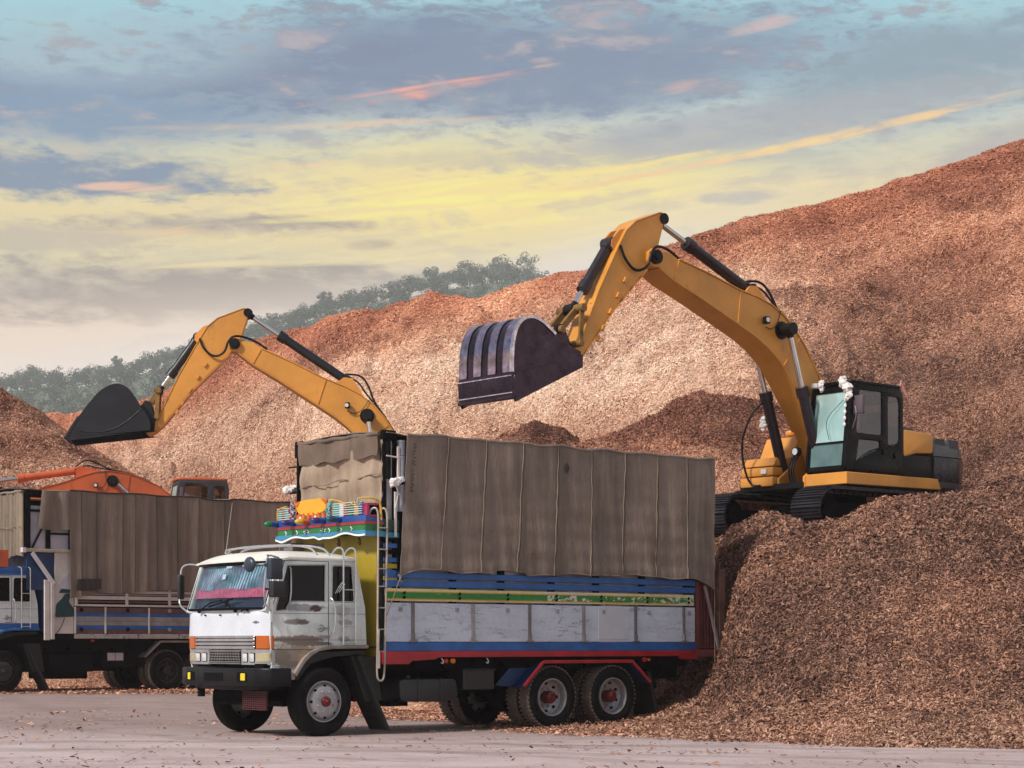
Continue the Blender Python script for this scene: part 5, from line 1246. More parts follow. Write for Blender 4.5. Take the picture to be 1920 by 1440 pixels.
    A2 = [(u - .045, z + .055) if i < 4 else (u, z + .055) for i, (u, z) in enumerate(arc)]
    b.prism(arc + A2[::-1], -W - .05, -W + .25); b.prism(arc + A2[::-1], W - .25, W + .05); b.build('arch_flare', pmat('dusty_grey_trim', (138, 128, 122), 0.65, var=0.2, dirt=(92, 76, 66), damt=0.35, dscale=4) if details else (skirtm or paint), cab, bevel=.012)
    if skirtm:
        b = MB(); b.b(-.94 + du, .815 + du, -W - .006, -W - .002, 1.34 + dz, 1.50 + dz); b.build('lower_stripe', skirtm, cab)
    b = MB(); b.b(-.90 + du, -.50 + du, -W - .012, -W + .20, .86, .98); b.build('cab_step', pmat('dusty_grey_trim2', (150, 140, 132), 0.6, var=0.2, dirt=(96, 76, 62), damt=0.4), cab, bevel=.01)
    b = MB(); b.prism(U([(-.5, .9 - dz), (-.33, 1.12), (-.1, 1.27), (.8, 1.30), (.8, 1.24), (.2, 1.2), (-.2, 1.1), (-.44, .85 - dz)]), -W + .02, -.75); b.prism(U([(-.5, .9 - dz), (-.33, 1.12), (-.1, 1.27), (.8, 1.30), (.8, 1.24), (.2, 1.2), (-.2, 1.1), (-.44, .85 - dz)]), .75, W - .02)
    b.prism([(.58, 1.2), (.66, 1.2), (.98, .50), (1.20, .06), (1.17, .06), (.92, .50)], -1.25, -.74); b.prism([(.58, 1.2), (.66, 1.2), (.98, .50), (1.20, .06), (1.17, .06), (.92, .50)], .74, 1.25)
    b.prism([(.52, 1.2), (.98, 1.2), (1.10, .52), (.78, .52)], -1.16, -.86)
    b.build('mud_flap', pmat('black_rubber_flap', (24, 23, 25), 0.7, var=0.3), cab)
    for s in (-1, 1):
        b = MB(); b.b(-.52, .98, s * .70, s * .74, .50, 1.34 + dz); b.prism(U([(-.5, 1.30), (.9, 1.30), (.9, 1.36), (-.4, 1.36)]), s * .72, s * 1.1); b.build('inner_fender', BLACKM, cab)
    # nose: grille bars, lamps
    b = MB(); b.b(-.975 + du, -.93 + du, -.84, .84, 1.05 + dz, 1.52 + dz); b.build('nose_backing', BLACKM, cab)
    b = MB()
    for z, h in ((1.502, .036), (1.455, .045), (1.398, .045), (1.34, .05)):
        b.slab(lambda p, q, z=z, h=h: (fu(-.84 + p * 1.68, 0) - .012 + du, -.84 + p * 1.68, z - h / 2 + q * h + dz), 16, 1, (.035, 0, 0))
    b.build('grille_bar', CHROME if details else STEEL, cab, bevel=.006, smooth=40)
    b = MB(); b.b(-1.005 + du, -.98 + du, -.45, .45, 1.10 + dz, 1.29 + dz); b.build('grille_recess', BLACKM, cab)
    b = MB()
    for z in (1.125, 1.165, 1.205, 1.245, 1.28): b.b(-1.022 + du, -1.005 + du, -.44, .44, z - .008 + dz, z + .008 + dz)
    for k in range(6):
        for s in (-1, 1): b.bar((-1.018 + du, s * (.06 + k * .075), 1.12 + dz), (-1.018 + du, s * (.02 + k * .075), 1.285 + dz), .012, .012)
    b.b(-1.03 + du, -1.0 + du, -.46, .46, 1.09 + dz, 1.11 + dz); b.b(-1.03 + du, -1.0 + du, -.46, .46, 1.285 + dz, 1.305 + dz)
    b.build('grille', STEEL, cab)
    for s in (-1, 1):
        cv = [(-1.008, .46), (-1.010, .70), (-1.006, .86), (-.988, 1.0), (-.955, 1.10), (-.905, 1.152), (-.86, 1.156)]
        def corner(p, k=s):
            f = p * 6; i = min(int(f), 5); f -= i; a, c = cv[i], cv[i + 1]; return (a[0] + (c[0] - a[0]) * f + du, k * (a[1] + (c[1] - a[1]) * f))
        b = MB(); b.slab(lambda p, q: (*corner(p), 1.08 + q * .235 + dz), 24, 1, (.035, -s * .02, 0)); fr = b.build('lamp_panel', STEELP, cab, bevel=.004)
        for v in (.58, .77):
            b = MB(); b.box((-1.012 + du, s * v, 1.19 + dz), (.02, .145, .145)); hl = b.build('headlight', BLACKM, T, bevel=.01)
            b = MB(); b.slab(lambda p, q, v=v, s=s: (-1.022 + du - .012 * (1 - (2 * p - 1) ** 2) * (1 - (2 * q - 1) ** 2), s * v - .062 + p * .124, 1.128 + q * .124 + dz), 8, 8, (.012, 0, 0)); b.build('lens', LAMPG, hl, smooth=60)
        b = MB(); b.slab(lambda p, q: (corner(.34 + .42 * p)[0] - .008, corner(.34 + .42 * p)[1] + s * .004, 1.125 + q * .13 + dz), 10, 1, (.02, -s * .01, 0)); b.build('side_lamp', pmat('amber_grey_lens', (170, 160, 128), 0.3), T, bevel=.006)
        b = MB(); b.slab(lambda p, q: (corner(.35 + .60 * p)[0] - .014, corner(.35 + .60 * p)[1] + s * .006, 1.322 + q * .196 + dz), 20, 3, (.035, -s * .02, 0)); b.build('turn_signal', AMBER, T, bevel=.006)
    # bumper
    b = MB(); pl = [(-1.12, -.95), (-1.10, -1.10), (-.98, -1.25), (-.62, -1.25), (-.62, -1.15), (-.90, -1.12), (-.95, -.9)]
    pl = pl + [(x, -y) for x, y in pl[::-1]]
    b.prism([(x + du, y) for x, y in pl], .765, 1.035, plane='xy')
    b.b(-1.0 + du, -.5 + du, -.9, .9, .70, .80)
    bump = b.build('bumper', BLACK, T, bevel=.022, seg=2)
    b = MB(); b.b(-1.127 + du, -1.10 + du, -.12, .42, .83, .96); b.b(-1.125 + du, -1.10 + du, -.80, -.52, .83, .97); b.b(-1.125 + du, -1.10 + du, .70, .92, .83, .97); b.build('bumper_slot', BLACKM, bump, bevel=.004)
    for v in (-.70, .84):
        b = MB(); b.box((-1.132 + du, v, .90), (.02, .12 if v < 0 else .07, .11)); b.build('fog_lamp', YLENS, bump, bevel=.008)
    b = MB(); b.b(-1.02 + du, -.80 + du, -1.10, -.85, 1.03, 1.10); b.b(-.80 + du, -.5 + du, -.55, .65, .56, .76); b.cyl((-.55, -.95, .52), (-.55, .95, .52), .07, None, 12); b.cyl((-.95 + du, .78, .72), (-.95 + du, .78, .58), .06, None, 10); b.cyl((0, -1.0, .52), (0, 1.0, .52), .09, None, 12)
    b.build('front_axle', BLACKM, T)
    # wipers and mirrors
    b = MB()
    for v, w in ((.68, -.02), (-.36, .05)):
        b.cyl((-1.03 + du, v, 1.89 + dz), (-1.07 + du, v, 1.90 + dz), .025, None, 8); b.tube([(-1.06 + du, v, 1.90 + dz), (-1.09 + du, v + (w - v) * .55, 2.02 + dz), (-1.075 + du, w, 2.06 + dz)], .010, 6); b.bar((-1.08 + du, v + (w - v) * .5 + .02, 1.965 + dz), (-1.07 + du, w - .25 if v < 0 else w - .30, 2.075 + dz), .018, .022)
    b.build('wiper', BLACKM, cab)
    if details:
        for v in (.55, .12):
            b = MB(); b.cyl((-1.035 + du, v, 1.835 + dz), (-1.0 + du, v, 1.835 + dz), .012, None, 8); b.build('bonnet_stud', BLACKM, cab)
        b = MB(); b.tube([(-1.03 + du, -.50, 1.885 + dz), (-1.05 + du, -.56, 1.91 + dz), (-1.05 + du, -.66, 1.91 + dz), (-1.03 + du, -.70, 1.885 + dz)], .014, 6, smooth=1); b.build('bonnet_handle', BLACKM, cab)
        b = MB()
        for y, z, w, h in ((-.87, 1.72, .16, .016), (-.87, 1.72, .06, .04)): b.box((fu(y, 0) - .003 + du, y, z + dz), (.006, w, h))
        b.build('badge', STEEL, cab)
        # sunshade inside the screen: ribbed foil above, pink fringe below, dark dash under it
        b = MB()
        def shade(q0, q1, off, amp):
            def f(p, q):
                x, y_, z = wsf(.015 + .97 * p, q0 + (q1 - q0) * q); return (x + off + amp * math.sin(p * 2.15 * 80 + 1.5 * math.sin(p * 9)) + .012 * math.sin(p * 13 + q * 4), y_, z)
            return f
        b.slab(shade(.42, .97, .045, .010), 330, 6, (.004, 0, 0)); b.build('foil_sunshade', FOIL, cab, smooth=60)
        b = MB(); b.slab(shade(.25, .45, .036, .006), 220, 3, (.004, 0, 0)); b.build('pink_fringe', PINK, cab, smooth=60)
        b = MB(); b.box((-.86, .30, 2.36), (.004, .10, .10)); x, y_, z = wsf(.66, .72); b.v = []; b.f = []; b.m = []
        for p, q, w, h in ((.60, .66, .045, .11), (.55, .90, .08, .05), (.36, .93, .06, .04)):
            o = len(b.v); b.slab(lambda a, c, p=p, q=q, w=w, h=h: tuple(Vector(wsf(p + a * w, q + c * h)) + Vector((.012, 0, 0))), 2, 2, (.003, 0, 0))
        b.build('paper_sticker', pmat('paper', (226, 226, 230), 0.8), cab)
        b = MB(); b.slab(lambda p, q: tuple(Vector(wsf(.02 + .96 * p, .0 + .26 * q)) + Vector((.09, 0, 0))), 8, 2, (.01, 0, 0)); b.build('dashboard', NAVYDASH, cab)
        # mirrors: two housings and a round one on the near side, one on a bow on the far side
        m = MB(); m.tube([(-.80, -1.12, 2.66), (-1.0, -1.30, 2.70), (-1.14, -1.38, 2.69), (-1.16, -1.39, 2.55), (-1.20, -1.38, 2.2), (-1.16, -1.34, 2.02), (-1.02, -1.18, 1.93), (-.94, -1.14, 1.9)], .014, 7, smooth=2)
        m.tube([(-1.15, -1.38, 2.70), (-.95, -1.36, 2.68), (-.86, -1.3, 2.64), (-.72, -1.16, 2.6)], .012, 7, smooth=1); m.tube([(-1.16, -1.38, 2.57), (-1.28, -1.25, 2.56)], .014, 7)
        m.bar((-.92, -1.155, 1.72), (-.92, -1.155, 2.05), .05, .03); arm = m.build('mirror_arm', TUBEM, T)
        m = MB(); R = Matrix.Rotation(rad(18), 3, 'Z'); m.box((-1.03, -1.41, 2.50), (.28, .10, .31), R); m.bar((-1.2, -1.38, 2.56), (-1.1, -1.40, 2.54), .08, .05); m.build('side_mirror', MIRRORB, T, bevel=.045, seg=3)
        m = MB(); m.box((-.99, -1.41, 2.20), (.29, .10, .24), R); m.bar((-1.18, -1.36, 2.2), (-1.1, -1.38, 2.2), .05, .03); m.build('side_mirror', pmat('mirror_shell_black', (30, 32, 38), 0.45, var=0.15), T, bevel=.05, seg=3, label='lower black mirror housing')
        m = MB(); m.ball((-1.34, -1.22, 2.56), .135, 12, (.45, 1.0, .85)); m.build('side_mirror', MIRRORB, T, label='round kerb mirror housing')
        m = MB(); m.tube([(-.72, 1.12, 2.62), (-.78, 1.38, 2.66), (-.86, 1.50, 2.63), (-.88, 1.53, 2.5), (-.90, 1.53, 2.1), (-.92, 1.47, 1.99), (-.95, 1.15, 1.88)], .015, 7, smooth=2); m.build('mirror_arm', TUBEM, T)
        m = MB(); m.box((-.86, 1.55, 2.30), (.07, .15, .40), Matrix.Rotation(rad(-60), 3, 'Z')); m.build('side_mirror', pmat('mirror_shell_black', (30, 32, 38), 0.45), T, bevel=.03, seg=3, label='narrow mirror on the far side bow')
        b = MB(); b.cyl((-.62, .60, 2.80), (-.50, .60, 3.60), .006, .003, 6); b.ball((-.62, .6, 2.81), .018, 6); b.build('aerial', pmat('aerial_wire', (190, 180, 172), 0.4, 0.5), T)
        b = MB()                                                          # white brush marks on the rear side window
        for p in (((.24, 2.16), (.30, 2.26), (.36, 2.33), (.40, 2.34)), ((.27, 2.17), (.33, 2.25), (.40, 2.38)), ((.31, 2.18), (.36, 2.24), (.42, 2.31)), ((.30, 2.27), (.36, 2.26), (.41, 2.27))): b.tube([(u, -W + .012, z) for u, z in p], .005, 5, smooth=2)
        b.build('window_scribble', pmat('white_marker', (235, 235, 238), 0.7), cab)
    return cab

# ------------------------------------------------------------------ near truck
def under_gear(T, tank, rails_end):
    b = MB()
    for y in (-.42, .42): b.b(-.6, rails_end, y - .04, y + .04, .78, 1.02)
    for u in (1.2, 2.4, 3.6, 5.2, 6.6): b.b(u - .05, u + .05, -.42, .42, .82, .98)
    b.b(1.05, rails_end - .35, -1.02, 1.02, 1.0, 1.32)  # added dark box closing the gap of light under the bed
    for u in np.arange(1.2, rails_end - .4, .6): b.b(u - .04, u + .04, -1.15, 1.15, 1.03, 1.11)
    b.b(1.2, 3.7, -.02, .02, .5, 1.0); b.cyl((1.3, .55, .72), (2.3, .55, .72), .16, None, 14); b.cyl((2.5, .7, .72), (3.4, .7, .72), .2, None, 14)  # added dark board to block the see-through light, then the air tanks
    b.build('chassis', BLACKM, T)
def corrugated(b, x0, x1, y, z0, z1, n, d):
    for k in range(n):
        a = x0 + (x1 - x0) * k / n; w = (x1 - x0) / n; b.b(a, a + w * .6, y - d, y, z0, z1)
def near_truck():
    T = thing('cargo_truck', 'white cab truck with gaudy painted crown and tall brown tarpaulin, nearest the viewer', 'truck', (-3.602, 31.118, 0), rad(40), 'cargo trucks unloading at the chip heaps')
    make_wheels(T, (4.56, 5.93))
    make_cab(T, 0, 0, CABW, pmat('roof_white', (214, 212, 204), 0.5, var=0.08, dirt=(150, 132, 116), damt=0.45, dscale=2.2), None, True)
    under_gear(T, None, 8.2)
    V0 = -1.25
    # --- floor, rails
    b = MB(); b.b(1.02, 8.55, -1.20, 1.20, 1.325, 1.36); b.build('bed_floor', MAROON, T)
    b = MB(); b.b(1.07, 7.87, V0 - .01, V0 + .06, 1.285, 1.425); b.b(1.07, 7.87, 1.19, 1.26, 1.285, 1.425); b.build('blue_rail', BLUE, T, bevel=.006)
    b = MB(); b.prism([(1.06, 1.282), (7.9, 1.282), (7.9, 1.13), (7.5, 1.13), (7.46, 1.185), (2.15, 1.185), (2.05, 1.15), (1.62, 1.13), (1.55, 1.08), (1.06, 1.08)], V0 - .014, V0 + .05); b.b(1.07, 7.87, 1.19, 1.262, 1.15, 1.283); b.build('red_rail', RED, T, bevel=.006)
    # --- lower white boards between the hinge straps
    st = [1.62, 2.83, 4.015, 5.205, 6.40, 7.56]; ed = [1.10] + st + [7.86]
    for i in range(7):
        b = MB(); b.b(ed[i] + (.012 if i else 0), ed[i + 1] - .012, V0 - .012, V0 + .02, 1.43, 2.035); b.build('side_panel', BOARDW, T, bevel=.006)
    b = MB(); b.b(5.54, 6.24, V0 - .018, V0 - .011, 1.47, 2.01); b.build('patch_plate', pmat('patch_metal', (188, 192, 204), 0.5, 0.2, var=0.06), T, bevel=.004)
    for i, u in enumerate(st):
        b = MB(); b.b(u - .03, u + .03, V0 - .032, V0 - .01, 1.45, 2.04); b.box((u, V0 - .04, 1.435), (.15, .03, .03)); b.box((u, V0 - .04, 1.50), (.045, .03, .12))
        for z in (1.6, 1.75, 1.9): b.cyl((u, V0 - .03, z), (u, V0 - .042, z), .012, None, 6)
        b.build('hinge_strap', STEEL if i % 2 else pmat('strap_steel', (118, 112, 112), 0.5, 0.7, var=0.2, dirt=(92, 76, 68), damt=0.4), T, bevel=.004)
    for u in (1.38, 2.5, 3.55, 4.62, 5.66, 6.72, 7.7):
        b = MB(); b.box((u, V0 - .016, 1.935), (.07, .012, .07)); b.tube([(u - .02, V0 - .03, 1.955), (u + .02, V0 - .03, 1.945), (u + .02, V0 - .03, 1.915), (u - .02, V0 - .03, 1.915)], .006, 5, closed=True); b.build('tie_ring', STEELP, T)
    # --- green board with cream edges
    b = MB(); b.b(1.09, 7.82, V0 - .012, V0 + .03, 2.065, 2.255); gb = b.build('green_board', BOARDY, T, bevel=.004)
    b = MB(); b.b(1.09, 7.82, V0 - .016, V0 - .0125, 2.10, 2.20); b.build('green_stripe', BOARDG, gb)
    b = MB()
    for z in (2.098, 2.208): b.b(1.09, 7.3, V0 - .018, V0 - .0128, z - .008, z + .006)
    b.build('orange_pinstripe', pmat('orange_line', (196, 132, 40), 0.5), gb)
    for u in (1.45, 2.55, 3.55, 4.6, 5.6, 6.68, 7.68):
        b = MB()
        for z in (2.12, 2.19): b.box((u, V0 - .024, z), (.03, .02, .045), Matrix.Rotation(rad(45), 3, 'Y'))
        b.build('board_bolt', BLACKM, gb)
    # --- blue slats with white inner boards showing between
    for z0, z1 in ((2.285, 2.385), (2.415, 2.515)):
        b = MB(); b.b(1.09, 7.86, V0 - .01, V0 + .025, z0, z1); b.b(1.09, 7.86, 1.2, 1.24, z0, z1); b.build('blue_slat', BLUE, T, bevel=.006)
    b = MB(); b.b(1.2, 7.8, V0 + .10, V0 + .13, 2.05, 4.55); b.b(1.2, 7.8, 1.12, 1.15, 1.3, 4.55); b.build('inner_sheet', pmat('inner_white_sheet', (196, 192, 196), 0.7, var=0.2, dirt=(120, 104, 98), damt=0.3), T)
    for u in (1.35, 2.47, 3.47, 4.55, 5.55, 6.62, 7.7):
        b = MB(); b.b(u - .05, u + .05, V0 + .03, V0 + .10, 1.3, 4.6); b.b(u - .05, u + .05, 1.14, 1.2, 1.3, 4.6); b.build('bed_post', BLACKM, T)
    b = MB(); b.b(1.1, 7.86, 1.2, 1.245, 1.43, 2.26); b.build('far_board', BOARDW, T)
    # --- maroon tail
    b = MB(); b.b(7.88, 7.98, V0, -1.15, 1.12, 2.5); corrugated(b, 7.98, 8.5, V0 + .10, 1.3, 2.75, 6, .03); b.b(7.98, 8.5, V0 + .1, V0 + .13, 1.3, 2.75); b.b(7.9, 8.58, V0 - .02, V0 + .1, 1.17, 1.29)
    b.b(8.5, 8.56, -1.1, 1.2, 1.3, 2.9); b.build('tail_frame', MAROON, T, bevel=.006)
    b = MB(); b.bar((8.08, V0 - .02, 2.42), (8.44, V0 - .02, 1.31), .03, .06); b.build('tail_brace', GREYBAND, T, bevel=.004)
    b = MB(); b.b(8.44, 8.60, V0 - .03, V0 + .12, 1.22, 2.72); b.b(8.44, 8.60, 1.12, 1.26, 1.22, 2.72)
    for z in (1.5, 1.9, 2.3): b.b(8.40, 8.44, V0 - .02, V0 + .06, z, z + .08)
    b.build('tail_post', pmat('rusty_post', (108, 78, 68), 0.7, var=0.3, dirt=(150, 136, 128), damt=0.4, dscale=4), T, bevel=.008)
    # --- tarpaulin: side sheets, front sheets, top
    def hem(u): return 2.535 + .014 * math.sin(u * 4.1 + .5) + .008 * math.sin(u * 9.3) + .02 * math.sin(u * 1.3) + (.05 if 3.2 < u < 3.9 else 0) - .11 * max(0, (1.75 - u) / .4) - .16 * max(0, (u - 7.75) / .5) ** 1.5
    def ft(u): return 4.665 - .018 * (1 - math.cos(u * 2 * math.pi / 1.15)) * .5 + .012 * math.sin(u * 7)
    def tarp(p, q):
        u0 = 1.33 + .13 * q; u = u0 + p * (8.29 - u0); z = hem(u) + (ft(u) - hem(u)) * q
        s = (1 - q) ** 1.2; wv = .008 * math.sin(u * 8.17 + .9 * q) * (.3 + .7 * s) + .016 * math.sin(u * 2.3 + q * 1.2) + .006 * math.sin(u * 13.7 + 5 * q + 2 * math.sin(u * 1.9)) + .006 * math.sin(q * 9 - u * 2.6) + .012 * math.sin(u * 5.3 + q * 3 + 1) * s + .006 * math.sin(u * 23 + 3 * q) * s + .010 * math.sin(q * 14 + u * 1.7) * s
        return (u, V0 - .075 + wv - .03 * s * math.sin(q * 40) * .3, z)
    b = MB(); b.slab(tarp, 260, 36, (0, .012, 0)); tp = b.build('tarpaulin', TARP, T, smooth=60)
    b = MB()
    for u in (2.24, 3.03, 3.79, 4.55, 5.33, 6.08, 6.84, 7.57):
        p = (u - 1.40) / (8.29 - 1.40)
        b.tube([tuple(Vector(tarp(p + .0010 * math.sin(k * 1.9), k / 16)) + Vector((-.10 * (1 - k / 16) * (1 - p) ** 2, -.010, 0))) for k in range(17)], .0085, 5)
    b.build('seam_rope', ROPE, tp); b = MB()
    for u in (2.24, 3.03, 3.79, 4.55, 5.33, 6.08, 6.84, 7.57):
        p = (u + .035 - 1.40) / (8.29 - 1.40)
        b.slab(lambda a, c, p=p: tuple(Vector(tarp(p + (a - .5) * .0026 + .0006 * math.sin(c * 30), c)) + Vector((-.10 * (1 - c) * (1 - p) ** 2, -.004, 0))), 1, 30, (0, .003, 0))
    b.build('seam_shade_line', pmat('seam_shade_cloth', (88, 77, 71), 0.9), tp)  # dark line beside each rope, the seam's shade put into the colour
    b = MB(); b.tube([tuple(Vector(tarp(k / 60, 1)) + Vector((0, .01, .0))) for k in range(61)], .026, 8); b.tube([tuple(Vector(tarp(k / 90, .004)) + Vector((0, .0, 0))) for k in range(91)], .012, 6); b.build('rolled_hem', TARP, tp)
    b = MB(); b.box((4.76, V0 - .105, 4.30), (.05, .008, .12)); b.prism([(4.72, 4.31), (4.76, 4.40), (4.81, 4.31), (4.76, 4.22)], V0 - .112, V0 - .10); b.build('darn_patch', pmat('dark_cloth', (62, 48, 48), 0.9), tp)
    b = MB()                                                              # faded, no longer readable stencil marks
    for k in range(15):
        z = 4.50 - k * .052
        if k == 7: continue
        p = (1.60 - 1.45) / 6.9; x, y_, _ = tarp(p, .9)
        for j in range(random.choice((2, 3))): b.box((1.60 + (j - 1) * .022 - .004 * k, y_ - .016, z + random.uniform(-.012, .012)), (.014, .004, random.uniform(.012, .034)))
    b.build('faded_stencil', pmat('stencil_ink', (84, 70, 66), 0.9), tp)
    b = MB(); b.slab(lambda p, q: (1.10 + p * 7.19, V0 - .05 + q * 2.5, ft(1.10 + p * 7.19) + .10 * math.sin(q * math.pi) * (.6 + .4 * math.sin(p * 40)) - .01), 80, 14, (0, 0, -.012))
    b.slab(lambda p, q: (1.40 + p * 6.89, 1.27, 2.5 + 2.15 * q), 20, 6, (0, .012, 0)); b.build('top_sheet', TARP, tp, smooth=60)
    def fs(p, q):
        y = -1.24 + p * 2.18; z = 3.36 + q * 1.27 - .05 * p * (1 - q) * 0; w = .022 * math.sin(y * 17 + q * 2) * (1 - .5 * q) + .03 * math.sin(y * 5 + 1) + .014 * math.sin(y * 37 + q * 5) * (1 - q) + .02 * math.sin(q * 15 + y * 3)
        return (1.04 + w, y, z)
    b = MB(); b.slab(fs, 90, 40, (.012, 0, 0)); b.build('front_sheet', TARPF, tp, smooth=60)
    b = MB(); b.slab(lambda p, q: (.985 + .02 * math.sin(p * 9 + q * 3) + .012 * math.sin(p * 23), -1.18 + p * 2.12, 4.30 - .03 * p + .02 * math.sin(p * 21) + q * .34), 60, 8, (.012, 0, 0)); b.tube([(1.0, -1.22 + k * .11, 4.64 + .008 * math.sin(k * 1.3) ) for k in range(21)], .034, 8); b.build('front_flap', pmat_canvas2, tp, smooth=60)
    b = MB(); b.tube([(1.01, -1.24 + k * .11, 3.92 + .018 * math.sin(k * .8) + .10 * (20 - k) / 20) for k in range(21)], .010, 5); b.tube([(1.0, -1.22, 3.62), (1.0, -.9, 3.5), (1.0, -.6, 3.4)], .008, 5, smooth=2); b.build('lashing_rope', ROPE, tp)
    # --- corner gap: dark posts, grey pipe lengths, white straps, wrapped lamps
    b = MB(); b.b(1.06, 1.12, V0, V0 + .05, 1.3, 4.6); b.b(1.12, 1.46, V0 + .12, V0 + .16, 3.0, 4.6); b.b(1.36, 1.46, V0, V0 + .08, 2.4, 4.6); b.b(1.05, 1.12, 1.0, 1.06, 1.3, 4.7); b.b(1.04, 1.3, V0 - .02, V0 + .06, 4.55, 4.70); b.build('corner_post', BLACKM, T, bevel=.01)
    b = MB(); b.b(1.08, 1.28, V0 + .10, V0 + .115, 3.95, 4.55); b.build('corner_cloth', TARPD, tp)
    b = MB()
    for z0, z1 in ((4.32, 4.54), (3.95, 4.30), (3.45, 3.85)): b.cyl((1.395, V0 - .01, z0), (1.395, V0 - .01, z1), .062, None, 16); b.cyl((1.395, V0 - .01, z1 - .02), (1.395, V0 - .01, z1 + .012), .068, None, 16)
    b.build('pipe', PIPE, T, smooth=40)
    b = MB(); b.b(1.295, 1.335, V0 - .06, V0 - .03, 3.95, 4.45); b.b(1.25, 1.29, V0 - .05, V0 - .02, 3.05, 3.75); b.cyl((1.1, V0 - .03, 4.30), (1.33, V0 - .05, 4.28), .014, None, 7); b.build('perforated_strap', OLDWHITE, T, bevel=.004)
    for c, lab in (((1.22, V0 - .10, 3.90), 'white wrapped lamp on the near front corner of the bed'), ((.97, 1.22, 3.92), 'white wrapped lamp on the far front corner of the bed')):
        b = MB(); b.lump(c, .08, 12, (1.3, 1, .75)); b.lump((c[0] + .10, c[1] + .02, c[2] + .03), .07, 12, (1.1, 1, .7)); b.lump((c[0] - .07, c[1] - .02, c[2] - .03), .055, 12); b.tube([(c[0], c[1], c[2] - .05), (c[0] + .06, c[1], c[2] - .18), (c[0] + .03, c[1] + .05, c[2] - .4)], .008, 5, smooth=2); b.build('wrapped_lamp', WHITE_RAG, T, label=lab)
    b = MB(); b.cyl((1.02, 1.02, 3.3), (1.02, 1.02, 4.66), .03, None, 8); b.cyl((1.02, 1.02, 4.28), (1.02, 1.30, 4.28), .014, None, 6); b.b(.99, 1.09, .98, 1.08, 4.42, 4.68); b.cyl((1.0, 1.0, 3.86), (1.0, 1.25, 3.86), .02, None, 6); b.build('front_pole', BLACKM, T)
    # --- yellow headboard and striped corner slats
    b = MB(); b.b(1.02, 1.06, -1.13, 1.12, 1.2, 3.10); b.build('headboard', YELW, T, bevel=.006)
    for k, m in enumerate((BLUE, YELW, BLUE, YELW, BLUE, BLACKM, BLUE, BLACKM)):
        z = 2.28 + k * .095
        if k > 4: z += .03
        b = MB(); b.b(1.065, 1.33, V0 - .005, V0 + .04, z, z + .07); b.build('corner_slat', m, T, bevel=.004)
    b = MB(); b.b(1.07, 1.36, V0 - .01, V0 + .05, 3.04, 3.12); b.build('corner_slat', pmat('teal_paint', (28, 120, 150), 0.45, var=0.15), T)
    b = MB(); b.b(1.07, 1.36, V0 - .01, V0 + .05, 3.15, 3.32); b.build('corner_slat', pmat('dark_green_paint', (28, 62, 58), 0.45, var=0.15), T)
    # --- painted crown over the cab
    GRN = pmat('crown_green', (26, 112, 58), 0.35, var=0.12, vscale=5, dirt=(74, 70, 74), damt=0.22, dscale=5); SKY = pmat('crown_sky_blue', (58, 128, 174), 0.35, var=0.1, vscale=5, dirt=(74, 70, 74), damt=0.22, dscale=5); WHT = pmat('crown_white', (226, 230, 232), 0.4, var=0.06, vscale=5, dirt=(74, 70, 74), damt=0.22, dscale=5); REDC = pmat('crown_red', (152, 44, 52), 0.35); COB = pmat('crown_cobalt', (34, 76, 148), 0.35); YLT = pmat('crown_yellow', (200, 162, 56), 0.35); ORG = pmat('crown_orange', (206, 96, 34), 0.4); TEAL = pmat('crown_teal', (70, 168, 150), 0.35); MAG = pmat('crown_magenta', (158, 40, 84), 0.4); PURP = pmat('crown_purple', (58, 40, 110), 0.35); MAT = pmat('crown_mirror', (190, 205, 214), 0.12, 0.9)
    UF = .75
    def wave(v): return 3.045 + .045 * abs(math.sin((v + .15) * 2.6)) + .035 * math.cos(v * 9.0) * .6 + .05 * math.exp(-((v - .0) / .10) ** 2) * -1
    b = MB(); b.slab(lambda p, q: (UF - .02, -1.22 + 2.44 * p, 3.15 + q * .13), 8, 1, (.03, 0, 0)); b.b(UF - .02, 1.10, -1.24, -1.21, 3.15, 3.28); val = b.build('valance', GRN, T)
    for off, th, m, nm in ((.0, .035, WHT, 'scallop_edge'), (.028, .02, GRN, 'scallop_line'), (.045, .10, SKY, 'scallop_band')):
        b = MB(); b.slab(lambda p, q, off=off, th=th: (UF - .03 - (.004 if nm == 'scallop_edge' else .002 if nm == 'scallop_line' else 0), -1.24 + 2.48 * p, wave(-1.24 + 2.48 * p) + off + (th if nm != 'scallop_band' else max(.02, 3.165 - wave(-1.24 + 2.48 * p) - off)) * q), 80, 1, (.03, 0, 0)); b.build(nm, m, val)
    b = MB(); b.b(UF - .03, 1.12, -1.262, -1.232, 3.05, 3.15); b.build('scallop_band', SKY, val)
    b = MB()
    for v in (-.9, -.62, -.3, .28, .6, .92): b.bar((UF - .024, v, 3.20), (UF - .024, v + .05, 3.25), .010, .012); b.bar((UF - .024, v, 3.20), (UF - .024, v + .03, 3.17), .010, .010)
    for v in (-.12, .36):
        for k in range(5): b.bar((UF - .026, v + .03 * math.cos(k * 1.3), 3.215 + .02 * math.sin(k * 1.3)), (UF - .026, v + .075 * math.cos(k * 1.3), 3.215 + .04 * math.sin(k * 1.3)), .010, .016)
    b.build('white_flourish', WHT, val)
    b = MB(); b.b(UF - .035, UF + .02, -1.24, 1.24, 3.28, 3.335); b.b(UF - .03, 1.1, -1.255, -1.22, 3.28, 3.335); b.build('red_rail', REDC, T)
    b = MB(); b.b(UF - .01, UF + .06, -1.24, 1.24, 3.34, 3.45); b.b(UF + .06, 1.1, -1.25, -1.2, 3.34, 3.40); b.build('cobalt_rail', COB, T)
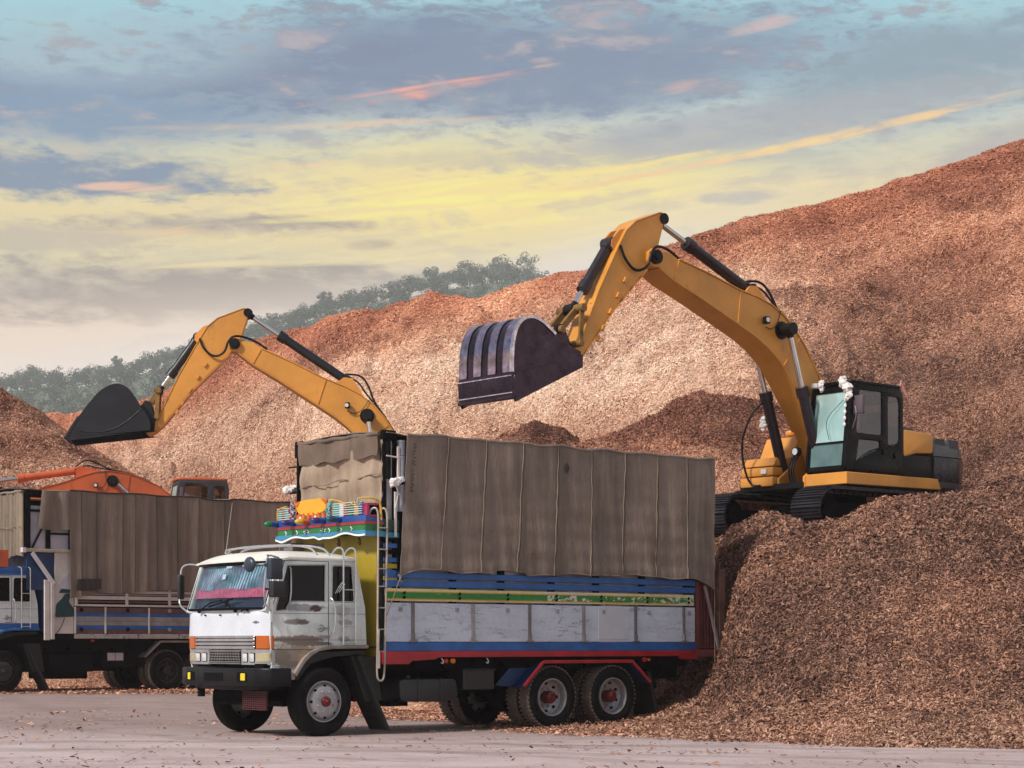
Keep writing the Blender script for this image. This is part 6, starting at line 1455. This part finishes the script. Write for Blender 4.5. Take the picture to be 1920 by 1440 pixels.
    for i, v in enumerate((1.22, .72, .33, -.12, -.55)):
        m1 = (GRN, PURP, YLT, PURP, pmat('crown_dark_teal', (20, 70, 84), 0.35))[i]
        b = MB(); b.lathe([(.0005, -.26), (.028, -.25), (.05, -.22), (.062, -.17), (.06, -.14)], (UF, v, 3.40), 'x', 18); fin = b.build('finial', m1, T, smooth=60)
        b = MB(); b.lathe([(.062, -.14), (.06, -.11), (.055, -.02), (.055, .05)], (UF, v, 3.40), 'x', 18); b.build('finial_base', COB if i != 2 else ORG, fin, smooth=60)
    b = MB(); b.b(UF + .1, 1.0, -1.2, 1.2, 3.30, 3.34); b.build('crown_deck', BLUE, T)
    # striped railings left and right of the middle board
    seg = [(1.20, 1.12, TEAL), (1.11, 1.03, REDC), (1.02, .84, TEAL), (-.34, -.50, TEAL), (-.51, -.62, WHT), (-.63, -.72, REDC), (-.74, -.88, GRN), (-.90, -1.02, YLT), (-1.03, -1.12, COB)]
    for a, c, m in seg:
        b = MB()
        for k in range(6): b.cyl((UF + .02, a, 3.47 + k * .043), (UF + .02, c, 3.47 + k * .043), .017, None, 8)
        b.build('railing_pipe', m, T)
    b = MB()
    for k in range(6): b.cyl((UF + .0, .82, 3.49 + k * .043), (UF + .0, 1.24, 3.49 + k * .043), .007, None, 6); b.cyl((UF + .0, -.34, 3.49 + k * .043), (UF + .0, -1.12, 3.49 + k * .043), .007, None, 6)
    b.build('white_rail', WHT, T)
    b = MB(); b.b(UF + .03, UF + .32, -1.22, -1.12, 3.64, 3.68); b.b(UF + .03, UF + .32, -1.22, -1.12, 3.42, 3.46); b.b(UF + .03, UF + .07, -1.22, -1.12, 3.46, 3.64); b.b(UF + .28, UF + .32, -1.22, -1.12, 3.46, 3.64); b.build('maroon_frame', MAG, T); b = MB(); b.b(UF + .08, UF + .27, -1.17, -1.13, 3.45, 3.65); b.build('frame_back', BLACKM, T)
    b = MB(); b.tube([(UF, 1.22, 3.5), (UF, 1.22, 3.66), (UF, 1.14, 3.72), (UF, .95, 3.74)], .018, 7, smooth=2); b.tube([(UF, -.25, 3.80), (UF, -.45, 3.77), (UF, -.62, 3.72), (UF, -.68, 3.64)], .018, 7, smooth=2); b.tube([(UF, -.82, 3.66), (UF, -.92, 3.72), (UF, -1.05, 3.78), (UF + .05, -1.22, 3.78), (UF + .20, -1.24, 3.76), (UF + .27, -1.24, 3.66), (UF + .28, -1.24, 3.36)], .018, 7, smooth=2); b.build('yellow_hoop', YLT, T)
    b = MB()
    for v in (-1.0, -1.12): b.tube([(UF - .02, v + .04 * math.cos(a), 3.72 + .045 * math.sin(a)) for a in np.linspace(0, 6.28, 14)[:-1]], .008, 6, closed=True)
    b.build('chrome_ring', CHROME, T)
    # middle board: plain yellow panel with rust-orange corners, patterned foot
    b = MB(); b.prism(round_poly([(.66, 3.58), (.78, 3.80), (.5, 3.84), (.1, 3.85), (-.16, 3.82), (-.10, 3.60), (.1, 3.54), (.4, 3.52)], .06), UF + .02, UF + .05, plane='yz'); cp = b.build('sign_board', pmat('sign_yellow', (228, 164, 44), 0.5, var=0.12, vscale=2.5, dirt=(196, 116, 40), damt=0.3, dscale=3), T, bevel=.008)
    b = MB(); b.prism([(.78, 3.79), (.60, 3.825), (.68, 3.70)], UF + .012, UF + .02, plane='yz'); b.prism([(-.16, 3.815), (.02, 3.84), (-.12, 3.72)], UF + .012, UF + .02, plane='yz'); b.build('corner_fade', ORG, cp)
    b = MB()
    for k, v in enumerate(np.linspace(.62, -.2, 7)): b.prism([(v + .07, 3.46), (v, 3.58), (v - .07, 3.46)], UF - .005 - .003 * (k % 2), UF + .02, plane='yz')
    b.build('carved_peak', ORG, T)
    for k, v in enumerate(np.linspace(.55, -.16, 6)):
        b = MB(); b.prism([(v + .035, 3.47), (v, 3.53), (v - .035, 3.47)], UF - .018, UF - .01, plane='yz'); b.build('carved_inset', (WHT, GRN, MAG)[k % 3], T)
    for v in (.80, -.26):
        b = MB()
        for k in range(7): b.box((UF + .0, v + random.uniform(-.04, .04), 3.49 + k * .045), (.05, .09, .05), Matrix.Rotation(random.uniform(-.9, .9), 3, 'X'))
        b.build('mirror_cluster', MAT, T, bevel=.006)
        b = MB()
        for k in range(8): b.box((UF - .025, v + random.uniform(-.07, .07), 3.47 + k * .04), (.03, .03, .03), Matrix.Rotation(random.uniform(-.9, .9), 3, 'X'))
        b.build('mirror_trim', MAG if v > 0 else TEAL, T)
    b = MB(); b.cyl((.78, 1.2, 3.06), (.78, 1.2, 2.80), .012, None, 6); b.b(.80, 1.0, .86, 1.12, 2.90, 3.03); b.b(1.0, 1.02, .3, .8, 2.92, 3.0); b.build('crown_stay', pmat('grey_sheet', (110, 106, 110), 0.6), T)
    for v in (-.35, -.9):
        b = MB(); b.tube([(.85, v, 3.05), (.85, v - .03, 2.97), (.87, v, 2.93), (.87, v + .05, 2.97)], .02, 6, smooth=2); b.build('hook', pmat('brown_iron', (84, 62, 50), 0.6, 0.4), T)
    low = {'valance', 'red_rail', 'cobalt_rail', 'finial', 'crown_deck', 'railing_pipe', 'white_rail', 'maroon_frame', 'frame_back', 'yellow_hoop', 'chrome_ring', 'sign_board', 'carved_peak', 'carved_inset', 'mirror_cluster', 'mirror_trim'}
    def lower(o):                                                         # bring the crown down to its true height
        for v in o.data.vertices:
            if v.co.z > 3.05: v.co.z = 3.05 + (v.co.z - 3.05) * .815
        for ch in o.children: lower(ch)
    for o in T.children:
        if o.type == 'MESH' and o.name.split('.')[0] in low and min(v.co.z for v in o.data.vertices) > 2.9: lower(o)
    # --- tall ladder at the front corner, stirrup under it
    b = MB(); V1 = V0 - .05
    for u, zt in ((.90, 3.40), (1.02, 3.40)): pass
    b.tube([(.86, V1 + .14, 3.30), (.85, V1 + .12, 3.45), (.89, V1 + .02, 3.50), (.93, V1, 3.42), (.93, V1, 3.2), (.90, V1 - .02, 1.35), (.885, V1 - .02, .90), (.93, V1 - .02, .83), (.99, V1 - .02, .83), (1.03, V1 - .02, .90), (1.04, V1 - .02, 1.3), (1.10, V1, 3.2), (1.10, V1, 3.42), (1.06, V1 + .02, 3.50), (1.02, V1 + .12, 3.45), (1.02, V1 + .14, 3.30)], .016, 8, smooth=3)
    for z in (1.28, 1.62, 1.95, 2.28, 2.55, 2.85, 3.18):
        t = (z - 1.3) / 1.9; b.cyl((.90 + .03 * t, V1 - .015, z), (1.04 + .06 * t, V1 - .015, z), .010, None, 7)
    b.tube([(.905, V1 - .04, 1.62), (.895, V1 - .04, 1.3), (.92, V1 - .04, 1.26), (.91, V1 - .04, 1.02)], .022, 6, smooth=1)
    b.build('bed_ladder', pmat('worn_white_tube', (176, 164, 154), 0.5, 0.2, var=0.2, dirt=(112, 92, 80), damt=0.45, dscale=5), T)
    b = MB(); b.tube([(1.34, V0 - .07, 2.44), (1.22, V0 - .07, 2.15), (1.05, V0 - .07, 1.78)], .007, 5); b.tube([(1.30, V0 - .06, 2.47), (1.34, V0 - .09, 2.42), (1.30, V0 - .09, 2.38), (1.36, V0 - .09, 2.36)], .012, 5, smooth=1); b.tube([(8.29, V0 - .06, 2.4), (8.30, V0 - .05, 1.6), (8.31, V0 - .05, .9)], .006, 5); b.build('lashing_rope', ROPE, T)
    # --- under the bed
    b = MB(); b.prism(round_poly([(1.50, .50), (1.48, .84), (2.62, .84), (2.66, .54), (2.4, .47)], .08), -1.10, -.55)
    for u in (1.85, 2.30): b.b(u - .02, u + .02, -1.115, -.54, .48, .86)
    b.cyl((1.75, -.95, .84), (1.75, -.95, .90), .05, None, 12); b.build('fuel_tank', pmat('tank_black', (30, 31, 36), 0.45, var=0.2, dirt=(88, 78, 72), damt=0.3), T, bevel=.02, seg=2)
    b = MB(); b.b(2.72, 3.36, -1.16, -.6, .66, .98); b.b(2.70, 3.38, -1.18, -.58, .96, 1.0); b.build('battery_box', pmat('tank_black', (30, 31, 36), 0.45), T, bevel=.015)
    b = MB(); b.b(1.7, 2.1, -.5, .3, .40, .7); b.cyl((2.0, .2, .7), (4.4, 0, .6), .06, None, 10)
    for u in (4.56, 5.93): b.cyl((u, -.9, .512), (u, .9, .512), .12, None, 12); b.cyl((u, -.18, .5), (u, .18, .5), .26, None, 16); b.b(u - .6, u + .6, -.62, -.5, .6, .75); b.b(u - .6, u + .6, .5, .62, .6, .75)
    b.b(4.4, 6.2, -.6, .6, .72, .8); b.b(3.4, 3.9, .5, 1.1, .55, 1.0); b.build('running_gear', BLACKM, T)
    gp = [(3.90, .70), (4.32, 1.10), (6.33, 1.10), (6.76, .74)]
    for s in (-1, 1):
        b = MB()
        for i in range(3): b.bar((gp[i][0], s * 1.26, gp[i][1]), (gp[i + 1][0], s * 1.26, gp[i + 1][1]), .03, .055)
        gd = b.build('wheel_guard', RED, T, bevel=.006)
        b = MB()
        for i in range(3): b.bar((gp[i][0], s * .93, gp[i][1] - .01), (gp[i + 1][0], s * .93, gp[i + 1][1] - .01), .62, .012)
        b.prism([(3.50, .72), (3.88, .70), (4.30, 1.08), (3.9, 1.10)], s * 1.0 - .01, s * 1.0 + .01); b.build('guard_sheet', DARKBLUE, gd)
    b = MB(); b.prism([(6.72, .92), (6.80, .92), (7.02, .14), (6.98, .14)], -1.22, -.64); b.prism([(6.72, .92), (6.80, .92), (7.02, .14), (6.98, .14)], .64, 1.22); b.build('rear_flap', pmat('black_rubber_flap', (24, 23, 25), 0.7), T)
    b = MB(); b.b(7.0, 7.06, -1.1, 1.1, .62, .74)
    for y in (-1.0, .9): b.bar((7.0, y, .68), (7.5, y, 1.1), .05, .04)
    b.tube([(7.05, -1.22, 1.1), (7.1, -1.24, .85), (7.25, -1.22, .76), (7.5, -1.2, .78), (7.7, -1.2, 1.1)], .02, 6, smooth=2); b.build('rear_underrun', BLACKM, T)
    for u, m, w in ((2.28, REDLENS, .07), (2.42, AMBER, .08), (6.62, REDLENS, .08), (6.72, AMBER, .05)):
        b = MB(); b.cyl((u, V0 + .02, 1.125), (u, V0 - .03, 1.125), w / 2, None, 12); b.build('marker_lamp', m, T)
    for u in (2.2, 3.12):
        b = MB(); b.tube([(u, V0, 1.17), (u + .02, V0 - .03, 1.12), (u, V0 - .03, 1.08), (u - .03, V0 - .03, 1.10)], .010, 5, smooth=2); b.build('rope_hook', STEELP, T)
    # grating hung under the bumper
    b = MB()
    for k in range(9): b.b(-.87, -.84, -.92 + .0, -.30, .40 + k * .033, .415 + k * .033)
    for k in range(12): b.b(-.875, -.835, -.92 + k * .056, -.905 + k * .056, .40, .69)
    b.build('red_grating', REDMESH, T)
pmat_canvas2 = canvas('dusky_canvas', (112, 96, 86))
near_truck()

# ------------------------------------------------------------------ left truck
def left_truck():
    T = thing('cargo_truck', 'blue roofed truck cut off by the left edge, dark square patch on its long tarpaulin', 'truck', (-12.99, 48.96, 0.21), rad(40), 'cargo trucks unloading at the chip heaps')
    hubk = pmat('dark_hub', (40, 38, 40), 0.5, 0.3); rimk = pmat('dark_rim_paint', (52, 50, 54), 0.5, 0.3, var=0.2, dirt=(90, 76, 70), damt=0.35)
    make_wheels(T, (4.48, 5.80), hubm=hubk, rimm=rimk)
    make_cab(T, .13, .19, CABW2, BLUE, BLUE, False)
    under_gear(T, None, 8.2)
    V0 = -1.25
    b = MB(); b.b(-.72, .80, -1.165, 1.165, 2.88, 3.06); b.build('roof_fairing', BLUE, T, bevel=.05, seg=2)
    b = MB(); b.b(-.9, .14, -1.18, -1.14, 3.04, 3.45); b.build('orange_board', pmat('orange_board_paint', (186, 84, 44), 0.5, var=0.2, dirt=(60, 60, 80), damt=0.3), T)
    b = MB(); b.b(.62, 1.7, -1.18, -1.15, 2.5, 3.42); b.b(1.05, 1.08, -1.15, 1.15, 1.5, 3.5); b.build('headboard', DARKBLUE, T)
    # front bay: dark mast, rusty beam, brace, pale sheets behind
    b = MB()
    for y in (V0 + .02, 1.15): b.b(.56, .70, y, y + .09, 3.5, 4.92)
    b.b(.56, .70, V0, 1.24, 4.86, 4.94); b.b(.60, 1.05, V0 + .05, V0 + .1, 4.40, 4.46); b.bar((.74, V0 + .03, 3.52), (1.0, V0 + .03, 4.0), .04, .05); b.b(1.12, 1.24, V0 + .04, V0 + .09, 3.50, 4.05); b.b(1.25, 1.72, V0 + .04, V0 + .08, 3.86, 3.91); b.build('front_mast', BLACKM, T, bevel=.008)
    b = MB(); b.b(.66, 1.74, V0 + .10, V0 + .13, 3.48, 4.55); b.b(.66, 1.74, 1.1, 1.13, 3.48, 4.9); b.build('pale_sheet', LILAC, T)
    b = MB(); b.b(.50, 1.74, V0 - .03, V0 + .08, 3.42, 3.50); b.b(.50, 1.74, 1.12, 1.23, 3.42, 3.50); b.build('rusty_beam', pmat('rusty_white_beam', (176, 158, 142), 0.7, var=0.25, dirt=(104, 62, 42), damt=0.6, dscale=4), T, bevel=.008)
    b = MB(); b.b(.46, .56, V0 - .035, V0 + .085, 3.40, 3.52); b.bar((.72, V0 - .01, 3.40), (1.30, V0 - .01, 2.65), .05, .10); b.build('white_brace', pmat('brace_white', (204, 200, 206), 0.5, var=0.08), T, bevel=.006)
    b = MB(); b.b(1.22, 1.32, V0 - .02, V0 + .08, 1.30, 2.70); b.b(1.06, 1.20, V0, V0 + .06, 1.28, 2.75); b.build('white_post', OLDWHITE, T, bevel=.008)
    b = MB(); b.b(1.33, 1.84, V0, V0 + .05, 1.44, 3.42); b.build('white_panel', OLDWHITE, T, bevel=.006)
    b = MB(); b.prism(round_poly([(1.34, 1.84), (1.36, 2.16), (1.52, 2.30), (1.60, 2.42), (1.74, 2.42), (1.70, 2.22), (1.84, 2.05), (1.84, 1.86)], .05), V0 - .02, V0 - .002); b.prism([(1.44, 2.44), (1.50, 2.54), (1.78, 2.52), (1.76, 2.44)], V0 - .02, V0 - .002); b.build('teal_bundle', pmat('dark_teal_cloth', (26, 58, 66), 0.8, var=0.3), T)
    b = MB(); b.prism([(1.42, 2.50), (1.42, 2.62), (1.50, 2.74), (1.56, 2.80), (1.62, 2.84), (1.70, 2.92), (1.80, 2.98), (1.80, 2.52)], V0 - .008, V0 - .002); b.build('torn_edge', LILAC, T)
    b = MB(); b.tube([(1.58, V0 - .03, 1.83), (1.5, V0 - .03, 1.62), (1.34, V0 - .03, 1.42)], .008, 5); b.build('tie_cord', BLACKM, T)
    b = MB(); b.b(1.33, 1.82, V0 - .01, V0 + .05, 1.30, 1.43); b.build('sill_box', BLACKM, T)
    # --- striped lower sides
    ub = 8.0
    for z0, z1, m in ((1.44, 1.55, PURPLEBR), (1.553, 1.645, BLUE), (1.648, 1.748, GREYBAND), (1.752, 1.868, GREYBAND), (1.872, 1.95, BLUE), (1.953, 2.09, PURPLEBR)):
        b = MB(); b.b(1.88, ub, V0 - .012, V0 + .03, z0, z1); b.b(1.88, ub, 1.2, 1.24, z0, z1); b.build('side_plank', m, T, bevel=.004)
    for u in (1.87, 2.70, 3.93, 5.13, 6.33, 7.5):
        b = MB(); b.b(u - .018, u + .018, V0 - .03, V0 - .01, 1.45, 2.10); b.build('hinge_strap', OLDWHITE, T)
    for u, z, m in ((2.04, 2.03, BLACKM), (3.33, 2.03, BLACKM), (4.52, 2.03, GREYBAND), (2.04, 1.55, BLACKM), (3.33, 1.55, BLACKM), (4.52, 1.55, GREYBAND)):
        b = MB(); b.cyl((u, V0 - .01, z), (u, V0 - .03, z), .05, None, 14); b.build('tie_boss', m, T)
    for z0, z1, m in ((2.12, 2.17, OLDWHITE), (2.21, 2.26, PURPLEBR), (2.29, 2.38, OLDWHITE), (2.40, 2.44, GREYBAND), (2.455, 2.52, OLDWHITE), (2.53, 2.57, GREYBAND)):
        b = MB(); b.b(1.87, ub, V0 - .01, V0 + .02, z0, z1); b.b(1.87, ub, 1.2, 1.23, z0, z1); b.build('upper_slat', m, T, bevel=.004)
    for u in (1.9, 3.30, 4.52, 5.8, 7.0):
        b = MB(); b.b(u - .04, u + .04, V0 - .022, V0 - .005, 2.13, 2.56)
        b.build('slat_post', OLDWHITE, T, bevel=.004)
    b = MB(); b.b(1.86, ub + .1, V0 - .02, V0 + .05, 1.32, 1.435); b.b(1.86, ub + .1, 1.19, 1.26, 1.32, 1.435); b.build('chipped_sill', pmat('flaking_sill', (178, 170, 168), 0.7, var=0.3, vscale=6, dirt=(52, 32, 32), damt=0.75, dscale=6), T, bevel=.006)
    b = MB(); b.b(1.1, ub, -1.2, 1.2, 1.33, 1.38); b.b(1.8, ub, V0 + .12, V0 + .15, 1.38, 4.85); b.b(1.8, ub, 1.1, 1.13, 1.38, 4.85); b.b(ub, ub + .06, -1.2, 1.2, 1.3, 4.85); b.build('bed_box', BLACKM, T)
    # --- tarpaulin
    def hem(u): return (3.99 if u < 1.66 else 2.33 + .10 * sstep(np.float64(u), 1.7, 2.7) + .10 * sstep(np.float64(u), 2.5, 4) + .03 * math.sin(u * 3.3) + .03 * sstep(np.float64(u), 4, 6))
    def ft(u): return 4.945 + .012 * math.sin(u * 4.0) - (.03 if 5.4 < u < 6.3 else 0)
    def tarp(p, q):
        u = 1.70 + p * (8.2 - 1.70); z = hem(u) + (ft(u) - hem(u)) * q; s = 1 - q
        return (u, V0 - .07 + .013 * math.sin(u * 7.7 + q) * (.3 + .7 * s) + .025 * math.sin(u * 2.6 + 2 * q) + .008 * math.sin(u * 21) * s, z)
    b = MB(); b.slab(tarp, 200, 30, (0, .012, 0)); tp = b.build('tarpaulin', TARP, T, smooth=60)
    b = MB(); b.slab(lambda p, q: (.86 + .10 * q * (1 - p) + p * .85 - .0, V0 - .075 + .05 * math.sin(p * 3.0) * (1 - q) - .03 * math.sin(p * 9), (3.99 - .02 * math.sin(p * 3)) + (4.93 - 3.99) * q), 24, 14, (0, .012, 0)); b.build('front_side_flap', TARP, tp, smooth=60)
    b = MB()
    for u in (2.02, 2.45, 3.15, 3.50, 4.12, 4.72, 5.35, 6.1):
        p = (u - 1.70) / 6.5; b.tube([tuple(Vector(tarp(p, k / 14)) + Vector((0, -.008, 0))) for k in range(15)], .007, 5)
    b.tube([tuple(Vector(tarp(k / 60, 1)) + Vector((0, .01, .0))) for k in range(61)], .022, 7); b.build('seam_rope', TARPD, tp)
    b = MB(); b.prism([(1.84, 2.50), (1.88, 2.78), (2.53, 2.80), (2.52, 2.56), (2.3, 2.50)], V0 - .135, V0 - .120); b.build('dark_patch', TARPD, tp, label='dark square patch sewn on the lower front corner')
    b = MB(); b.slab(lambda p, q: (.60 + p * 7.6, V0 - .05 + q * 2.5, ft(.6 + p * 7.6) + .08 * math.sin(q * math.pi) - .01), 60, 10, (0, 0, -.012)); b.slab(lambda p, q: (1.7 + p * 6.5, 1.27, 2.5 + 2.4 * q), 16, 6, (0, .012, 0)); b.build('top_sheet', TARP, tp, smooth=60)
    b = MB(); b.slab(lambda p, q: (.47 + .035 * math.sin(p * 75) * (1 - .4 * q) + .02 * math.sin(p * 31 + 2) + .015 * math.sin(p * 160), V0 + .02 + p * 2.42, 3.30 + .05 * math.sin(p * 12) + (4.88 - 3.30 + .0 * p) * q), 160, 12, (.012, 0, 0)); b.build('front_curtain', pmat_canvas3, tp, smooth=60)
    b = MB(); b.tube([(.42 + .02 * math.sin(k * 1.1), V0 + .02 + k * .12, 4.02 + .02 * math.sin(k * .9)) for k in range(21)], .010, 5); b.tube([(.46, V0 + .0 + k * .12, 4.88 + .01 * math.sin(k)) for k in range(21)], .03, 7); b.build('lashing_rope', ROPE, tp)
    # --- under the bed
    b = MB(); b.b(2.70, 3.35, -1.12, -.6, .62, 1.02); b.b(1.3, 2.5, -1.0, -.5, .5, .95); b.b(1.5, 2.6, -.5, .5, .32, .7); b.b(3.3, 4.0, -.9, -.5, .6, 1.0)
    for u in (4.48, 5.80): b.cyl((u, -.9, .512), (u, .9, .512), .12, None, 12); b.cyl((u, -.18, .5), (u, .18, .5), .26, None, 16)
    b.build('running_gear', BLACKM, T)
    for a in (2.83, 3.06):
        b = MB(); b.b(a, a + .21, -1.135, -1.12, .775, .965); b.build('white_plate', pmat('grey_white_plate', (176, 172, 180), 0.6), T)
    gp = [(3.82, .86), (4.26, 1.25), (6.1, 1.25), (6.5, .9)]
    for s in (-1, 1):
        b = MB()
        for i in range(3): b.bar((gp[i][0], s * .95, gp[i][1]), (gp[i + 1][0], s * .95, gp[i + 1][1]), .62, .015); b.bar((gp[i][0], s * 1.26, gp[i][1]), (gp[i + 1][0], s * 1.26, gp[i + 1][1]), .02, .05)
        b.build('wheel_guard', pmat('dull_guard', (130, 126, 124), 0.5, 0.4, var=0.2, dirt=(60, 54, 52), damt=0.5), T)
    b = MB(); b.box((2.35, V0 + .0, 1.27), (.10, .04, .05)); b.build('marker_lamp', REDLENS, T)
pmat_canvas3 = canvas('khaki_canvas', (134, 121, 106))
left_truck()

# ------------------------------------------------------------------ the air between the yard and the wooded hill
def haze():
    b = MB(); b.b(-2610, 2610, -210, 2610, -3.0, 320)
    m = bpy.data.materials.new('haze'); m.use_nodes = True; t = m.node_tree; t.nodes.clear(); g = G(t)
    out = g.node('ShaderNodeOutputMaterial'); v = g.node('ShaderNodeVolumePrincipled')
    v.inputs['Color'].default_value = (0.94, 0.93, 0.96, 1); v.inputs['Density'].default_value = 0.00024; v.inputs['Anisotropy'].default_value = 0.0
    t.links.new(v.outputs[0], out.inputs['Volume'])
    tag(b.build('haze', m, smooth=0), 'thin pale haze in the air', kind='stuff')
haze()
